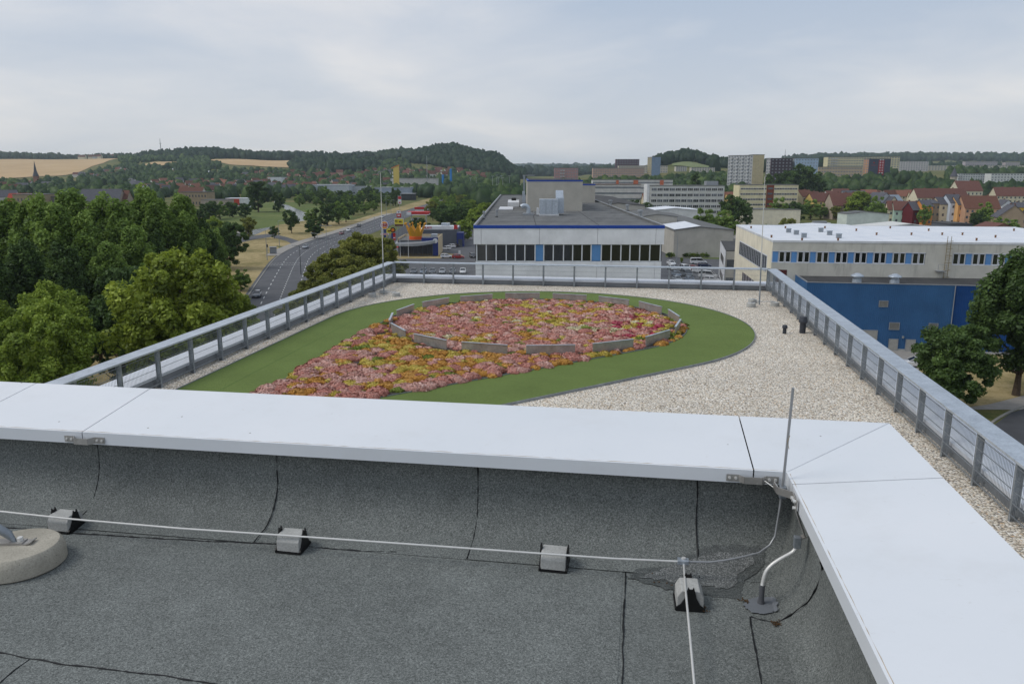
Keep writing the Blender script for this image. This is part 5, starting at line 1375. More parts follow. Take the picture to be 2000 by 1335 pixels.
# side wall: window ribbon and lower glazed strip
sd_ = MB(); sd_.box(-.04, .0, 4, DF-6, hF-6.0, hF-3.0); sd_.build('side_window_frame', M_FRAME, FW)
for k in range(16):
    y0 = 4.2+k*1.92; MB().box(-.06, -.02, y0+.12, y0+1.75, hF-5.8, hF-3.2).build('side_pane', M_GLASSB, FW)
MB().box(-.05, .0, 1.5, DF-12, 1.5, 7.5).build('side_glazing', m_glass('reddish_glazing', (74,50,46), .25), FW)
for k in range(9): MB().box(-.07, -.03, 1.5+k*3.2, 1.7+k*3.2, 1.5, 7.5).build('glazing_bar', M_FRAME, FW)
MB().box(fpx(1515), fpx(1540), -.05, .0, 3, zw0-1.2).build('dark_red_door', plain('dark_red_paint', (84,32,30), .7), FW)
# ladder with cage
ld = MB(); lx = fpx(1829)
for s in (-.3, .3): ld.bar((lx+s,-.35,hF-10.5), (lx+s,-.35,hF+1.0), .07, .07)
for k in range(24): ld.bar((lx-.3,-.35,hF-10.2+k*.45), (lx+.3,-.35,hF-10.2+k*.45), .04, .04)
for k in range(7): ld.bar((lx-.4,-1.0,hF-7+k*1.2), (lx+.4,-1.0,hF-7+k*1.2), .05, .05); ld.bar((lx-.4,-.35,hF-7+k*1.2), (lx-.4,-1.0,hF-7+k*1.2), .05, .05); ld.bar((lx+.4,-.35,hF-7+k*1.2), (lx+.4,-1.0,hF-7+k*1.2), .05, .05)
ld.build('ladder', plain('rusty_yellow_ladder', (140,124,92), .8), FW)
pl = MB(); pl.box(lx-1.6, lx-.3, -1.2, -.02, zw0-1.0, zw0-.9)
for q_ in (lx-1.6, lx-.35): pl.bar((q_,-1.2,zw0-.9), (q_,-1.2,zw0+.2), .05, .05)
pl.bar((lx-1.6,-1.2,zw0+.2), (lx-.35,-1.2,zw0+.2), .05, .05); pl.build('landing', M_GREYM, FW)
def onF(px, py): p = onz(px, py, hF-.08); return p
for px, py in ((1540,454),(1555,458),(1570,464),(1603,453),(1620,459),(1638,465)):
    t = thing('roof_vent', 'small grey square vent on the white factory roof', 'roof vent', onF(px, py), 0, 'small vents on the white factory roof')
    MB().box(-.4, .4, -.4, .4, 0, .75).build('housing', M_GALVD, t); MB().box(-.48, .48, -.48, .48, .75, .85).build('lid', M_GALV, t)
rs_ = random.Random(4)
for i in range(16):
    px, py = 1470+i*34+rs_.uniform(-6,6), rs_.choice((446,451,459,464,470)); p = onF(px, py)
    t = thing('roof_drain', 'tiny brown drain vent on the white factory roof', 'roof vent', p, 0, 'brown drains on the white factory roof'); MB().lathe([(.16,0),(.16,.35),(.2,.36),(.2,.45),(0,.5)], 8).build('cap', plain('brown_cap', (120,86,60), .7), t)
wj = MB()
for k in range(1, 12): wj.box(.4, LF-.4, k*3.4-.05, k*3.4+.05, hF-.08, hF-.07)
wj.build('roof_sheet_joint', plain('white_roof_joint', (186,194,206), .6), FW, kind='stuff')
# blue hall
pH = onz(1577, 700); yH = onz(1780, 686).y; pT = ony(1577, 550, yH); xH = pT.x; hH = pT.z
BH = axis_thing('blue_hall', 'dark blue metal-clad hall with grey doors and small louvred openings', 'hall', xH, yH)
x2 = ony(1866, 557, yH).x-xH; LB, DB = 62.0, 12.5
def ribs(x0, x1, y, z0, z1, pitch=.30, dep=.04):
    m = MB(); P = []; x = x0; k = 0
    while x < x1:
        P += [(x, y), (min(x1, x+pitch*.45), y), (min(x1, x+pitch*.55), y+dep), (min(x1, x+pitch*.95), y+dep)]; x += pitch
    P.append((x1, y)); n = len(P)
    m.add([(p[0],p[1],z0) for p in P]+[(p[0],p[1],z1) for p in P], [(i,i+1,i+1+n,i+n) for i in range(n-1)]); return m
MB().box(.06, LB, .08, DB, 0, hH-.5).build('core_wall', M_BLUEH2, BH)
ribs(0, x2, 0, .35, hH-.12).build('cladding', M_BLUEH, BH); ribs(x2+.03, LB, .0, .35, hH-.12).build('deep_blue_cladding', M_BLUEH2, BH)
MB().box(-.04, .05, .02, DB, .35, hH-.12).build('side_cladding', M_BLUEH, BH)
MB().box(.06, LB, -.03, .06, 0, .34).build('plinth', M_CONCG, BH)
MB().box(.1, LB, .12, DB, hH-.5, hH-.30).build('roof', M_FELTD, BH)
ed = MB(); ed.box(-.08, LB, -.06, .12, hH-.12, hH); ed.box(-.08, .12, .121, DB, hH-.12, hH); ed.build('roof_edge', M_GREYM, BH)
MB().tube([(x2+.02,-.12,0), (x2+.02,-.12,hH-.15)], .07, 8).build('downpipe', M_GREYM, BH, smooth=True)
def hallxy(px, py): p = ony(px, py, yH); return p.x-xH, p.z
def opening(px0, px1, py0, py1, nm, mat=None):
    x0, z1 = hallxy(px0, py0); x1, z0 = hallxy(px1, py1); z0 = max(z0, .02)
    f_ = MB(); f_.box(x0, x0+.1, -.10, .0, z0, z1); f_.box(x1-.1, x1, -.10, .0, z0, z1); f_.box(x0+.1, x1-.1, -.10, .0, z1-.1, z1); f_.box(x0+.1, x1-.1, -.10, .0, z0, z0+.1)
    f_ = f_.build(nm, M_GREYM, BH)
    if nm == 'louvre':
        for k in range(6):
            z = z0+.12+(z1-z0-.24)*k/6; MB().box(x0+.1, x1-.1, -.07, -.02, z, z+(z1-z0)/9).build('slat', plain('grey_slats', (126,126,122), .7), f_)
        MB().box(x0+.1, x1-.1, -.02, .0, z0+.1, z1-.1).build('backing', M_BLACKP, f_)
    else: MB().box(x0+.1, x1-.1, -.08, -.0, z0+.1, z1-.1).build('leaf', mat or plain('grey_door', (160,158,152), .6), f_)
for q_ in ((1717,1734,586.5,599.5),(1737,1756,629,644),(1814,1831,630.5,645.5),(1815,1825,654.5,663)): opening(*q_, 'louvre')
opening(1736, 1752, 661, 688, 'door'); opening(1769, 1786, 662, 688, 'door'); opening(1683, 1710, 643.5, 690, 'roller_door'); opening(1887, 1912, 655, 676, 'louvre')
MB().lathe([(.14,0),(.18,.1),(.18,.35),(0,.4)], 8, (hallxy(1763,658)[0], -.2, hallxy(1763,660)[1])).build('wall_lamp', M_GREYM, BH)
for px in (1674, 1749):
    x0, _ = hallxy(px, 550); t = axis_thing('roof_fan', 'round galvanised roof fan on the blue hall', 'roof fan', xH+x0+.6, yH+2.4); t.location.z = hH-.3; t['group'] = 'roof fans on the blue hall'
    MB().lathe([(.75,0),(.7,.6),(.62,.62),(.62,1.0)], 14).build('base', M_GALV, t, smooth=True); MB().lathe([(.95,1.0),(1.05,1.06),(1.0,1.2),(.3,1.55),(0,1.58)], 14).build('cowl', M_GALV, t, smooth=True)

# --- white annex, beige halls, low sheds
WA = atf(1418, 489, 190); AX = axis_thing('white_annex', 'small white flat-roofed annex with dark window strips beside the factory', 'building', WA.x, WA.y, math.radians(-3)); hA = WA.z
MB().box(0, 9, .1, 28, 0, hA-.2).build('wall', M_HALL, AX); MB().box(-.12, -.0, 0, 28, 0, hA).build('side_wall', M_WHITEP, AX)
MB().box(-.1, 9, .1, 28, hA-.2, hA).build('roof', M_FELTD, AX)
for z0 in (hA-4.2, hA-8.6):
    MB().box(.3, 8.5, .04, .12, z0, z0+2.0).build('window_band', M_GLASSB, AX); MB().box(-.16, -.1, 6, 22, z0, z0+1.8).build('side_window_band', m_glass('brown_glazing', (64,56,52), .3), AX)
def hall(label, px0, px1, f, y_eave, y_ridge, depth, mat, roofm, name='industrial_hall', rz=0.0, ridge_at=.45):
    A, w_, rz0 = front(px0, f, px1, f); r = thing(name, label, 'hall', (A.x, A.y, terr_xy(A.x, A.y)-.1), rz0+math.radians(rz)); zg = r.location.z
    he, hr = ztop((px0+px1)/2, y_eave, f)-zg, ztop((px0+px1)/2, y_ridge, f)-zg; xr = w_*ridge_at
    MB().extr([(0,0),(w_,0),(w_,he),(xr,hr),(0,he)], 'y', 0, depth).build('wall', mat, r)
    m_ = MB()
    for (xa, za, xb_, zb_) in ((-.3, he-.02, xr, hr), (xr, hr, w_+.3, he-.02)):
        m_.add([(xa,-.3,za+.03),(xb_,-.3,zb_+.03),(xb_,depth+.3,zb_+.03),(xa,depth+.3,za+.03),(xa,-.3,za+.25),(xb_,-.3,zb_+.25),(xb_,depth+.3,zb_+.25),(xa,depth+.3,za+.25)], [(0,3,2,1),(4,5,6,7),(0,1,5,4),(1,2,6,5),(2,3,7,6),(3,0,4,7)])
    m_.build('roof', roofm, r); return r, w_, he
hb, wB_, heB = hall('beige hall with low gabled front facing the parking lot', 1322, 1440, 262, 450, 444, 110, M_HALL, M_FELT, rz=-.5)
MB().extr([(.1,heB+.3),(wB_*.44,heB+1.45),(wB_*.44,heB+1.5),(.1,heB+.36)], 'y', .1, 26).build('skylight_sheet', M_WROOF, hb)
hall('taller beige hall behind the blue-banded building', 1256, 1326, 290, 424, 419, 130, M_HALL, M_FELT, rz=-.5)
hall('dark-roofed hall beyond the blue-banded building', 1166, 1262, 330, 402, 397, 120, M_HALL, M_FELTD, rz=-.5)
hall('low white shed in front of the white office slab', 1280, 1372, 395, 411, 407, 24, M_WHITEP, M_WROOF)
hall('long low white shed with curved pale roof behind the white-roofed factory', 1690, 1870, 300, 448, 438, 15, M_GREYM, plain('pale_grey_sheet_roof', (206,206,202), .7), ridge_at=.55)
hall('low pale shed beside the lorry yard', 1565, 1690, 305, 444, 441, 14, M_WHITEP, M_WROOF)
hall('long low beige shed under the cream office block', 1455, 1570, 430, 410, 409, 14, M_CREAM, M_FELT)
hall('grey flat shed before the peach apartment house', 1866, 1912, 330, 438, 437, 14, M_DKGREY, M_FELTD)
hall('small mint green and white half-timbered shed', 1662, 1745, 410, 418, 414, 12, wallm((196,206,196)), M_FELT)
hall('low red-tiled outbuilding at the edge of the houses', 1938, 2010, 315, 452, 437, 12, wallm((120,90,76)), M_TILE_R, ridge_at=.5)

# --- office slabs: every window bay a part
def office(name, label, px0, px1, f, ytop, storeys, bays, wall, depth=14, group_px=None, frames=M_FRAME, stair=None, wh=.52):
    A, w_, rz0 = front(px0, f, px1, f); r, zg = root_at(name, label, 'office block', A, rz0); H_ = ztop((px0+px1)/2, ytop, f)-zg; sh = 3.35
    MB().box(0, w_, .15, depth, 0, H_-.3).build('wall', wallm(wall, .15), r); MB().box(-.2, w_+.2, -.1, depth+.2, H_-.3, H_).build('roof', M_FELT, r)
    bw = (w_-1.2)/bays; gw_ = (bw*.86)
    wmz = MB().box(-gw_/2, gw_/2, -.02, .14, 0, sh*wh).mesh('window', frames); pmz = MB()
    for k in range(3): c_ = -gw_/2+gw_*(k+.5)/3; pmz.box(c_-gw_/7, c_+gw_/7, -.05, -.021, .12, sh*wh-.12)
    pmz = [pmz.mesh('pane', M_GLASS), pmz.mesh('pane', M_GLASSB)]
    for s_ in range(storeys):
        z = H_-.9-sh*(s_+1)+sh*.30
        if z < .3: break
        for b_ in range(bays):
            xc = .6+bw*(b_+.5)
            if stair and stair[0] < xc/w_ < stair[1]: continue
            o_ = put('window', wmz, r, (xc, 0, z)); put('pane', pmz[tr.random() < .45], o_)
        MB().box(0, w_, .05, .15, z-sh*.46, z-.02).build('spandrel', wallm(wall, .15), r)
    return r, w_, H_
wo_, ww_, wh_ = office('white_office_slab', 'pale grey five-storey office slab with rows of window bays', 1271, 1417, 480, 362, 5, 12, (198,198,194))
MB().box(ww_*.77, ww_*.93, 3, 9, wh_, wh_+2.4).build('roof_plant', M_GREYM, wo_); MB().box(-1.8, -.2, .3, 12, 0, wh_+.6).build('end_wall', M_WHITEP, wo_)
co_, cw_, ch_ = office('cream_office_block', 'cream four-storey office block with a brown brick stair strip', 1446.5, 1562, 515, 360.5, 4, 22, (218,208,174), stair=(.455,.59), wh=.36)
brk = plain('brown_brick', (122,66,48), .9, 0, .2, .6); MB().box(cw_*.46, cw_*.585, -.12, .15, 0, ch_-.3).build('stair_strip', brk, co_)
for s_ in range(4): MB().box(cw_*.48, cw_*.565, -.16, -.12, ch_-3.0-3.35*s_, ch_-1.8-3.35*s_).build('stair_window', M_GLASSB, co_)

# --- tower blocks and slabs of the housing estate
slab('tower_block', 'tall pale grey slab block with balconies and beige gable', 1421, 770, 1469, 742, 304, 13, (176,178,178), 11, 9, 2.2, 1.6, gable=(188,176,144), balcony=(1,3,5,7))
slab('tower_block', 'tall beige gable end adjoining the grey slab block', 1469.5, 742, 1491, 742, 302, 13, (190,178,146), 11, 1, .4, .4)
slab('tower_block', 'tower block with dark violet gable and antenna mast', 1505, 800, 1546, 800, 309, 16, (76,66,74), 10, 6, 1.4, 1.2)
slab('tower_block', 'narrow white balcony front beside the dark violet gable', 1496, 806, 1504.5, 802, 309, 14, (186,186,186), 10, 2, 1.6, 1.5)
slab('tower_block', 'tower block with pale blue gable front', 1552, 800, 1597, 800, 309, 16, (168,188,208), 10, 8, 1.0, 1.1)
slab('tower_block', 'narrow balcony side of the pale blue tower block', 1544, 808, 1551.5, 802, 309.5, 14, (180,186,192), 10, 2, 1.6, 1.5)
slab('tower_block', 'pale yellow slab block with grey balconies at one end', 1615, 1020, 1700, 1020, 306.5, 14, (206,198,164), 8, 17, 2.0, 1.4, balcony=(1,2,3))
slab('tower_block', 'pale yellow slab block behind the charcoal red one', 1690, 1060, 1755, 1060, 306, 14, (208,200,166), 9, 12, 2.0, 1.4)
cr_, crw, crh = slab('tower_block', 'charcoal tower block with a red balcony stripe', 1696, 930, 1738, 930, 310, 15, (74,80,94), 9, 3, .3, .3)
rd = plain('red_balcony_paint', (150,28,34), .7); MB().box(crw*.44, crw*.70, -.5, -.06, 0, crh-1.5).build('red_stripe', rd, cr_)
bb = MB()
for k in range(9): 
    for q_ in (.48, .60): bb.box(crw*q_, crw*(q_+.06), -.56, -.5, crh/9*k+.8, crh/9*k+2.0)
bb.build('window_panes', M_FRAME, cr_, kind='stuff')
em = MB().tube([(crw*.22,-.12,crh-4.5), (crw*.22,-.07,crh-4.5)], .9, 12); em.build('red_emblem', rd, cr_); MB().box(crw*.10, crw*.36, -.1, -.055, crh-7.6, crh-7.2).build('red_lettering_line', rd, cr_)
slab('tower_block', 'narrow orange balcony strip beside the charcoal tower block', 1685.5, 936, 1695.5, 931, 310, 14, (196,150,116), 9, 2, 1.8, 1.5)
slab('terraced_block', 'long beige five-storey block with dark stair bays below the yellow slab', 1598, 900, 1684, 900, 326, 12, (190,172,146), 5, 16, 1.8, 1.4)
slab('terraced_block', 'far white and violet terraced block beneath the forest ridge', 1752, 1500, 1812, 1500, 315, 14, (196,192,192), 5, 12, 2.4, 1.6)
slab('terraced_block', 'long low whitish block under the forest ridge', 1812, 1600, 2050, 1600, 323, 14, (192,186,172), 4, 40, 2.4, 1.6)
slab('terraced_block', 'far violet grey block on the skyline of the estate', 1884, 2000, 1946, 2000, 315.5, 14, (168,160,166), 4, 14, 2.6, 1.8)
slab('terraced_block', 'second far violet grey block on the skyline of the estate', 1962, 2000, 1990, 2000, 317, 14, (170,160,162), 4, 7, 2.6, 1.8)
slab('terraced_block', 'white block with red balconies beside the pointed turret', 1872, 880, 1940, 880, 339, 12, (206,208,206), 5, 14, 1.6, 1.4, balcony=(0,1))
slab('terraced_block', 'white block with green panels beside the one with red balconies', 1937, 860, 2060, 860, 338.5, 12, (208,210,208), 5, 20, 1.6, 1.4)
slab('terraced_block', 'pink panel block on the valley slope', 1083, 1180, 1129, 1180, 328, 12, (170,134,132), 5, 9, 2.2, 1.6, gable=(150,120,128), balcony=(2,3))
slab('terraced_block', 'long pinkish beige panel block behind the tree belt', 1158, 1150, 1258, 1150, 328, 12, (186,158,142), 5, 22, 2.2, 1.5)
slab('terraced_block', 'whitish flat block stepping above the long pinkish one', 1208, 1230, 1304, 1230, 323.5, 12, (198,190,176), 4, 20, 2.2, 1.5)
slab('tower_block', 'dark violet and red slab block on the hill shoulder', 1203, 1330, 1248, 1330, 311, 14, (92,72,84), 8, 9, 2.2, 1.6)
slab('tower_block', 'grey-blue tower block with beige side below the wooded hill', 1272.5, 1150, 1289.5, 1150, 306.5, 16, (122,142,166), 9, 2, .5, .5)
slab('tower_block', 'narrow beige side of the grey-blue tower block', 1264, 1156, 1272, 1151, 307, 15, (184,174,140), 9, 3, 1.4, 1.4)
slab('terraced_block', 'low pale block at the foot of the grassy hill', 1320, 1260, 1341, 1260, 325, 12, (200,194,184), 4, 5, 2.0, 1.5)
slab('terraced_block', 'second low pale block at the foot of the grassy hill', 1350, 1200, 1396, 1200, 327, 12, (196,190,180), 4, 9, 2.0, 1.5)
slab('terraced_block', 'white terraced block with orange stair panels', 1158, 700, 1315, 700, 351, 11, (206,206,204), 4, 34, 2.0, 1.4)
slab('terraced_block', 'white terraced block with red roof edge in front of the longer one', 1135, 610, 1252, 610, 360, 11, (200,198,196), 4, 28, 2.0, 1.4, roof=M_TILE_R)
for p0, p1 in ((1204,1209),(1238,1247),(1290,1297)):
    A, w_, rz0 = front(p0, 699, p1, 699); thing_ = thing('stair_panel', 'orange stairwell front on the white terraced block', 'facade panel', (A.x, A.y, terr_xy(A.x, A.y)), rz0, 'orange stairwell fronts'); MB().box(0, w_, -.2, .3, 0, ztop(p0,352,699)-terr_xy(A.x,A.y)).build('front', wallm((190,110,80)), thing_)

# --- houses of the town right of the centre
WH, CRM, TAN, YEL, PCH, GRY = (206,206,202), (206,196,168), (150,134,112), (208,180,112), (192,152,122), (160,162,162)
house('yellow gabled house with brown-red roof beside the long brown-roofed one', 1603, 520, 14, 11, 8.5, 5, 14, YEL, M_TILE_R, chim=2, rows=3)
house('cream tall house at the end of the cream office block', 1572, 530, 9, 10, 11, 4, 20, CRM, M_TILE_B, rows=3)
house('long beige apartment house with big red-brown roof and dormers', 1664, 480, 26, 12, 8.5, 7, 6, (172,158,142), M_TILE_R, chim=4, rows=3, bays=9)
house('pale grey house with white gable and slate roof', 1722, 468, 9, 13, 12, 4, 10, (180,184,188), M_TILE_G, ridge='y', rows=3)
house('cream house with dark roof joined to the pale grey one', 1740, 462, 7, 11, 10, 4, 10, CRM, M_TILE_G, ridge='y', rows=3)
house('mint green house with red roof', 1774, 440, 12, 11, 7.5, 4.5, -16, (176,202,184), M_TILE_R, rows=2)
house('cream house beside the mint green one', 1752, 445, 7, 10, 7.5, 4.5, -16, CRM, M_TILE_R, rows=2)
house('dark red house with slate roof', 1793, 430, 7, 9, 8, 4, 8, (96,34,38), M_TILE_G, rows=2)
house('orange narrow house with slate roof', 1811, 428, 5.5, 9, 10, 3, 4, (214,142,74), M_TILE_G, rows=3, bays=2)
house('brown-grey narrow house beside the orange one', 1826, 430, 5, 9, 11.5, 1.6, 4, TAN, M_TILE_G, rows=3, bays=2)
house('white and orange town house in the row', 1847, 430, 8, 10, 11, 3.5, 4, (206,190,160), M_TILE_G, rows=3)
house('pale blue town house with dark roof in the row', 1865, 428, 7, 10, 12, 4, 4, (196,204,214), M_TILE_G, rows=3)
house('apricot town house at the end of the row', 1879, 425, 6, 10, 11, 4, 4, (220,170,110), M_TILE_G, rows=3, bays=2)
house('large peach apartment house with brown roof and tan gable', 1917, 420, 17, 14, 9.5, 6, -8, PCH, M_TILE_B, chim=2, rows=3, bays=7)
house('tan house with slate roof and attic windows at the edge', 1984, 380, 13, 12, 7.0, 5.5, -18, TAN, M_TILE_G, ridge='y', chim=2, rows=2)
house('long cream apartment house with red-brown roof', 1838, 560, 36, 12, 9, 6, 2, (214,206,180), M_TILE_R, chim=3, rows=3, bays=14)
house('tall cream gabled house behind the long cream one', 1890, 600, 18, 14, 12, 7, 2, (204,198,176), M_TILE_R, ridge='x', chim=1, rows=3)
house('long cream house with red roof at the far edge', 1985, 600, 30, 12, 8.5, 6, -4, (208,200,176), M_TILE_R, chim=3, rows=3)
house('white narrow house with rounded gable', 1969, 465, 6.5, 9, 9, 3, -4, (214,218,224), M_TILE_G, ridge='y', rows=3, bays=2)
house('bright yellow house beside the white narrow one', 1990, 462, 9, 10, 8, 2.5, -4, (214,176,56), M_TILE_G, rows=2)
house('grey-roofed hall house among the red roofs', 1737, 560, 18, 12, 6, 4.5, 12, (180,186,192), plain('blue_grey_sheet_roof', (128,140,152), .6), chim=0, rows=1)
for i, (px, f, w_, wl_, rf, rz_i) in enumerate([(1628,610,12,WH,M_TILE_R,20),(1644,640,14,CRM,M_TILE_R,10),(1700,640,12,CRM,M_TILE_O,-6),(1722,630,10,WH,M_TILE_R,80),(1745,640,14,GRY,M_TILE_B,10),(1768,640,12,CRM,M_TILE_O,0),(1785,650,12,WH,M_TILE_R,10),(1795,620,11,CRM,M_TILE_O,-10),(1670,620,18,GRY,M_TILE_G,5),(1590,600,12,WH,M_TILE_B,30),(1610,585,9,WH,M_TILE_R,85),
        (1275,600,14,CRM,M_TILE_O,0),(1290,605,14,CRM,M_TILE_O,4),(1308,600,13,WH,M_TILE_O,0),(1322,610,12,CRM,M_TILE_O,0),(1338,590,10,CRM,M_TILE_O,30),(1366,600,12,CRM,M_TILE_O,0),(1425,600,14,CRM,M_TILE_O,10),(1437,590,12,YEL,M_TILE_O,0),(1368,700,10,WH,M_TILE_B,90),(1388,705,10,WH,M_TILE_B,90),(1309,720,13,CRM,M_TILE_R,90),(1478,600,14,CRM,M_TILE_O,0),(1515,610,14,CRM,M_TILE_O,0),(1200,640,16,CRM,M_TILE_O,0),(1226,640,16,CRM,M_TILE_O,0),(1300,660,10,WH,M_TILE_R,20)]):
    house('small red-roofed house half hidden among trees beyond the office blocks', px, f, w_, 10, 5.5, 4.5, rz_i, wl_, rf, 'red-roofed houses among the trees')
tw = thing('church_turret', 'stone turret with dark pointed roof beside the white block', 'tower', (*col(1864, 850), terr_xy(*col(1864, 850))))
MB().lathe([(3.6,0),(3.6,11),(3.9,11.3)], 8).build('wall', wallm((176,168,154)), tw); MB().lathe([(4.3,11.2),(2.4,15),(.1,20.5)], 8).build('roof', M_TILE_G, tw)

# --- left: village, church, old works by the river, factory sheds
def far_house(label, px, f, w_, h_, rh_, rz, wall, roof, group): return house(label, px, f, w_, 9, h_, rh_, rz, wall, roof, group, chim=0, rows=1)
ph = random.Random(21)
for px, f in [(p_+ph.uniform(-3,3), ph.uniform(1560,1840)) for p_ in range(150, 250, 6)]:
    far_house('small white or pink house in the village below the wheat field', px, f, ph.uniform(10,16), 6, 4.5, ph.uniform(-40,40), ph.choice(((226,228,228),(214,206,202),(196,160,152),WH)), ph.choice((M_TILE_G,M_TILE_B,M_TILE_R)), 'houses of the village below the wheat field')
for p_ in range(160, 235, 9):
    far_house('house on the ridge among the trees above the wheat field', p_+ph.uniform(-3,3), ph.uniform(2960,3100), 20, 8, 7, ph.uniform(-40,40), ph.choice((WH,CRM,GRY)), ph.choice((M_TILE_B,M_TILE_R)), 'houses on the ridge')
for p_ in range(470, 760, 7):
    far_house('house of the village on the slope below the forest ridge', p_+ph.uniform(-3,3), ph.uniform(1280,1640), ph.uniform(10,15), 6, 5, ph.uniform(-60,60), ph.choice((WH,CRM,(222,222,220),(196,168,150))), ph.choice((M_TILE_R,M_TILE_B,M_TILE_R,M_TILE_G)), 'houses of the village on the slope')
for p_ in range(775, 960, 6):
    far_house('house of the village at the foot of the rounded hill', p_+ph.uniform(-3,3), ph.uniform(1420,1720), ph.uniform(11,16), 6.5, 5.5, ph.uniform(-60,60), ph.choice((WH,CRM,(216,204,190))), ph.choice((M_TILE_R,M_TILE_R,M_TILE_B)), 'houses below the rounded hill')
for p_ in range(255, 760, 5):
    far_house('pale house among the town trees before the slope village', p_+ph.uniform(-3,3), ph.uniform(900,1280), ph.uniform(9,14), 6.5, 5, ph.uniform(-60,60), ph.choice((WH,CRM,(226,226,224),(206,190,176))), ph.choice((M_TILE_R,M_TILE_B,M_TILE_G,M_TILE_G,M_TILE_O)), 'houses among the town trees')
for p_ in range(290, 470, 9):
    far_house('garden hut on the allotment slope', p_+ph.uniform(-4,4), ph.uniform(1350,1900), ph.uniform(5,9), 3, 2, ph.uniform(-60,60), ph.choice((WH,CRM,(222,222,220))), ph.choice((M_TILE_G,M_WROOF,M_TILE_B)), 'garden huts on the slope')
for p_ in range(560, 660, 8):
    far_house('terraced house with red roof behind the grey factory sheds', p_+ph.uniform(-2,2), ph.uniform(1000,1050), 12, 6, 4, ph.uniform(-8,8), ph.choice((CRM,(196,160,140))), M_TILE_R, 'red terraces behind the sheds')
for p_ in (4, 14, 26, 40, 52, 88, 97):
    far_house('grey-roofed house of the near village round the church', p_, ph.uniform(1000,1200), 14, 6, 5, ph.uniform(-50,50), ph.choice((WH,(210,214,220))), ph.choice((M_TILE_G,M_TILE_B)), 'houses round the church')
ck = thing('church', 'dark church spire rising above the trees before the wheat field', 'church', (*col(69, 1250), terr_xy(*col(69, 1250))))
MB().box(-3, 3, -3, 3, 0, 17).build('tower', wallm((140,104,88)), ck); MB().lathe([(4.4,17),(2.2,24),(.1,40)], 8).build('spire', M_TILE_G, ck)
house('dark hip-roofed mansion with a row of attic windows beyond the wood', 196, 560, 26, 18, 8, 8, 8, (150,140,130), M_TILE_G, chim=1, rows=2)
house('brown-roofed wing joined to the mansion beyond the wood', 222, 566, 18, 16, 8, 7, 8, (150,138,124), M_TILE_B, chim=1, rows=2)
house('red-roofed white-gabled house behind the old stone works', 37, 600, 18, 10, 7, 5, 4, (200,196,188), m_tile('bright_red_tiles', (148,64,50)), chim=1, rows=2)
house('dark-roofed house at the outer edge behind the wood', 5, 620, 16, 12, 9, 5, 20, (190,190,190), M_TILE_G, chim=1)
def boxb(name, label, px0, px1, f, ytop, depth, wall, roof, rows=1, bays=4, rz=0):
    A, w_, rz0 = front(px0, f, px1, f); r, zg = root_at(name, label, 'building', A, rz0+math.radians(rz)); H_ = ztop(px0, ytop, f)-zg
    MB().box(0, w_, 0, depth, -1, H_-.3).build('wall', wallm(wall, .4), r); MB().box(-.3, w_+.3, -.3, depth+.3, H_-.3, H_).build('roof', roof, r)
    panes(w_, H_, rows, bays, .3, 1.8, w_/bays*.4).build('window_panes', M_GLASSB, r, kind='stuff'); return r, w_, H_
boxb('stone_works', 'long tan stone works building behind the wood', 18, 80, 540, 379, 16, (150,136,112), M_FELT, 2, 9)
boxb('stone_works', 'dark-roofed extension of the tan stone works', 80, 112, 548, 384, 16, (120,116,110), M_FELTD, 1, 5)
boxb('old_mill', 'old tan mill building with a row of arched windows by the river', 345, 400, 660, 375, 18, (152,136,112), M_FELTD, 2, 9)
house('white gable with ruined brown roof behind the old mill', 372, 690, 20, 14, 10, 5, 4, (196,192,184), M_TILE_B, chim=0)
boxb('river_works', 'low grey works building on the river bank', 388, 440, 600, 390, 14, (164,154,142), M_FELT, 1, 5)
rw, rww, rwh = boxb('white_shed', 'white flat shed with a bright red front panel beside the river', 437, 478, 620, 387, 12, (214,216,216), M_WROOF, 1, 4)
MB().box(0, rww*.64, -.12, 0, rwh*.35, rwh-.5).build('red_panel', plain('red_orange_panel', (184,64,44), .7), rw)
boxb('white_hut', 'small white hut under the overhanging dark tree', 532, 545, 680, 391, 8, (206,206,202), M_FELT, 1, 2)
boxb('factory_shed', 'big pale grey factory shed with metal roof behind the tree belt', 606, 680, 860, 361, 40, (178,184,190), M_GREYM, 1, 10)
boxb('factory_shed', 'low light grey shed adjoining the big factory shed', 680, 720, 880, 364, 30, (186,190,194), M_GREYM, 1, 6)
boxb('factory_shed', 'white flat warehouse on the far slope', 522, 548, 1200, 346.5, 30, (210,214,216), M_WROOF, 1, 4)
boxb('factory_shed', 'long pale flat works at the foot of the rounded hill', 762, 852, 1020, 348, 30, (190,188,184), M_FELT, 1, 10)
boxb('blue_roofed_store', 'store building with pale blue roof edge beside the yellow tower', 730, 800, 850, 366, 30, (150,160,176), M_GREYM, 1, 8)
boxb('dark_pavilion', 'dark low pavilion with wide flat roof beyond the crossing', 782, 808, 800, 378, 16, (56,58,62), M_GREYM, 1, 4)
yt = thing('yellow_tower', 'slim yellow tower with slanting top and a column of white squares', 'tower', (*col(774, 900), terr_xy(*col(774, 900))), YAW)
sy = 880/HR; MB().extr([(-5.5*sy,0),(5*sy,0),(5.5*sy,61*sy),(-5.5*sy,56*sy)], 'y', -2.2, 2.2).build('shaft', plain('ochre_yellow', (206,182,96), .8), yt)
MB().extr([(-9*sy,55.5*sy),(6*sy,61.5*sy),(6*sy,63*sy),(-9*sy,57*sy)], 'y', -2.5, 2.5).build('slanting_cap', plain('orange_cap', (206,120,60), .7), yt)
for k in range(7): MB().box(-8.4*sy, -6.2*sy, -1, 1, (6+6.5*k)*sy, (10+6.5*k)*sy).build('white_square', M_WHITEP, yt)
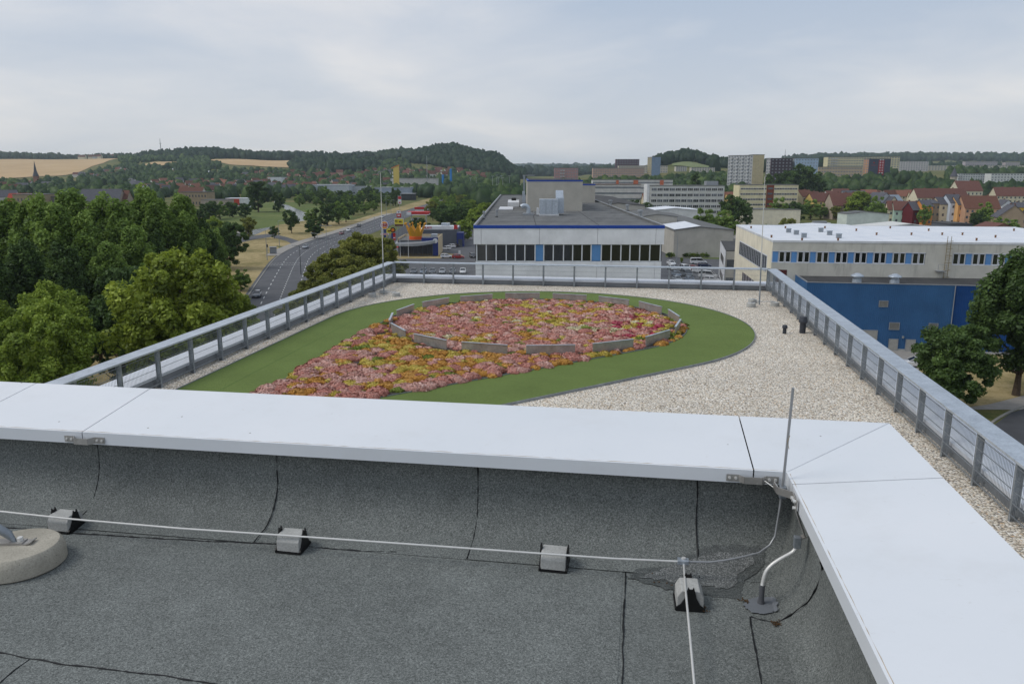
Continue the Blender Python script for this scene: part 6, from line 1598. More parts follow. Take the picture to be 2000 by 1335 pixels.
for p_, f_, y0, hh, label in ((865,1100,341,14,'short bright blue silo among the village trees'),(880.5,1100,330,20,'tall bright blue silo among the village trees')):
    t = thing('blue_silo', label, 'silo', (*col(p_, f_), 0)); z1 = ztop(p_, y0, f_); MB().lathe([(1.6,0),(1.6,z1-1),(1.7,z1-.9)], 12).build('shell', plain('bright_blue', (40,120,190), .6), t, smooth=True); MB().lathe([(1.8,z1-.9),(1.8,z1),(0,z1+.2)], 12).build('head', plain('bright_blue', (40,120,190), .6), t)
def far_mast(px, f, ybase, ytop, r_, label):
    x, y = col(px, f); zg = terr_xy(x, y); z1 = ztop(px, ytop, f); t = thing('mast', label, 'mast', (x, y, zg)); MB().tube([(0,0,0), (0,0,(z1-zg)*.7), (0,0,z1-zg)], [r_, r_*.8, r_*.4], 6).build('pole', M_GREYM, t); MB().box(-r_*2, r_*2, -r_*2, r_*2, (z1-zg)*.72, (z1-zg)*.74).build('platform', M_GREYM, t)
far_mast(318, 2600, 300, 270, 1.3, 'tall thin radio mast above the forest ridge')
far_mast(834, 1000, 352, 304, .45, 'tall pale mast before the rounded hill')
far_mast(1531, 815, 309, 292, .5, 'antenna mast on the dark violet tower block')
# ---------------------------------------------------------------- cars
M_TYRE = plain('tyre_rubber', (24,24,25), .85); M_RIM = plain('alloy_rim', (150,152,156), .4, .6); M_HEADL = plain('headlamp_lens', (220,222,224), .2); M_TAILL = plain('tail_lamp_red', (150,20,18), .3)
def paint(name, rgb):
    t = NT(name); m_ = t.fin(lin(rgb), .32, .15, .5); t.b.inputs['Coat Weight'].default_value = .6; return m_
PAINT = {'white': paint('white_car_paint', (214,216,218)), 'silver': paint('silver_car_paint', (150,156,162)), 'grey': paint('grey_car_paint', (86,92,100)), 'black': paint('black_car_paint', (24,26,30)),
         'red': paint('red_car_paint', (150,26,26)), 'dark blue': paint('dark_blue_car_paint', (34,46,74)), 'dark red': paint('dark_red_car_paint', (110,26,32)), 'blue-grey': paint('blue_grey_car_paint', (104,118,134))}
def car_meshes(kind):
    L_, W_, H_ = {'hatch': (4.1,1.76,1.48), 'estate': (4.65,1.82,1.48), 'van': (5.1,1.95,2.0)}[kind]
    hl = L_/2; w = W_/2
    # stations from tail to nose: x, sill z, shoulder z, half width
    if kind == 'hatch': st = [(-hl,.42,.86,w*.80),(-hl+.08,.30,.95,w*.92),(-hl+.5,.22,.98,w),(-.6,.20,.96,w),(.5,.20,.94,w),(1.05,.21,.90,w*.99),(1.55,.22,.82,w*.96),(hl-.12,.28,.70,w*.88),(hl,.40,.58,w*.74)]; gh = [(-hl+.12,1.00,.76),(-hl+.48,1.38,.66),(-.7,H_,.64),(.15,1.44,.63),(.95,.97,.74)]
    elif kind == 'estate': st = [(-hl,.42,.88,w*.80),(-hl+.08,.30,.98,w*.92),(-hl+.5,.22,1.0,w),(-.6,.20,.98,w),(.5,.20,.95,w),(1.2,.21,.91,w*.99),(1.8,.22,.83,w*.96),(hl-.12,.28,.72,w*.88),(hl,.40,.60,w*.74)]; gh = [(-hl+.10,1.02,.78),(-hl+.45,1.40,.68),(-.8,H_,.65),(.2,1.44,.63),(1.08,.98,.76)]
    else: st = [(-hl,.45,1.10,w*.88),(-hl+.06,.30,1.15,w*.96),(-hl+.5,.24,1.16,w),(0,.22,1.14,w),(1.2,.22,1.12,w),(1.7,.23,1.05,w*.98),(2.2,.25,.92,w*.94),(hl-.1,.30,.75,w*.86),(hl,.42,.62,w*.76)]; gh = [(-hl+.06,1.16,.90),(-hl+.2,1.92,.82),(-1.2,H_,.80),(.8,1.96,.78),(1.75,1.10,.86)]
    rings = []
    for x, z0, z1, hw in st:
        zm = (z0+z1)/2; R = [(x,-hw*.86,z0),(x,-hw*.98,z0+.10),(x,-hw,zm),(x,-hw*.97,z1-.06),(x,-hw*.88,z1),(x,0,z1+.03),(x,hw*.88,z1),(x,hw*.97,z1-.06),(x,hw,zm),(x,hw*.98,z0+.10),(x,hw*.86,z0)]
        rings.append(R)
    body = MB().loft(rings)
    # roof skin and pillars belong to the body
    rr = []
    for x, z, hw in gh[1:-1]: rr.append([(x,-hw,z-.05),(x,-hw*.9,z),(x,0,z+.03),(x,hw*.9,z),(x,hw,z-.05),(x,0,z-.04)])
    body.loft(rr)
    sh = lambda x: np.interp(x, [s[0] for s in st], [s[2] for s in st])
    for s in (-1, 1):
        for (xa, za, wa), (xb, zb, wb2) in ((gh[0], gh[1]), (gh[-1], gh[-2])):
            body.bar((xa, s*wa*w/.88*.98, za), (xb, s*wb2, zb-.03), .09, .08)
        xm = (gh[1][0]+gh[-2][0])/2+.15; body.bar((xm, s*.85*w, sh(xm)), (xm-.03, s*gh[2][2], gh[2][1]-.05), .10, .06)
    glass = MB(); gr_ = []
    for x, z, hw in gh:
        zb = sh(x)-.02; gr_.append([(x,-w*.86,min(zb,z)),(x,-hw*.985,z-.03),(x,hw*.985,z-.03),(x,w*.86,min(zb,z))])
    glass.loft(gr_)
    wl_ = MB(); R_ = .31
    wl_.lathe([(.0,-.10),(R_*.6,-.10),(R_,-.09),(R_,.09),(R_*.6,.10),(0,.10)], 14, (0,0,0), False)
    wl_.xf(Matrix.Rotation(math.pi/2, 4, 'X')); rim = MB().lathe([(0,.10),(R_*.62,.102),(R_*.55,.115),(0,.115)], 10, (0,0,0), False)
    rim2 = MB(); rim2.v = list(rim.v); rim2.f = list(rim.f); rim2.v = [(p[0],p[1],-p[2]) for p in rim2.v]; rim.add(rim2.v, [tuple(reversed(f)) for f in rim2.f]); rim.xf(Matrix.Rotation(math.pi/2, 4, 'X'))
    xw = (-hl+.82, hl-.82)
    bm = body.mesh('body', PAINT['white'], True); b = bmesh.new(); b.from_mesh(bm); bmesh.ops.recalc_face_normals(b, faces=b.faces); b.to_mesh(bm); b.free()
    g_ = glass.mesh('windows', M_GLASS, False); b = bmesh.new(); b.from_mesh(g_); bmesh.ops.recalc_face_normals(b, faces=b.faces); b.to_mesh(g_); b.free()
    hd = MB().box(-.10,.06,-.18,.18,-.07,.07).mesh('headlight', M_HEADL, bevel=.03); tl = MB().box(-.05,.06,-.10,.10,-.16,.12).mesh('tail_light', M_TAILL, bevel=.02)
    pl = MB().box(-.01,.01,-.26,.26,-.055,.055).mesh('number_plate', M_WHITEP)
    return dict(body=bm, glass=g_, wheel=wl_.mesh('wheel', M_TYRE, True), rim=rim.mesh('rim', M_RIM, True), hd=hd, tl=tl, pl=pl, xw=xw, w=w, hl=hl)
CARS = {k: car_meshes(k) for k in ('hatch', 'estate', 'van')}
def car(kind, colour, x, y, z, heading, label, group=None, cat='car'):
    c = CARS[kind]; t = thing('parked_car' if group and 'parked' in group else 'car', label, cat if kind != 'van' else 'van', (x, y, z+.06), heading, group)
    b = put('body', c['body'], t); b.material_slots[0].link = 'OBJECT'; b.material_slots[0].material = PAINT[colour]
    put('windows', c['glass'], t)
    for xx in c['xw']:
        for s in (-1, 1):
            wv = put('wheel', c['wheel'], t, (xx, s*(c['w']-.10), .31)); put('rim', c['rim'], wv)
    for s in (-1, 1):
        put('headlight', c['hd'], t, (c['hl']-.16, s*c['w']*.66, .64)); put('tail_light', c['tl'], t, (-c['hl']+.04, s*c['w']*.74, .82))
    put('number_plate', c['pl'], t, (c['hl']+.005, 0, .44)); return t
def road_car(px, py, colour, kind, rev, label):
    p = onz(px, py); i = min(range(len(edge)-1), key=lambda k: (edge[k]-p).length); u = edge[i+1]-edge[i]
    car(kind, colour, p.x, p.y, .0, math.atan2(u.y, u.x)+(math.pi if rev else 0), label)
road_car(597, 485, 'silver', 'hatch', True, 'silver hatchback driving past the bus stop')
road_car(502, 580, 'grey', 'estate', True, 'grey car driving on the road behind the olive trees')
road_car(667, 458, 'dark red', 'hatch', True, 'dark red car on the main road behind a white one')
road_car(681, 452, 'white', 'hatch', True, 'white car following the dark red car on the road')
road_car(701, 443, 'black', 'estate', True, 'black car alone on the main road by the verge')
road_car(747, 425, 'white', 'hatch', True, 'white car far up the main road above the round sign')
HV = YAW      # heading whose local +x points to the right in the picture
def pc(px, py, colour, kind, hd, label, group): p = onz(px, py); car(kind, colour, p.x, p.y, .0, HV+math.radians(hd), label, group)
for px, colour, k in ((808,'grey','hatch'),(827,'blue-grey','estate'),(845,'grey','hatch'),(864,'silver','hatch'),(884,'grey','estate'),(904,'white','hatch')):
    pc(px, 534, colour, k, -88, {'grey': 'dark grey car parked nose out in the row behind the railing', 'blue-grey': 'blue-grey estate car parked nose out in the row behind the railing', 'silver': 'silver car parked nose out in the row behind the railing', 'white': 'white car parked nose out beside the blue-banded building'}[colour], 'cars parked behind the railing')
for px, py, colour, hd in ((770,543,'black',-30),(777,537,'red',-30),(840,549,'black',-20),(852,546,'grey',-20),(868,549,'white',-20),(785,548,'white',-30)):
    pc(px, py, colour, 'hatch', hd, '%s car parked slanting in the lower row behind the railing' % colour, 'cars parked slanting in the lower row')
for px, py, hd in ((870,488,170),(880,484,172),(889,480,172)): pc(px, py, 'white', 'hatch', hd, 'white car parked beside the restaurant wall', 'white cars parked beside the restaurant')
pc(885, 482.5, 'black', 'hatch', 172, 'black car parked between white ones beside the restaurant', None)
pc(923, 503, 'black', 'estate', -80, 'black car parked at the corner of the blue-banded building', None)
pc(911, 451, 'white', 'hatch', 10, 'white car parked under the tree beyond the casino', None)
pc(904, 436, 'white', 'van', 10, 'white delivery van parked beyond the casino', None)
pc(918, 438, 'white', 'van', 12, 'second white van parked beside the delivery van beyond the casino', None)
pc(872, 504, 'white', 'hatch', 5, 'white car half hidden behind the railing before the restaurant', None)
pc(895, 505, 'red', 'hatch', 5, 'red car half hidden behind the railing before the restaurant', None)
for px, py, colour, kind, hd, lb in ((1392,551,'white','estate',-28,'white estate car parked slanting nearest the white annex'),(1383,543,'white','van',-28,'white van parked slanting beside the white estate car'),(1368,533,'white','estate',-28,'white car parked slanting behind the white van'),(1356,528,'red','hatch',-28,'red hatchback parked at the end of the white cars'),
        (1338,530,'white','van',-82,'white van parked nose out in the middle of the yard'),(1341,540,'grey','van',-82,'grey van parked nose out below the white one'),(1347,551,'blue-grey','hatch',-82,'blue-grey car parked below the grey van'),(1321,540,'blue-grey','hatch',-82,'blue-grey car parked beside the building corner'),(1323,550,'silver','hatch',-82,'silver car parked at the building corner below the blue-grey one'),
        (1312,527,'white','hatch',-80,'white car partly hidden by the corner of the blue-banded building'),(1311,518,'white','hatch',-80,'white car furthest along the building corner row'),(1364,516,'white','van',-6,'white van parked across by the planting strip'),(1376,522,'dark blue','hatch',-10,'dark blue car beside the white van by the planting strip')):
    pc(px, py, colour, kind, hd, lb, None)
pc(1787, 716, 'white', 'hatch', 168, 'white hatchback parked by the blue hall behind the bushy tree', None)
pc(1748, 738, 'black', 'hatch', 168, 'black car behind the railing beside the blue hall', None)
pc(1998, 724, 'black', 'estate', 170, 'black car parked behind the large bare trunk', None)
for i, (px, py, colour, kind) in enumerate(((1570,448,'white','hatch'),(1583,449,'silver','hatch'),(1595,448,'grey','hatch'),(1625,450,'white','van'),(1678,449,'red','hatch'),(1465,425,'red','hatch'),(1478,424,'silver','hatch'),(1490,424,'grey','hatch'),(1500,424,'white','hatch'),(1420,424,'black','hatch'))):
    pc(px, py-4, colour, kind, 5, '%s %s parked in the yards beyond the white-roofed factory' % (colour, 'van' if kind == 'van' else 'car'), 'vehicles parked beyond the factory')
def truck(px, py, f, label, heading, cab):
    x, y = col(px, f); t = thing('lorry', label, 'lorry', (x, y, terr_xy(x, y)), heading)
    MB().box(-4.5, 2.2, -1.25, 1.25, .9, 3.7).build('box_body', M_WHITEP if cab == 'blue' else M_GREYM, t); MB().extr([(2.3,.5),(4.4,.5),(4.4,1.6),(4.1,2.9),(2.3,2.9)], 'y', -1.2, 1.2).build('cab', plain(cab+'_cab', (60,110,170) if cab == 'blue' else (206,206,206), .5), t)
    MB().box(3.9, 4.42, -1.1, 1.1, 1.6, 2.6).build('windscreen', M_GLASS, t)
    wmesh = MB().lathe([(0,-.15),(.5,-.15),(.5,.15),(0,.15)], 12, (0,0,0), False).xf(Matrix.Rotation(math.pi/2,4,'X')).mesh('wheel', M_TYRE)
    for xx in (-3.4,-2.2,3.3):
        for s in (-1.1,1.1): put('wheel', wmesh, t, (xx,s,.5))
truck(851, 0, 640, 'lorry with pale blue cab coming down the far road', YAW-math.radians(75), 'blue')
truck(925, 0, 1080, 'white lorry on the far hill road between the lamp masts', YAW-math.radians(80), 'white')
truck(1613, 0, 400, 'grey lorry standing in the yard beyond the factory', YAW, 'white')

# ---------------------------------------------------------------- lamps, signals, shelter
def lamp(px, pyb, pyt, arms, label, group='street lamps along the main road', dark=False):
    p = onz(px, pyb); f = -p.x*SYW+p.y*CYW; h_ = ztop(px, pyt, f); t = thing('street_lamp', label, 'street lamp', (p.x, p.y, 0), YAW, group); mt = M_GALVD if not dark else plain('dark_green_lamp', (60,66,64), .6)
    MB().tube([(0,0,0),(0,0,h_*.5),(0,0,h_)], [.12,.09,.06], 8).build('pole', mt, t, smooth=True)
    for s in arms:
        MB().tube([(0,0,h_-.1),(s*.9,0,h_+.05),(s*1.5,0,h_+.1)], .05, 6).build('arm', mt, t, smooth=True)
        MB().loft([[(s*1.2,-.12,h_+.08),(s*1.2,.12,h_+.08),(s*1.2,.12,h_+.2),(s*1.2,-.12,h_+.2)],[(s*2.1,-.2,h_+.06),(s*2.1,.2,h_+.06),(s*2.1,.15,h_+.24),(s*2.1,-.15,h_+.24)]]).build('lamp_head', M_GREYM, t)
for px, b_, t_, ar, lb in ((522,508,449,(1,),'single-armed street lamp on the dry verge by the bus shelter'),(546,481,431,(1,),'single-armed street lamp on the dry verge behind the bus shelter'),(639,494,441,(-1,1),'double-armed street lamp beside the olive trees at the crossing'),(622,502,456,(-1,1),'double-armed street lamp on the crossing'),(588,536,480,(-1,),'dark street lamp reaching over the road at the olive trees'),
        (694,458,440,(-1,),'street lamp beside the black car on the road'),(445,590,556,(-1,1),'double-armed lamp behind the yellow-green trees'),(732,452,423,(-1,),'street lamp by the road near the round sign'),(764,420,391,(-1,1),'tall lamp on the road median beyond the round sign'),(755,424,383,(-1,1),'tall lamp beside the one on the median beyond the round sign')):
    lamp(px, b_, t_, ar, lb, dark=(px == 588))
def far_lamp(px, f, pyt, label): 
    x, y = col(px, f); zg = terr_xy(x, y); h_ = ztop(px, pyt, f)-zg; t = thing('lamp_mast', label, 'lamp mast', (x, y, zg), YAW, 'tall lamp masts in the valley')
    MB().tube([(0,0,0),(0,0,h_)], [.32,.2], 6).build('pole', M_GREYM, t); MB().box(-1.4,1.4,-.3,.3,h_-.25,h_+.15).build('lamp_head', M_GREYM, t)
for px, f, yt_ in ((919,1000,347),(930,1040,347),(962,900,344),(970.5,900,342),(974,800,346),(979,930,343),(982,880,347),(995,900,343),(909,1000,366)): far_lamp(px, f, yt_, 'tall pale lamp mast rising over the valley trees')
def signal(px, pyb, pyt, label):
    p = onz(px, pyb); f = -p.x*SYW+p.y*CYW; h_ = ztop(px, pyt, f); t = thing('traffic_signal', label, 'traffic light', (p.x, p.y, 0), YAW)
    MB().tube([(0,0,0),(0,0,h_)], .06, 8).build('pole', M_GALVD, t); MB().box(-.2,.2,-.18,.12,h_-1.0,h_).build('housing', M_BLACKP, t, bevel=.03)
    for k in range(3): MB().lathe([(.0,0),(.11,0),(.13,.04),(.0,.04)], 10).xf(Matrix.Translation((0,-.19,h_-.2-.3*k)) @ Matrix.Rotation(math.pi/2,4,'X')).build('lens', M_TYRE if k else plain('red_lens', (110,20,18), .4), t)
signal(487, 567, 543, 'black traffic signal on the dry verge by the small young tree')
signal(622, 520, 506, 'traffic signal at the side street beyond the olive trees')
signal(646, 494, 484, 'traffic signal beside the double-armed lamp at the crossing')
signal(523, 496, 477, 'traffic signal beside the bus shelter')
p = onz(534, 496); bs = thing('bus_shelter', 'small glass bus shelter with grey frame on the dry verge', 'bus shelter', (p.x, p.y, 0), YAW+.3)
fr = MB()
for x_ in (-1.1,1.1):
    for y_ in (-.7,.7): fr.box(x_-.05,x_+.05,y_-.05,y_+.05,0,2.4)
fr.build('frame', M_GREYM, bs); MB().box(-1.3,1.3,-.9,.9,2.4,2.52).build('roof', M_GREYM, bs); MB().box(-1.05,1.05,.66,.70,.2,2.3).build('glass_pane', m_glass('shelter_glass', (150,156,160), .3), bs); MB().box(-1.12,-1.08,-.6,.6,.3,2.2).build('poster_panel', M_WHITEP, bs); MB().box(-.9,.9,.2,.55,.42,.48).build('seat', M_GREYM, bs)

# ---------------------------------------------------------------- restaurant, casino, signs
def text_mesh(s, size, mat, depth=.04, bold=0.0, sx=1.0):
    cu = bpy.data.curves.new('lettering', 'FONT'); cu.body = s; cu.size = size; cu.extrude = depth; cu.align_x = 'CENTER'; cu.align_y = 'CENTER'; cu.offset = bold; cu.resolution_u = 3
    o = bpy.data.objects.new('lettering_source', cu); COL.objects.link(o); bpy.context.view_layer.update()
    me = bpy.data.meshes.new_from_object(o.evaluated_get(bpy.context.evaluated_depsgraph_get())); bpy.data.objects.remove(o); me.name = 'lettering'; me.materials.clear(); me.materials.append(mat)
    me.transform(Matrix.Diagonal((sx,1,1,1))); me.transform(Matrix.Rotation(math.pi/2, 4, 'X')); return me
FR = 266.0; sR = FR/HR
A, w_, rz0 = front(771, FR, 852, FR); RS = thing('burger_restaurant', 'low grey restaurant with curved canopy and big golden crown on its roof', 'restaurant', (A.x, A.y, 0), rz0)
NAVY = plain('navy_blue_panel', (26,44,110), .5); GOLD = plain('golden_crown_paint', (196,142,28), .5, 0, .12, .5); ORG = plain('orange_crown_base', (214,92,28), .55)
MB().box(.3, w_-.1, .8, 18, 0, 5.2).build('wall', M_DKGREY, RS)
MB().box(.3, w_-.1, .8, 18, 5.2, 5.4).build('roof', M_FELT, RS)
pa = MB(); pa.box(.1, .3, .9, 18, 4.8, 6.0); pa.box(w_-.1, w_+.1, .9, 18, 0, 6.3); pa.box(.3, w_-.1, 17.8, 18, 5.4, 6.2); pa.build('parapet', wallm((196,180,150)), RS)
MB().box(w_*.6, w_+.1, .55, .8, 4.6, 6.2).build('navy_fascia', NAVY, RS); MB().box(w_*.88, w_+.12, .40, .55, .2, 6.3).build('navy_pylon_wall', NAVY, RS)
cn = []
for i in range(15):
    t_ = i/14; x_ = -.6+t_*(w_*.93+.6); dip = -1.9*math.sin(math.pi*min(1,t_*.98)); cn.append([(x_, dip, 3.5+.5*t_**3*2), (x_, 2.0, 4.2+.5*t_**3*2), (x_, 2.4, 5.0+.5*t_**3*2), (x_, dip, 4.35+.5*t_**3*2)])
bm_fix(MB().loft(cn).build('curved_canopy', M_GREYM, RS, smooth=True))
for k in range(7):
    x0_ = .4+k*(w_*.86-.4)/7; x1_ = x0_+(w_*.86-.4)/7-.12; MB().box(x0_, x1_, .70, .79, .3, 3.8).build('glass_front', M_GLASS, RS)
ds = MB().lathe([(0,0),(.85,0),(.85,.1),(0,.1)], 20, (0,0,0), False).xf(Matrix.Translation((w_*.94,.38,5.2)) @ Matrix.Rotation(math.pi/2,4,'X')).build('round_sign', M_WHITEP, RS)
cxr, cyr = w_*.425, 4.2
MB().lathe([(2.2,5.4),(2.25,6.4),(2.15,6.5)], 20, (cxr,cyr,0)).build('crown_base', ORG, RS, smooth=True)
cw = MB(); npr = 8; seg = npr*4
lo_, hi_ = [], []
for k in range(seg):
    a_ = 2*math.pi*k/seg; u = (k % 4)/4; peak = [0,.5,1,.5][k % 4]; hz2 = 7.9+2.6*peak; rr_ = 2.05+.36*(hz2-6.5)
    lo_.append((cxr+2.05*math.cos(a_), cyr+2.05*math.sin(a_), 6.4)); hi_.append((cxr+rr_*math.cos(a_), cyr+rr_*math.sin(a_), hz2))
cw.loft([lo_, hi_], cap=False); cwo = cw.build('crown', GOLD, RS); sm_ = cwo.modifiers.new('sheet', 'SOLIDIFY'); sm_.thickness = .14
for k in range(npr):
    a_ = 2*math.pi*(k*4+2)/seg; rr_ = 2.05+.36*4.1+.1; MB().lathe([(0,-.38),(.27,-.27),(.38,0),(.27,.27),(0,.38)], 10, (cxr+rr_*math.cos(a_), cyr+rr_*math.sin(a_), 10.75), False).build('crown_ball', GOLD, RS, smooth=True)
MB().box(w_*.78, w_*.93, 8, 11, 5.4, 6.8).build('roof_plant', M_GALV, RS)
# terrace: parasols, kiosk, planters
for k, (px, py) in enumerate(((783,495),(790,493),(795,496))):
    p = onz(px, py); t = thing('parasol', 'red parasol on the restaurant terrace', 'parasol', (p.x, p.y, 0), .3*k, 'red parasols on the terrace'); MB().tube([(0,0,0),(0,0,2.5)], .04, 6).build('pole', M_WHITEP, t)
    MB().lathe([(1.6,2.15),(1.55,2.25),(.8,2.65),(0,2.9)], 8).build('canopy', plain('red_parasol_cloth', (166,26,30), .8), t); MB().lathe([(.35,0),(.35,.1),(0,.12)], 10).build('foot', M_CONCG, t)
p = onz(829, 497); t = thing('play_hut', 'small wooden play hut with pale gabled roof on the terrace', 'play hut', (p.x, p.y, 0), YAW)
MB().box(-1.2,1.2,-1.2,1.2,0,2.3).build('wall', wallm((160,136,104)), t)
rf = MB()
for s in (-1,1): rf.add([(s*1.6,-1.5,2.0),(0,-1.5,3.3),(0,1.5,3.3),(s*1.6,1.5,2.0),(s*1.6,-1.5,2.12),(0,-1.5,3.42),(0,1.5,3.42),(s*1.6,1.5,2.12)], [(0,1,2,3),(4,5,6,7),(0,1,5,4),(1,2,6,5),(2,3,7,6),(3,0,4,7)])
bm_fix(rf.build('roof', M_GREYM, t)); MB().box(-.9,-.1,-1.26,-1.2,1.0,1.9).build('window', M_FRAME, t); MB().box(.1,.9,-1.26,-1.2,1.0,1.9).build('window', M_FRAME, t); MB().box(0,1.3,-1.5,-1.26,0,1.0).build('red_door', PAINT['dark red'], t)
for px, b_, t_ in ((782,503,465),(798,503,457)):
    p = onz(px, b_); h_ = ztop(px, t_, -p.x*SYW+p.y*CYW); t = thing('flag_pole', 'bare white flagpole before the restaurant', 'flagpole', (p.x, p.y, 0), 0, 'white flagpoles'); MB().tube([(0,0,0),(0,0,h_)], [.09,.05], 8).build('pole', M_WHITEP, t, smooth=True); MB().lathe([(0,-.1),(.12,0),(0,.1)], 8, (0,0,h_), False).build('finial', M_WHITEP, t)
# casino behind
FCAS = 300.0; A, w_, rz0 = front(815, FCAS, 890, FCAS); CS = thing('casino_building', 'dark grey flat casino hall with white sign band behind the restaurant', 'building', (A.x, A.y, 0), rz0); sC = FCAS/HR
hc = ztop(850, 448, FCAS)
MB().box(0, w_, .1, 24, 0, hc-.2).build('wall', M_DKGREY, CS); MB().box(0, w_*.97, .4, 24, hc-.2, hc).build('roof', M_WROOF, CS)
for k in range(8): MB().box(0, w_, 0, .09, hc*(k/8)+.03, hc*((k+1)/8)-.03-.2*(k == 7)).build('cladding_board', M_DKGREY, CS)
pb = MB(); pb.extr([(.2,hc),(.5,hc),(5.6,hc+1.0),(5.3,hc+1.0)], 'x', w_*.08, w_*.98); pb.build('sign_band', M_WHITEP, CS)
RED = plain('sign_red', (176,30,30), .6)
lt = put('lettering', text_mesh('PLAY!', 1.15, RED, .05, .03, 1.05), CS, (w_*.24, .10, hc+.62)); 
MB().box(w_*.10, w_*.92, -.02, .1, hc, hc+1.25).build('sign_board', M_WHITEP, CS); 
MB().lathe([(0,0),(.5,0),(.5,.08),(0,.08)], 16, (0,0,0), False).xf(Matrix.Translation((w_*.125,-.02,hc+.65)) @ Matrix.Rotation(math.pi/2,4,'X')).build('round_badge', plain('orange_badge', (206,120,30), .6), CS)
lt.location = (w_*.24, -.06, hc+.62)
MB().box(w_*.56, w_*.78, 6, 10, hc, hc+1.9).build('roof_plant', M_GALV, CS); MB().box(w_*.93, w_+.3, -.2, 2, hc+.1, hc+1.5).build('red_corner', RED, CS)
MB().box(w_+.05, w_+2.6, -.4, 6, 0, 5.4).build('entrance_block', NAVY, CS); MB().box(w_+.6, w_+2.2, -.46, -.4, .1, 3.0).build('door', M_GLASSB, CS)
# tall round restaurant sign
FS = 250.0; c_ = atf(751, 439.5, FS); rS = 8.7*FS/HR*1.02
SG = thing('round_restaurant_sign', 'tall round white restaurant sign with orange buns, red lettering and blue rim on a pole', 'sign', (c_.x, c_.y, 0), YAW); zc = c_.z
def disc(r_, y0, y1, mat, nm, sx_=1.0, zoff=0.0, n=32):
    m_ = MB().lathe([(0,0),(r_,0),(r_,y1-y0),(0,y1-y0)], n, (0,0,0), False).xf(Matrix.Translation((0,y1,zc+zoff)) @ Matrix.Rotation(math.pi/2,4,'X') @ Matrix.Diagonal((sx_,1,1,1))); return bm_fix(m_.build(nm, mat, SG))
disc(rS, -.15, .25, plain('sign_blue', (30,62,140), .5), 'blue_rim'); disc(rS*.93, -.19, -.15, M_WHITEP, 'white_face')
BUN = plain('bun_orange', (226,148,30), .5)
def bun(top):
    P_ = []; n = 24
    for i in range(n+1):
        a_ = math.pi*i/n; P_.append((rS*.58*math.cos(a_), rS*.36*math.sin(a_)**.8 if 0 < i < n else 0))
    base = rS*(.42 if top else -.42); P_ = [(x_, base+(z_ if top else -z_)) for x_, z_ in P_]
    if not top: P_.reverse()
    m_ = MB(); nn = len(P_); m_.add([(x_,-.23,zc+z_) for x_, z_ in P_]+[(x_,-.19,zc+z_) for x_, z_ in P_], [tuple(range(nn)), tuple(range(2*nn-1,nn-1,-1))]+[(i,(i+1)%nn,(i+1)%nn+nn,i+nn) for i in range(nn)]); bm_fix(m_.build('bun_half', BUN, SG))
bun(True); bun(False)
put('lettering', text_mesh('BURGER', rS*.40, RED, .03, .02, 1.0), SG, (0, -.24, zc+rS*.19)); put('lettering', text_mesh('KING', rS*.52, RED, .03, .03, 1.15), SG, (0, -.24, zc-rS*.17))
MB().box(-.35, .35, -.2, .2, 0, zc-rS).build('pole', NAVY, SG)
k_ = FS/HR
for x0_, x1_, z0_, z1_, mat, nm in ((-7,-1,-16,-10,M_GREYM,'small_panel'),(-8,8,-19.5,-16,M_WHITEP,'name_board'),(2,7,-38,-30,NAVY,'lower_panel'),(-7,-1.5,-28,-24,wallm((206,160,130)),'picture_panel'),(3,7,-30,-26,wallm((196,150,140)),'picture_panel')):
    MB().box(x0_*k_, x1_*k_, -.3, -.21, zc+z0_*k_, zc+z1_*k_).build(nm, mat, SG)
MB().box(-7*k_, 7*k_, -.34, -.30, zc-18.6*k_, zc-17*k_).build('board_line', RED, SG)
# casino pylon with dark ring, red panel
c_ = atf(767.5, 449, 258); PY = thing('casino_pylon', 'pylon with dark round badge above red and blue panels', 'sign', (c_.x, c_.y, 0), YAW); zc2 = c_.z; k2 = 258/HR
MB().lathe([(0,0),(5.2*k2,0),(5.2*k2,.3),(0,.3)], 24, (0,0,0), False).xf(Matrix.Translation((0,.1,zc2)) @ Matrix.Rotation(math.pi/2,4,'X')).build('dark_badge', M_BLACKP, PY); MB().lathe([(0,0),(3.2*k2,0),(3.2*k2,.05),(0,.05)], 20, (0,0,0), False).xf(Matrix.Translation((0,-.21,zc2)) @ Matrix.Rotation(math.pi/2,4,'X')).build('orange_ring', plain('orange_badge', (206,120,30), .6), PY)
MB().box(-.2*k2, 4.6*k2, -.12, .12, zc2-20*k2, zc2-6*k2).build('red_panel', RED, PY); MB().box(-3.4*k2, -.3*k2, -.12, .12, zc2-22*k2, zc2-6*k2).build('blue_panel', NAVY, PY); MB().tube([(-1*k2,0,0),(-1*k2,0,zc2-20*k2)], .12, 8).build('pole', M_GALVD, PY)
MB().box(.4*k2, 4*k2, -.16, -.121, zc2-16.5*k2, zc2-14.5*k2).build('white_line', M_WHITEP, PY)
def board(px0, px1, py0, py1, f, mat, label, nm='billboard', posts=2, extra=()):
    a_, b_ = atf(px0, py0, f), atf(px1, py1, f); t = thing(nm, label, 'sign', (a_.x, a_.y, terr_xy(a_.x, a_.y)), YAW); W2 = (px1-px0)*f/HR*1.02; z0_, z1_ = b_.z-t.location.z, a_.z-t.location.z
    MB().box(0, W2, -.12, .12, z0_, z1_).build('panel', mat, t)
    for i in range(posts): x_ = W2*(i+1)/(posts+1); MB().tube([(x_,.0,0),(x_,.0,z0_)], .11, 8).build('post', M_GALVD, t)
    for (u0,u1,v0,v1,m_) in extra: MB().box(W2*u0, W2*u1, -.16, -.121, z0_+(z1_-z0_)*v0, z0_+(z1_-z0_)*v1).build('print', m_, t)
    return t
YB = plain('yellow_poster', (206,190,60), .6); BRN = plain('brown_poster', (92,60,40), .7)
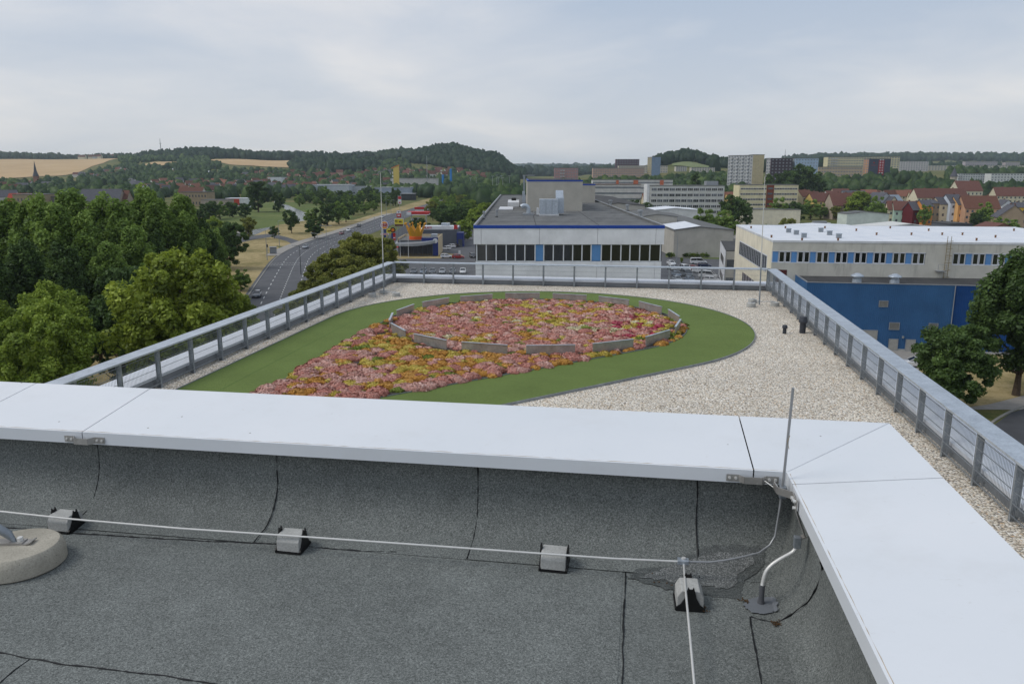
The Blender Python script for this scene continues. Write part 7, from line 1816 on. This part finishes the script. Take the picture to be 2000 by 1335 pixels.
board(770, 788, 427, 442, 290, M_WHITEP, 'yellow advertising billboard behind the golden crown', extra=((.03,.97,.3,.97,YB),(.03,.97,.03,.28,BRN),(.1,.35,.55,.8,BRN),(.5,.8,.5,.72,BRN)))
board(755.5, 764, 446, 455, 262, YB, 'small yellow board beside the dark round badge', posts=1, extra=((.2,.8,.3,.6,BRN),))
board(774.5, 783, 411, 424.5, 330, RED, 'filling station pylon with white top and red lower half', 'station_pylon', 1, ((.02,.98,.55,.98,M_WHITEP),(.3,.7,.66,.86,plain('grey_mark', (70,70,76), .6)),(.2,.8,.2,.36,M_WHITEP)))
board(777, 783.5, 383, 398, 520, M_WHITEP, 'slim red and white pylon beside the poplars', 'price_pylon', 1, ((.05,.95,.6,.97,RED),(.2,.8,.1,.25,RED)))
gs = thing('filling_station', 'filling station canopy with red and white edge behind the casino trees', 'canopy', (*col(792, 345), 0), YAW); k3 = 345/HR; z3 = ztop(800, 414, 345)
MB().box(0, 43*k3, 0, 8, z3-1.0, z3).build('canopy', RED, gs); MB().box(-.05, 9*k3, -.1, -.02, z3-.95, z3+.05).build('white_fascia', M_WHITEP, gs); MB().box(0, 43*k3, -.05, 8, z3-1.3, z3-1.01).build('soffit', M_WHITEP, gs)
for x_ in (1.5, 43*k3-1.5): MB().box(x_-.2, x_+.2, 3.8, 4.2, 0, z3-1.3).build('column', M_WHITEP, gs)
rt_ = thing('red_kiosk', 'small red and white kiosk at the far crossing', 'kiosk', (*col(817, 560), 0), YAW); MB().box(-3,3,0,4,0,3).build('wall', M_WHITEP, rt_); MB().box(-3.3,3.3,-.3,4.3,2.2,3.6).build('red_fascia', RED, rt_)
# the blue litter column and bins in the parking lot
p = onz(897.5, 502); t = thing('info_column', 'slim white and blue info column on the parking lot', 'column', (p.x, p.y, 0), YAW); MB().box(-.25,.25,-.15,.15,0,1.0).build('base', NAVY, t); MB().box(-.3,.3,-.2,.2,1.0,2.2).build('head', M_WHITEP, t)
# shrubs of the planting strip before the beige hall
for px, k in ((1306,0),(1312,1),(1338,2),(1346,1),(1354,3),(1362,1),(1372,3),(1380,1)):
    base_tree(px, 503, 11, k, 1.25, 'low green shrub in the strip before the beige hall', 'shrubs before the beige hall')
base_tree(1331, 513, 12, 3, .7, 'small single shrub in the yard before the beige hall')
lamp(1321.5, 512, 460, (), 'pale lamp post before the beige hall', None); 

# ---------------------------------------------------------------- the air
hz_b = MB().box(-10400, 10400, -1500, 10400, -3, 170)
t = NT('valley_haze'); t.n.remove(t.b); pv = t.new('ShaderNodeVolumePrincipled'); pv.inputs['Color'].default_value = (.74,.87,1.0,1); pv.inputs['Density'].default_value = 6.0e-5; pv.inputs['Anisotropy'].default_value = 0.0
t.t.links.new(pv.outputs[0], t.out.inputs['Volume'])
hb_ = hz_b.build('haze', t.m, kind='stuff', label='thin blue-grey haze filling the valley air', cat='haze')
